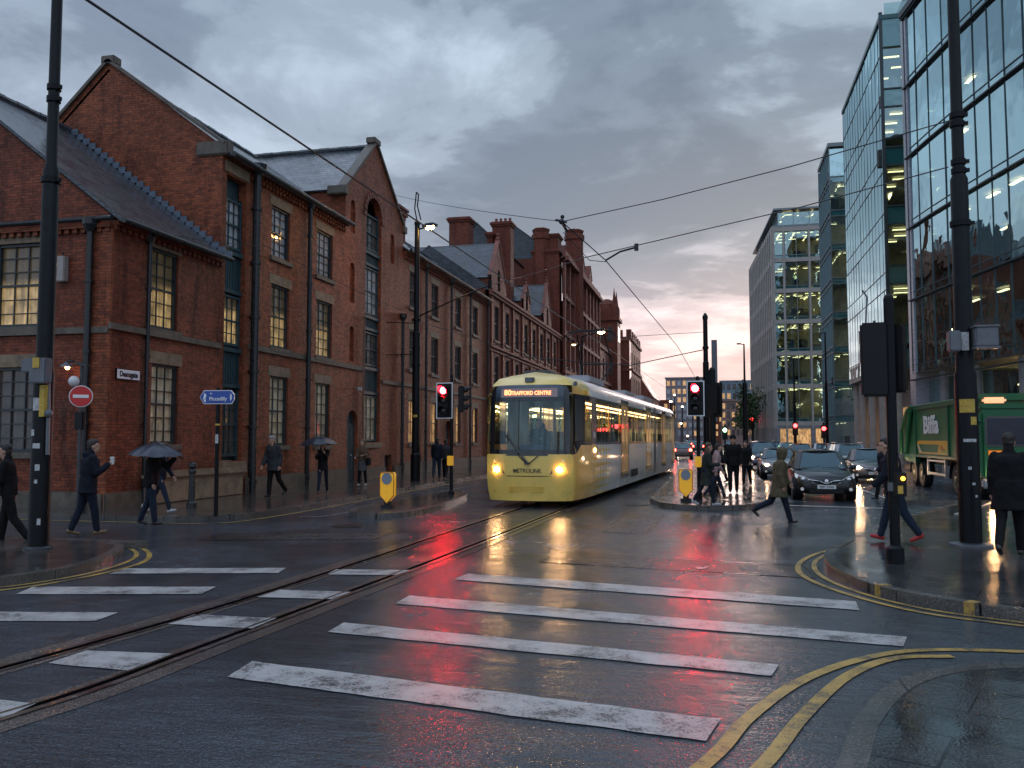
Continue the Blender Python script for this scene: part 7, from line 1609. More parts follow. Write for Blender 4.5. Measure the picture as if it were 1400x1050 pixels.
m = MB(); m.bev(-1.05, -0.045, 1.68, 1.05, -0.02, 2.46, 0.01); tb('windscreen', pm('truck_windscreen', (0.008, 0.014, 0.03), 0.12, coat=0.2, spec=0.3, noise=0.7, nscale=1.6), m, cab)
for s in (-1, 1):
    m = MB(); m.poly([(s*1.256, 0.3, 1.75), (s*1.256, 1.5, 1.75), (s*1.256, 1.5, 2.45), (s*1.256, 0.45, 2.45)][::s]); tb('side_window', pm('truck_windscreen', (0, 0, 0)), m, cab)
    m = MB(); m.bev(s*1.30, -0.1, 1.75, s*1.30+s*0.16 if s > 0 else s*1.30, 0.02, 2.4, 0.03) if s > 0 else m.bev(-1.46, -0.1, 1.75, -1.30, 0.02, 2.4, 0.03); m.cyl((s*1.2, 0.05, 2.35), (s*1.36, -0.04, 2.3), 0.02); tb('mirror', BLK, m, cab)
    m = MB(); m.bev(s*0.92-0.16, -0.06, 0.72, s*0.92+0.16, 0.02, 0.90, 0.02); h = tb('headlight', HLG, m, cab); m = MB(); m.ball((s*0.98, -0.07, 0.81), 0.085, (1, 0.5, 0.9)); tb('bulb', HEADL if s < 0 else CARL, m, h)
    m = MB(); m.bev(s*0.84-0.22, -0.02, 1.36, s*0.84+0.22, 0.03, 1.52, 0.02); tb('indicator', pm('truck_amber', (0.55, 0.12, 0.01), 0.25, emit=(1, 0.3, 0.02), es=0.35), m, cab)
    m = MB(); m.bev(s*0.75-0.30, 0.15, 2.92, s*0.75+0.30, 0.50, 3.10, 0.06); tb('beacon_bar', pm('beacon_amber', (0.8, 0.35, 0.2), 0.3, emit=(1, 0.4, 0.2), es=0.9), m, cab)
m = MB(); m.bev(-1.25, -0.10, 0.38, 1.25, 0.10, 0.66, 0.05); tb('bumper', TGREY, m)
m = MB(); m.bev(-0.55, -0.02, 1.0, 0.55, 0.02, 1.3, 0.02); tb('front_grille', BLK, m, cab)
m = MB(); m.bev(-1.1, 0.9, 2.9, 1.1, 2.0, 3.25, 0.14); tb('cab_deflector', GRN_P, m, cab)
m = MB()
_b0 = len(bpy.data.objects)
ys_ = 2.45
m.add([(-1.22, 2.45, 1.35), (-1.22, 8.6, 1.35), (-1.22, 8.6, 3.35), (-1.22, 2.7, 3.35), (1.22, 2.45, 1.35), (1.22, 8.6, 1.35), (1.22, 8.6, 3.35), (1.22, 2.7, 3.35)], [(0, 3, 2, 1), (4, 5, 6, 7), (0, 1, 5, 4), (1, 2, 6, 5), (2, 3, 7, 6), (3, 0, 4, 7)]); bd = tb('refuse_body', GRN_P, m)
m = MB()
for y in (2.62, 3.6, 8.45): m.bev(-1.275, y-0.07, 1.35, -1.19, y+0.07, 3.40, 0.015)
m.bev(-1.28, 2.6, 3.28, -1.18, 8.6, 3.44, 0.03); m.bev(-1.28, 2.5, 1.28, -1.18, 8.6, 1.40, 0.02); m.cyl((-1.2, 2.8, 3.48), (-1.2, 8.4, 3.48), 0.05); tb('body_ribs', GRN_D, m, bd)
m = MB()
m.add([(-1.25, 8.6, 1.0), (-1.25, 10.9, 1.1), (-1.25, 10.6, 2.6), (-1.25, 9.3, 3.5), (-1.25, 8.6, 3.5), (1.25, 8.6, 1.0), (1.25, 10.9, 1.1), (1.25, 10.6, 2.6), (1.25, 9.3, 3.5), (1.25, 8.6, 3.5)], [(0, 4, 3, 2, 1), (5, 6, 7, 8, 9), (0, 1, 6, 5), (1, 2, 7, 6), (2, 3, 8, 7), (3, 4, 9, 8), (4, 0, 5, 9)]); hp = tb('hopper', GRN_D, m)
m = MB(); m.tube([(-1.32, 8.75, 3.5), (-1.34, 9.4, 3.35), (-1.36, 10.5, 2.4), (-1.36, 10.7, 1.4)], 0.07); m.tube([(-1.34, 8.8, 3.3), (-1.34, 9.8, 1.4)], 0.08); m.cyl((-1.34, 9.0, 3.45), (-1.34, 9.5, 2.2), 0.05); tb('lift_arms', GRN_P, m, hp)
m = MB(); m.poly([(-1.232, 3.75, 1.98), (-1.232, 8.25, 1.98), (-1.232, 8.35, 1.83), (-1.232, 3.75, 1.83)][::-1]); m.poly([(-1.232, 3.75, 1.50), (-1.232, 8.0, 1.50), (-1.232, 8.05, 1.44), (-1.232, 3.75, 1.44)][::-1]); m.poly([(-1.232, 3.75, 1.83), (-1.232, 5.0, 1.83), (-1.232, 5.2, 1.50), (-1.232, 3.75, 1.50)][::-1]); tb('gold_panel', DECO, m, bd)
m = MB(); m.poly([(-1.234, 8.35, 1.83), (-1.234, 8.1, 1.83), (-1.234, 7.5, 1.50), (-1.234, 8.0, 1.50)][::-1]); m.poly([(-1.235, 3.8, 1.40), (-1.235, 8.0, 1.40), (-1.235, 7.8, 1.37), (-1.235, 3.8, 1.37)]); tb('cream_panel', DECO_W, m, bd)
m = MB(); m.poly([(-1.236, 4.5, 1.78), (-1.236, 4.9, 1.78), (-1.236, 4.6, 1.55), (-1.236, 3.9, 1.55)][::-1]); tb('rust_panel', DECO_R, m, bd)
m = MB(); m.poly([(-1.237, 3.9, 1.66), (-1.237, 4.3, 1.56), (-1.237, 4.6, 1.62), (-1.237, 4.8, 1.52), (-1.237, 3.9, 1.51)][::-1]); tb('lime_panel', DECO_G, m, bd)
lettering('Biffa', 0.98, (-1.245, 6.05, 2.60), (R(90), 0, R(-90)), WHITEP, bd, 0.035, 0.006, sx=1.35)
m = MB(); m.bev(-0.5, 2.2, 0.85, 0.5, 10.2, 1.3, 0.03); m.box(-1.2, 2.3, 1.22, 1.2, 8.6, 1.345); tb('chassis', T_UNDER, m)
m = MB(); m.cyl((-1.05, 2.35, 1.4), (-1.05, 2.35, 3.2), 0.09); m.bev(-1.2, 2.15, 0.8, -0.7, 2.5, 1.5, 0.03); tb('exhaust_stack', BLK, m)
m = MB(); m.bev(-1.24, 4.15, 1.02, -1.18, 6.75, 1.10, 0.01); m.bev(-1.24, 4.15, 0.55, -1.18, 6.75, 0.64, 0.01)
for y in (4.2, 6.7): m.bev(-1.245, y-0.06, 0.5, -1.17, y+0.06, 1.22, 0.01)
tb('side_guard', TGREY, m)
for s in (-1, 1):
    for y in (1.15, 3.4 if False else 3.1, 7.9, 9.2):
        w_ = bpy.data.objects.new('wheel', None); COL.objects.link(w_); w_.parent = tk; w_.location = (s*1.02, y, 0.5)
        q = MB(); q.lathe((0, 0, 0), [(.30, -.14), (.47, -.15), (.50, -.11), (.505, 0), (.50, .12), (.47, .16), (.30, .15)], 28, M=Matrix.Rotation(R(90)*s, 4, 'Y')); q.build('tyre', TYRE, w_, smooth='auto', off=(0, 0, 0))
        q = MB(); q.lathe((0, 0, 0), [(.31, .13), (.29, .16), (.24, .10), (.12, .11), (.11, .18), (.04, .19)], 20, M=Matrix.Rotation(R(90)*s, 4, 'Y')); q.build('rim', pm('truck_rim', (0.16, 0.15, 0.13), 0.4, 0.5), w_, smooth='auto', off=(0, 0, 0))
        q = MB(); q.cyl((s*(-0.15), 0, 0.02), (s*0.15, 0, 0.02), 0.60, n=24); 
    for y in (3.1, 8.55):
        m = MB(); n = 10
        for i in range(n):
            a0 = PI*i/n; a1 = PI*(i+1)/n; r_ = 0.60 if y < 5 else 1.15; rz_ = 0.60 if y < 5 else 0.66
            m.quad((s*0.8, y+r_*math.cos(a0), 0.5+rz_*math.sin(a0)), (s*1.24, y+r_*math.cos(a0), 0.5+rz_*math.sin(a0)), (s*1.24, y+r_*math.cos(a1), 0.5+rz_*math.sin(a1)), (s*0.8, y+r_*math.cos(a1), 0.5+rz_*math.sin(a1)))
        tb('mudguard', BLK, m)

for o in (bd, hp): o.scale = (1, 1, 0.90)       # body a little lower than the cab roofline
# ------------------------------------------------------------------ people
def remesh(mb, voxel, smooth=4, disp=0.0, seed=0.0, dscale=5.0):
    """weld overlapping shapes into one smooth skin"""
    me = bpy.data.meshes.new('t'); me.from_pydata(mb.v, [], mb.f); o = bpy.data.objects.new('t', me); COL.objects.link(o)
    r_ = o.modifiers.new('r', 'REMESH'); r_.mode = 'VOXEL'; r_.voxel_size = voxel
    s_ = o.modifiers.new('s', 'SMOOTH'); s_.factor = 0.6; s_.iterations = smooth
    dg = bpy.context.evaluated_depsgraph_get(); e = o.evaluated_get(dg); m2 = bpy.data.meshes.new_from_object(e)
    bpy.data.objects.remove(o)
    out = MB(); nn = [v.normal.copy() for v in m2.vertices]
    for v, n in zip(m2.vertices, nn):
        p = v.co.copy()
        if disp: q = Vector((p.x*dscale, p.y*dscale, p.z*dscale*0.7+seed)); p += n*disp*(mnoise.noise(q)+0.6*mnoise.noise(q*2.3))
        out.v.append(tuple(p))
    for f in m2.polygons: out.f.append(tuple(f.vertices)); out.m.append(0)
    bpy.data.meshes.remove(m2); return out
SKIN = pm('skin', (0.42, 0.24, 0.17), 0.5); SKIN2 = pm('skin_ruddy', (0.46, 0.22, 0.15), 0.5)
EYE = pm('eye', (0.02, 0.015, 0.01), 0.2); LIP = pm('lip', (0.28, 0.10, 0.08), 0.5)
def cloth(name, c, v=0.35): return pm(name, c, 0.8, spec=0.2, noise=v, nscale=9.0, bump=0.3, bscale=30)
DEN = cloth('denim', (0.013, 0.021, 0.038)); DEN_D = cloth('dark_denim', (0.010, 0.014, 0.026)); BLKC = cloth('black_cloth', (0.006, 0.006, 0.007)); NAVY = cloth('navy_cloth', (0.007, 0.009, 0.017)); OLIVE = cloth('olive_cloth', (0.085, 0.068, 0.038)); CHARC = cloth('charcoal_cloth', (0.03, 0.032, 0.036)); DKGRN = cloth('dark_green_cloth', (0.022, 0.026, 0.022)); GREYC = cloth('grey_cloth', (0.08, 0.08, 0.085)); BRN = cloth('brown_cloth', (0.10, 0.065, 0.04)); REDC = cloth('red_cloth', (0.35, 0.03, 0.03)); PINKC = cloth('pale_cloth', (0.32, 0.22, 0.22))
SH_D = pm('dark_shoe', (0.015, 0.013, 0.012), 0.4); SH_W = pm('white_shoe', (0.35, 0.35, 0.36), 0.5); SH_R = pm('red_shoe', (0.38, 0.02, 0.02), 0.5); SH_B = pm('tan_shoe', (0.16, 0.10, 0.05), 0.5)
H_DK = pm('hair_dark', (0.02, 0.015, 0.012), 0.6, bump=0.8, bscale=80); H_GR = pm('hair_grey', (0.22, 0.21, 0.20), 0.6, bump=0.8, bscale=80); H_BR = pm('hair_brown', (0.07, 0.035, 0.018), 0.6, bump=0.8, bscale=80); H_BL = pm('hair_light', (0.16, 0.10, 0.06), 0.6, bump=0.8, bscale=80)
def person(label, x, y, face, H=1.75, top=NAVY, legs=DEN, shoe=SH_D, hair=H_DK, coat=0.0, hood=None, gait=(25, -20, 10, 45), arms=((-14, 12, 8), (10, 22, 8)), lean=4, z=0.0, bulk=1.0, female=False, skin=SKIN, hairlen='short', extras=None, skirt=None, group=None, headturn=0, headtilt=0, seed=None):
    """face: heading in degrees, 0 = looking along +y (away), 180 = toward the camera, 90 = left (-x).
    gait: right hip, left hip, right knee bend, left knee bend. arms: ((shoulder pitch, elbow, outward) right, left)"""
    t = thing('person', label, 'person', (x, y, z), R(face), group=group)
    S = H/1.75; seed = (x*3.1+y) if seed is None else seed
    hip = 0.93*S; sw = (0.172 if not female else 0.158)*S*min(bulk, 1.06)
    th, sh_ = 0.44*S, 0.43*S
    def rotx(v, a): return Vector((v.x, v.y*math.cos(a)-v.z*math.sin(a), v.y*math.sin(a)+v.z*math.cos(a)))
    legsJ = []
    for s, hp, kn in ((1, gait[0], gait[2]), (-1, gait[1], gait[3])):
        a = R(hp); h0 = Vector((s*0.095*S, 0, 0)); d = rotx(Vector((0, 0, -1)), a); k = h0+d*th
        d2 = rotx(Vector((0, 0, -1)), a-R(kn)); an = k+d2*sh_; foot = rotx(Vector((0, 1, 0)), (a-R(kn))*0.75); legsJ.append([h0, k, an, foot])
    low = min(min(l[2].z-0.075*S, (l[2]+l[3]*0.17*S).z-0.03*S-0.045*S) for l in legsJ); hz_ = -low
    for l in legsJ:
        for i in range(3): l[i] = l[i]+Vector((0, 0, hz_))
    P = Vector((0, 0, hz_))
    ln = R(-lean)
    up = lambda v: P+rotx(Vector(v)*S, ln)
    chest = up((0, 0, 0.36)); neck = up((0, 0.0, 0.54)); headc = up((0, 0.035, 0.70))
    HM = Matrix.Translation(headc) @ Matrix.Rotation(R(headturn), 4, 'Z') @ Matrix.Rotation(R(-headtilt), 4, 'X')
    armsJ = []
    for s, (ap, el, ab) in ((1, arms[0]), (-1, arms[1])):
        s0 = up((s*sw/S, 0, 0.49)); d = rotx(Vector((s*math.sin(R(ab)), 0, -math.cos(R(ab)))), R(ap)); e = s0+d*0.285*S
        d2 = rotx(Vector((-s*0.12 if el > 40 else s*0.04, 0, -1)).normalized(), R(ap+el)); wv = e+d2*0.25*S; armsJ.append([s0, e, wv, d2])
    # body
    m = MB()
    m.lathe((0, 0, 0), [(0.05*S, hz_-0.10*S), (0.15*S, hz_-0.04*S), (0.16*S, hz_+0.05*S), (0.13*S, hz_+0.18*S), (0.14*S, hz_+0.36*S), (0.13*S, hz_+0.46*S), (0.05*S, hz_+0.52*S)], 16, sy=0.60)
    m.v = [tuple(P+rotx(Vector(v_)-P, ln)) if v_[2] > hz_ else v_ for v_ in m.v]
    m.caps(neck-Vector((0, 0, 0.06*S)), headc-Vector((0, 0, 0.03*S)), 0.058*S, 0.055*S)
    def hb(c, r, sc): m.ball(HM @ (Vector(c)*S), r*S, sc, seg=16, M=HM.to_3x3().to_4x4())
    hb((0, -0.012, 0.035), 0.098, (0.79, 0.98, 1.0)); hb((0, 0.025, -0.045), 0.07, (0.82, 0.92, 1.05)); hb((0, 0.050, -0.085), 0.036, (1, 0.9, 0.8))
    hb((0, 0.094, -0.012), 0.020, (0.7, 1.0, 1.3)); hb((0, 0.080, 0.03), 0.03, (1.6, 0.6, 0.5))
    for s in (-1, 1): hb((s*0.078, -0.005, -0.005), 0.028, (0.35, 0.7, 1.1))
    for j in legsJ: m.caps(j[0], j[1], 0.082*S, 0.056*S); m.caps(j[1], j[2], 0.056*S, 0.038*S)
    for j in armsJ: m.caps(j[0], j[1], 0.05*S, 0.04*S); m.caps(j[1], j[2], 0.04*S, 0.028*S); m.ball(j[2]+j[3]*0.05*S, 0.042*S, (0.85, 0.75, 1.1))
    b_ = remesh(m, 0.016, 4)
    for s, j in zip((1, -1), armsJ):      # fingers, curled, and the thumb off the side of the palm
        base = j[2]+j[3]*0.085*S; side = Vector((0, 1, 0)); curl = Vector((-s, 0, 0))
        for q in range(4):
            ln_ = (0.034, 0.040, 0.037, 0.028)[q]*S; p0 = base+side*(0.027-0.018*q)*S; p1 = p0+(j[3]+curl*0.25).normalized()*ln_; p2 = p1+(j[3]*0.7+curl*0.9).normalized()*ln_*0.8
            b_.caps(p0, p1, 0.0095*S, 0.0088*S, seg=6); b_.caps(p1, p2, 0.0085*S, 0.007*S, seg=6)
        p0 = j[2]+j[3]*0.035*S+side*0.028*S; p1 = p0+(j[3]*0.7+side*0.7).normalized()*0.035*S; b_.caps(p0, p1, 0.012*S, 0.010*S, seg=6); b_.caps(p1, p1+(j[3]+curl*0.3).normalized()*0.028*S, 0.010*S, 0.008*S, seg=6)
    for s in (-1, 1): b_.ball(HM @ Vector((s*0.032*S, 0.079*S, 0.008*S)), 0.0105*S, (1.2, 0.6, 0.7), mi=1, seg=8)
    b_.ball(HM @ Vector((0, 0.086*S, -0.058*S)), 0.016*S, (1.5, 0.4, 0.35), mi=2, seg=8)
    bo = b_.build('body', [skin, EYE, LIP], t, smooth=True, off=(0, 0, 0))
    # trousers
    m = MB(); m.lathe((0, 0, 0), [(0.10*S, hz_-0.10*S), (0.165*S*bulk, hz_-0.05*S), (0.175*S*bulk, hz_+0.04*S), (0.16*S*bulk, hz_+0.16*S)], 16, sy=0.72)
    k_ = 0.85 if female else 1.0
    for j in legsJ:
        m.caps(j[0], j[1], 0.100*S*k_*bulk, 0.074*S*k_); e = j[2]+(j[1]-j[2]).normalized()*0.02*S; m.caps(j[1], e, 0.074*S*k_, 0.060*S*k_)
    remesh(m, 0.018, 3, 0.007, seed, 9).build('trousers', legs, t, smooth=True, off=(0, 0, 0))
    # shoes
    for j in legsJ:
        m = MB(); f = j[3]; a = j[2]-Vector((0, 0, 0.028*S)); m.caps(a-f*0.035*S, a+f*0.14*S-Vector((0, 0, 0.008*S)), 0.042*S, 0.034*S); m.caps(a+Vector((0, 0, 0.05*S)), a, 0.045*S, 0.046*S)
        remesh(m, 0.014, 2).build('shoe', shoe, t, smooth=True, off=(0, 0, 0))
    # jacket or coat with sleeves
    m = MB(); hem = -0.06-coat; nseg = 8; prof = []
    pr = [(hem, 0.170+coat*0.13+0.012), (hem*0.5, 0.172+coat*0.05), (0.05, 0.172), (0.16, 0.160), (0.28, 0.170), (0.40, 0.178), (0.47, 0.165), (0.52, 0.115), (0.565, 0.075)]
    pr = [(z_, r_*(bulk if z_ < 0.5 else 1)*(0.92 if female else 1.0)) for z_, r_ in pr]
    vs0 = len(m.v); m.lathe((0, 0, 0), [(r_*S, z_*S) for z_, r_ in pr], 20, sx=1.08, sy=0.78)
    for i in range(vs0, len(m.v)): v_ = Vector(m.v[i]); m.v[i] = tuple(P+(rotx(v_, ln) if v_.z > 0 else v_))
    for s in (-1, 1): m.ball(up((s*0.118, 0, 0.462)), 0.076*S*bulk, (1.25, 0.95, 0.85)); m.ball(up((s*0.07, -0.01, 0.515)), 0.062*S, (1.2, 1.0, 0.7))
    for j in armsJ: m.caps(j[0], j[1], 0.072*S*min(bulk, 1.08), 0.060*S*min(bulk, 1.1)); m.caps(j[1], j[2]-(j[2]-j[1]).normalized()*0.015*S, 0.062*S*bulk, 0.050*S*bulk)
    m.caps(up((0, -0.015, 0.53)), up((0, -0.008, 0.592)), 0.080*S, 0.074*S)
    if hood == 'down': m.ball(up((0, -0.085, 0.55)), 0.09*S, (1.15, 0.8, 0.75))
    remesh(m, 0.019, 3, 0.012, seed+5, 7).build('coat' if coat > 0.1 else 'jacket', top, t, smooth=True, off=(0, 0, 0))
    if skirt:
        m = MB(); m.lathe((0, 0, hz_), [(0.20*S, -0.36*S), (0.19*S, -0.2*S), (0.16*S, 0.02*S)], 18, sy=0.85); remesh(m, 0.018, 2, 0.01, seed, 7).build('skirt', skirt, t, smooth=True, off=(0, 0, 0))
    # hair or hood
    m = MB()
    def hh(c, r, sc): m.ball(HM @ (Vector(c)*S), r*S, sc, seg=16, M=HM.to_3x3().to_4x4())
    if hood == 'up':
        hh((0, -0.03, 0.03), 0.128, (0.9, 1.0, 1.05)); hh((0, -0.045, -0.06), 0.11, (0.95, 0.95, 1.1)); hh((0, 0.02, 0.085), 0.085, (1.0, 1.05, 0.7)); remesh(m, 0.016, 3, 0.006, seed, 9).build('hood', top, t, smooth=True, off=(0, 0, 0))
    else:
        hh((0, -0.028, 0.060), 0.102, (0.84, 0.97, 0.92)); hh((0, 0.02, 0.100), 0.062, (1.05, 1.05, 0.6)); hh((0, -0.055, 0.0), 0.085, (0.9, 0.75, 1.0))
        if hairlen == 'long': hh((0, -0.065, -0.08), 0.085, (1.05, 0.65, 1.3)); hh((0.06, -0.03, -0.10), 0.05, (0.7, 0.9, 2.0)); hh((-0.06, -0.03, -0.10), 0.05, (0.7, 0.9, 2.0)); hh((0, -0.08, -0.18), 0.07, (1.2, 0.6, 1.0))
        if hairlen == 'hat': m = MB(); hh((0, -0.015, 0.07), 0.112, (0.88, 1.0, 0.85)); m.ball(HM @ Vector((0, 0.07*S, 0.075*S)), 0.07*S, (1.0, 1.1, 0.22))
        remesh(m, 0.012, 2, 0.008, seed, 22).build('hair' if hairlen != 'hat' else 'hat', hair, t, smooth=True, off=(0, 0, 0))
    if extras: extras(t, armsJ, up, S, P)
    t['_hand'] = 0; del t['_hand']
    return t, armsJ
def bag_shoulder(mat, s=1, z0=0.1):
    def f(t, A, up, S, P):
        m = MB(); c = up((s*0.24, -0.03, z0)); m.bev(c.x-0.05, c.y-0.16, c.z-0.15, c.x+0.05, c.y+0.16, c.z+0.13, 0.03); o = m.build('bag_part', mat, t, smooth=False, off=(0, 0, 0)); o.name = 'shoulder_bag'
        m = MB(); m.tube([c+Vector((0, -0.1, 0.12)), up((s*0.14, -0.03, 0.55)), c+Vector((0, 0.12, 0.12))], 0.012); m.build('bag_strap', mat, o, off=(0, 0, 0))
    return f
def gpt(px, py, z=0.0): return G(px, py, z)
def put(px, py, z): x, y = G(px, py, z); return x, y
# left side
x, y = put(118, 733, 0.0); p1_, A1 = person('man in dark padded jacket and jeans holding a cup, left of the umbrella walker', x, y, -38, 1.80, NAVY, DEN_D, SH_B, H_DK, coat=0.10, hood='down', gait=(13, -12, 5, 10), arms=((12, 115, 12), (-12, 35, 18)), bulk=1.15, lean=4, headturn=-15)
def cup_at(A, t): pass
hw_ = (Matrix.Translation((x, y, 0)) @ Matrix.Rotation(R(-38), 4, 'Z')) @ (A1[0][2]+A1[0][3]*0.09)
m = MB(); m.lathe(tuple(hw_-Vector((0, 0, 0.05))), [(0.03, 0), (0.042, 0.12), (0.045, 0.125), (0.045, 0.14), (0.03, 0.145)], 14); tag(m.build('coffee_cup', WHITEP, smooth='auto'), 'white takeaway cup in the hand of the man in the padded jacket', 'cup')
def umbrella(label, x, y, z, r, rz=0.0, tilt=(0, 0), hand=None, group='black umbrellas'):
    t = thing('umbrella', label, 'umbrella', (x, y, z), 0, group=group); UM = pm('umbrella_cloth', (0.018, 0.024, 0.038), 0.35, bump=0.2, bscale=20)
    T = Matrix.Rotation(tilt[0], 4, 'X') @ Matrix.Rotation(tilt[1], 4, 'Y') @ Matrix.Rotation(rz, 4, 'Z')
    m = MB(); n = 8; rings = []
    K = 7; sub = 4
    for k in range(K+1):
        q = k/K; ring = []
        for i in range(n*sub):
            a = 2*PI*i/(n*sub); f = (i % sub)/sub; sag_ = math.sin(PI*f); rr = r*q*(1-0.07*sag_*q); zz_ = r*0.38*(1-q**2.0) - 0.035*sag_*q*(1 if q > 0 else 0)+ (0.0 if q < 1 else 0)
            ring.append(T @ Vector((rr*math.cos(a), rr*math.sin(a), zz_)))
        rings.append(ring)
    N_ = n*sub
    for A_, B_ in zip(rings, rings[1:]):
        for i in range(N_): m.quad(A_[i], A_[(i+1) % N_], B_[(i+1) % N_], B_[i])
    m.build('canopy', UM, t, smooth=True, off=(0, 0, 0))
    for i in range(n):
        a = 2*PI*i/n; m = MB(); pts = [T @ Vector((r*q*math.cos(a), r*q*math.sin(a), r*0.38*(1-q*q)-0.012)) for q in (0, .25, .5, .75, 1.0)]; m.tube(pts, 0.004, 5); m.cyl(pts[-1], pts[-1]+(pts[-1]-pts[-2]).normalized()*0.02, 0.006); m.build('rib', pm('rib_steel', (0.3, 0.3, 0.3), 0.3, 0.8), t, off=(0, 0, 0))
    L_ = r*0.38; e = Vector(hand)-Vector((x, y, z)) if hand is not None else Vector((0, 0, -0.7)); top_ = T @ Vector((0, 0, L_+0.07)); m = MB(); m.cyl(top_, e-(top_-e).normalized()*0.06, 0.007, n=8); m.build('shaft', pm('rib_steel', (0.3, 0.3, 0.3)), t, off=(0, 0, 0))
    m = MB(); d = (top_-e).normalized(); m.cyl(e-d*0.09, e+d*0.05, 0.014); m.tube([e-d*0.09, e-d*0.13+Vector((0.02, 0, 0)), e-d*0.12+Vector((0.05, 0, 0))], 0.012); m.build('handle', BLK, t, off=(0, 0, 0))
    return t
x, y = put(205, 719, 0.0); p2_, A2 = person('person in black jacket and jeans under the larger umbrella at the brick corner', x, y, -75, 1.72, BLKC, DEN, SH_D, H_DK, coat=0.05, gait=(12, -12, 6, 10), arms=((-5, 25, 8), (55, 85, -4)), bulk=1.15, lean=6)
hd = (Matrix.Translation((x, y, 0)) @ Matrix.Rotation(R(-75), 4, 'Z')) @ (A2[1][2]+A2[1][3]*0.08)
ux, uz = YP(213, 620, y); umbrella('larger black umbrella held over the walker at the brick corner', ux, y, uz, 0.56, 0.2, (R(3), R(4)), hd)
x, y = put(226, 701, 0.12); person('walker in blue jeans half hidden behind the larger umbrella', x-0.15, y, -80, 1.66, NAVY, DEN, SH_W, H_BR, gait=(22, -22, 4, 20), z=0.12, female=True)
x, y = put(374, 680, 0.12); person('grey haired man in dark coat walking past the downpipe left of the smaller umbrella', x, y, 165, 1.80, CHARC, BLKC, SH_D, H_GR, coat=0.12, gait=(8, -14, 4, 28), bulk=1.15, z=0.12, arms=((10, 20, 6), (-15, 25, 8)), lean=6, headtilt=20)
x, y = put(441, 676, 0.12); p5_, A5 = person('woman in black coat and navy trousers under the smaller umbrella', x, y, 195, 1.62, BLKC, DEN_D, SH_D, H_DK, coat=0.08, gait=(20, -18, 4, 6), arms=((45, 80, 0), (45, 85, 0)), female=True, z=0.12, hairlen='long')
hd = (Matrix.Translation((x, y, 0.12)) @ Matrix.Rotation(R(195), 4, 'Z')) @ (A5[0][2]+A5[0][3]*0.08)
ux, uz = YP(436, 607, y); umbrella('smaller black umbrella over the woman by the arched door', ux, y, uz, 0.62, 0.1, (0, R(-3)), hd)
x, y = put(495, 665, 0.12); person('brown haired woman with grey skirt and boots facing the camera by the arched door', x, y, 182, 1.66, BRN, BLKC, SH_W, H_BL, coat=0.0, skirt=GREYC, gait=(6, -8, 2, 6), female=True, z=0.12, hairlen='long', arms=((15, 60, 4), (20, 70, 4)), extras=bag_shoulder(BLKC, -1, 0.0))
x, y = put(597, 655, 0.12); person('man in dark jacket and blue jeans walking away left of the red traffic light', x, y, 10, 1.78, NAVY, DEN, SH_D, H_DK, gait=(14, -16, 4, 20), z=0.12)
x, y = put(609, 654, 0.12); person('walker in dark clothes half hidden by the red traffic light post', x, y, 5, 1.70, CHARC, BLKC, SH_D, H_DK, gait=(-14, 14, 20, 4), z=0.12)
x, y = G(-4, 750); person('dark clothed walker cut off by the left edge of the photo', x, y+0.2, 120, 1.75, BLKC, BLKC, SH_D, H_DK, gait=(10, -14, 4, 20))
# tram island
x, y = put(966, 692, 0.12); person('woman in long dark green coat and jeans with pale shoe striding across the tram island', x, y, -88, 1.62, DKGRN, DEN_D, SH_W, H_BR, coat=0.30, gait=(17, -17, 6, 14), arms=((15, 80, 5), (-12, 25, 8)), female=True, z=0.12, hairlen='long', extras=bag_shoulder(BLKC, -1, -0.05), bulk=1.1)
x, y = put(985, 688, 0.12); person('person in pale top and jeans just beyond the woman in the long coat', x-0.1, y+1.2, -80, 1.60, PINKC, DEN, SH_B, H_DK, gait=(-18, 20, 20, 4), z=0.12, female=True)
x, y = put(1003, 674, 0.12); person('man in black jacket and cap standing on the tram island by the lamp column', x, y, 178, 1.80, BLKC, BLKC, SH_D, BLKC, coat=0.05, gait=(8, -5, 4, 4), z=0.12, hairlen='hat', arms=((5, 15, 10), (0, 15, 10)), bulk=1.12)
x, y = put(986, 660, 0.12); person('stooping dark haired person behind the man in the cap', x, y, 120, 1.66, CHARC, BLKC, SH_D, H_DK, gait=(8, -10, 4, 10), z=0.12, lean=14)
x, y = put(1021, 664, 0.12); person('person in dark coat directly behind the lamp column', x, y, 160, 1.62, BLKC, BLKC, SH_D, H_DK, gait=(8, -10, 4, 10), z=0.12, coat=0.15)
x, y = put(1066, 716, 0.0); person('walker in olive hooded parka and dark jeans crossing in front of the black hatchback', x, y, -84, 1.66, OLIVE, DEN_D, SH_D, H_DK, coat=0.24, hood='up', gait=(16, -24, 2, 38), arms=((-8, 15, 8), (14, 20, 8)), bulk=1.22, lean=6, headturn=8)
# right corner
x, y = put(1208, 684, 0.0); person('person in dark jacket walking in the road left of the green truck', x, y, 95, 1.68, NAVY, BLKC, SH_D, H_DK, gait=(14, -14, 4, 20), coat=0.05, headturn=20)
x, y = put(1225, 741, 0.12); person('walker in navy jacket, jeans and red shoe striding behind the slim signal post', x, y, 80, 1.74, NAVY, DEN, SH_R, H_DK, gait=(17, -18, 2, 14), arms=((-10, 35, 10), (15, 30, 10)), bulk=1.2, lean=8, z=0.12, coat=0.06, hood='down')
x, y = put(1383, 760, 0.12); person('large man in black overcoat walking away at the right edge', x, y, -25, 1.82, BLKC, BLKC, SH_D, H_DK, coat=0.22, gait=(14, -16, 4, 20), arms=((8, 15, 8), (-8, 15, 8)), bulk=1.15, z=0.12, lean=8)
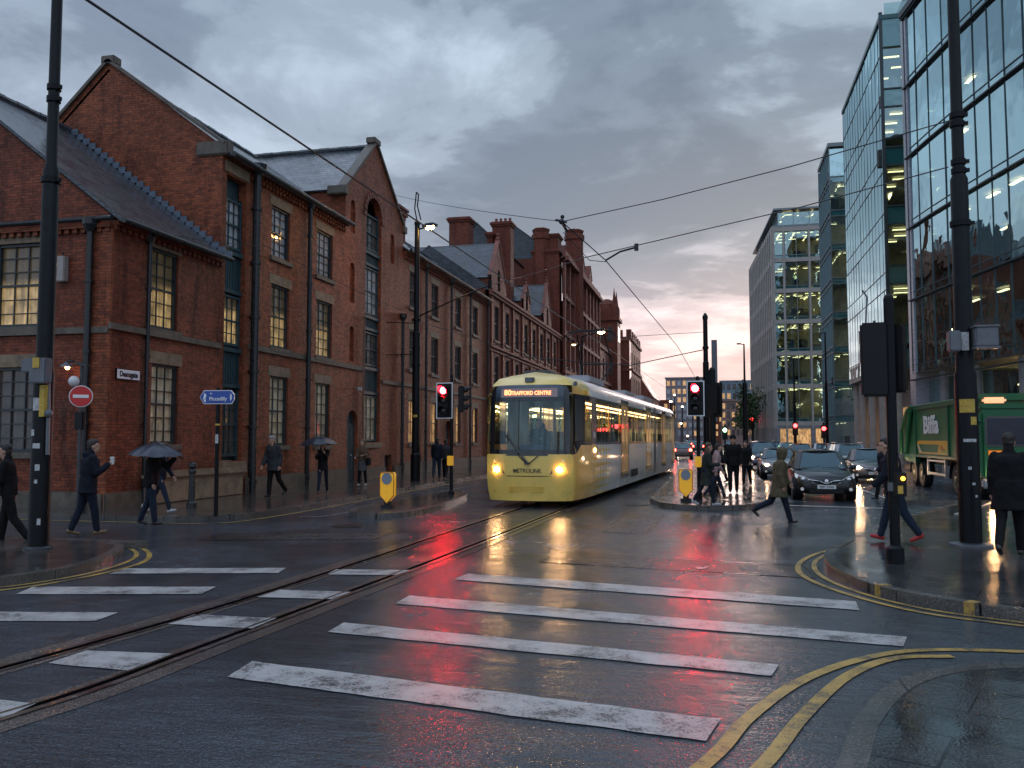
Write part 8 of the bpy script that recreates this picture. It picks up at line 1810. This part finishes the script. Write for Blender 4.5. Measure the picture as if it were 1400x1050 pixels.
# tram riders and the driver
for (lx, ly_, zz_, c_, i) in ((-0.72, 4.2, 0.62, NAVY, 1), (0.72, 3.3, 0.62, REDC, 2), (0.5, 6.0, 0.98, CHARC, 3), (0.70, 7.9, 0.62, BLKC, 4), (-0.4, 8.6, 0.98, GREYC, 5), (0.6, 11.0, 0.62, NAVY, 6), (0.45, 14.2, 0.98, REDC, 7), (0.7, 17.4, 0.62, CHARC, 8)):
    w_ = Matrix.Rotation(R(-2.9), 4, 'Z') @ Vector((lx, ly_, 0)); seated = zz_ < 0.9
    lab = {1: 'passenger in navy seated on the far side near the tram cab', 2: 'passenger in red seated at the first near window of the tram', 3: 'passenger in charcoal standing by the first tram door', 4: 'passenger in black seated behind the first tram door', 5: 'passenger in grey standing in the tram aisle before the second door', 6: 'passenger in navy seated just ahead of the first tram joint', 7: 'passenger in red standing at the third tram door', 8: 'passenger in charcoal seated behind the second tram joint'}[i]
    person(lab, tr.location.x+w_.x, tr.location.y+w_.y, 180, 1.70, c_, BLKC, SH_D, H_DK, gait=(82, 82, 84, 84) if seated else (4, -4, 2, 2), z=1.0 if seated else 0.98, arms=((20, 50, 4), (20, 50, 4)), lean=0)
w_ = Matrix.Rotation(R(-2.9), 4, 'Z') @ Vector((0.05, 1.15, 0)); person('tram driver in dark jacket seated behind the windscreen', tr.location.x+w_.x, tr.location.y+w_.y, 180, 1.74, NAVY, BLKC, SH_D, H_DK, gait=(80, 80, 80, 80), z=1.0, arms=((40, 50, 6), (40, 50, 6)), lean=2)
# small tree beside the grid office
LEAFM = pm('tree_leaf', (0.05, 0.09, 0.03), 0.6, noise=0.5, nscale=2.0); BARK = pm('bark', (0.05, 0.035, 0.025), 0.8)
def tree(label, x, y, h, r, n=900):
    t = thing('street_tree', label, 'tree', (x, y, 0)); rg = random.Random(int(x*10+y)); m = MB(); m.cyl((x, y, 0), (x+0.1, y, h*0.45), 0.16, 0.1)
    tips = []
    for i in range(9): a = rg.random()*2*PI; q = Vector((x+math.cos(a)*r*0.6, y+math.sin(a)*r*0.6, h*(0.5+0.45*rg.random()))); m.cyl((x+0.1, y, h*(0.3+0.15*rg.random())), q, 0.06, 0.02, 6); tips.append(q)
    m.build('trunk', BARK, t); m = MB()
    for i in range(n):
        c = rg.choice(tips)+Vector((rg.gauss(0, .42), rg.gauss(0, .42), rg.gauss(0, .42)))*r*0.6; s_ = 0.16; d = Vector((rg.uniform(-1, 1), rg.uniform(-1, 1), rg.uniform(-1, 1))).normalized(); e = d.orthogonal()*s_; f = d.cross(e); m.poly([c-e, c+f*0.6, c+e, c-f*0.6])
    m.build('crown', LEAFM, t)
tree('small leafy street tree beside the base of the grid office', 5.6, 131, 9.5, 2.4, 1400)
tree('smaller leafy tree behind the first at the foot of the grid office', 5.2, 142, 8.0, 2.2, 1000)
# ------------------------------------------------------------------ one piece, one part: break meshes that hold several separate pieces
def split_pieces(o, newname, gap=0.03):
    me = o.data; n = len(me.vertices); par = list(range(n))
    def find(a):
        while par[a] != a: par[a] = par[par[a]]; a = par[a]
        return a
    for e in me.edges:
        a, b = find(e.vertices[0]), find(e.vertices[1])
        if a != b: par[a] = b
    comp = {}
    for i in range(n): comp.setdefault(find(i), []).append(i)
    bb = []
    for c, vs in comp.items():
        q = [me.vertices[i].co for i in vs]; bb.append([[min(p[k] for p in q)-gap for k in range(3)], [max(p[k] for p in q)+gap for k in range(3)], {c}])
    ch = True
    while ch:
        ch = False; out = []
        for b in bb:
            for q in out:
                if all(b[0][k] <= q[1][k] and q[0][k] <= b[1][k] for k in range(3)):
                    q[0] = [min(a, c) for a, c in zip(q[0], b[0])]; q[1] = [max(a, c) for a, c in zip(q[1], b[1])]; q[2] |= b[2]; ch = True; break
            else: out.append(b)
        bb = out
    if len(bb) < 2 or len(bb) > 100: o.name = newname; return 1
    grp = {c: gi for gi, b in enumerate(bb) for c in b[2]}
    mbs = [MB() for _ in bb]; maps = [{} for _ in bb]
    for f in me.polygons:
        gi = grp[find(f.vertices[0])]; m = mbs[gi]; mp = maps[gi]; idx = []
        for v in f.vertices:
            if v not in mp: mp[v] = len(m.v); m.v.append(tuple(me.vertices[v].co))
            idx.append(mp[v])
        m.f.append(tuple(idx)); m.m.append(f.material_index)
    mats = list(me.materials); p = o.parent; loc = o.location.copy()
    kids = list(o.children); first = None
    for m in mbs:
        q = m.build(newname, mats, p, off=(0, 0, 0)); q.location = loc; first = first or q
    for k in kids: k.parent = first
    bpy.data.objects.remove(o); return len(bb)
REN = dict(columns='column', pilasters='pilaster', floor_bands='floor_band', coping='coping', ridge_tiles='ridge_tiles', gable_coping='gable_coping', stone_bands='stone_band', shop_window='shop_window', tower_openings='tower_opening',
           windows='window', plinth='plinth', string_course='string_course', cornice=None, lobby_lamps='lobby_lamp', fascia='fascia', wipers='wiper', collar='collar', loft_sill='loft_sill', wall_brackets='wall_bracket', rooflight='rooflight', chimney_pots='chimney_pot',
           ceiling_lamps='ceiling_lamp', ceiling_lights='ceiling_light', gutter='gutter', flashing=None, control_box='control_box', body_ribs='body_rib', rim_gaps=None, warning_label='warning_label', roof=None, seats='seat', lower_grille=None, window_frames='window_frame')
for o in list(bpy.data.objects):
    if o.type == 'MESH':
        b = o.name.split('.')[0]
        if REN.get(b): split_pieces(o, REN[b])
        elif b == 'window' and o.parent and 'house' in o.parent.name: split_pieces(o, 'window')
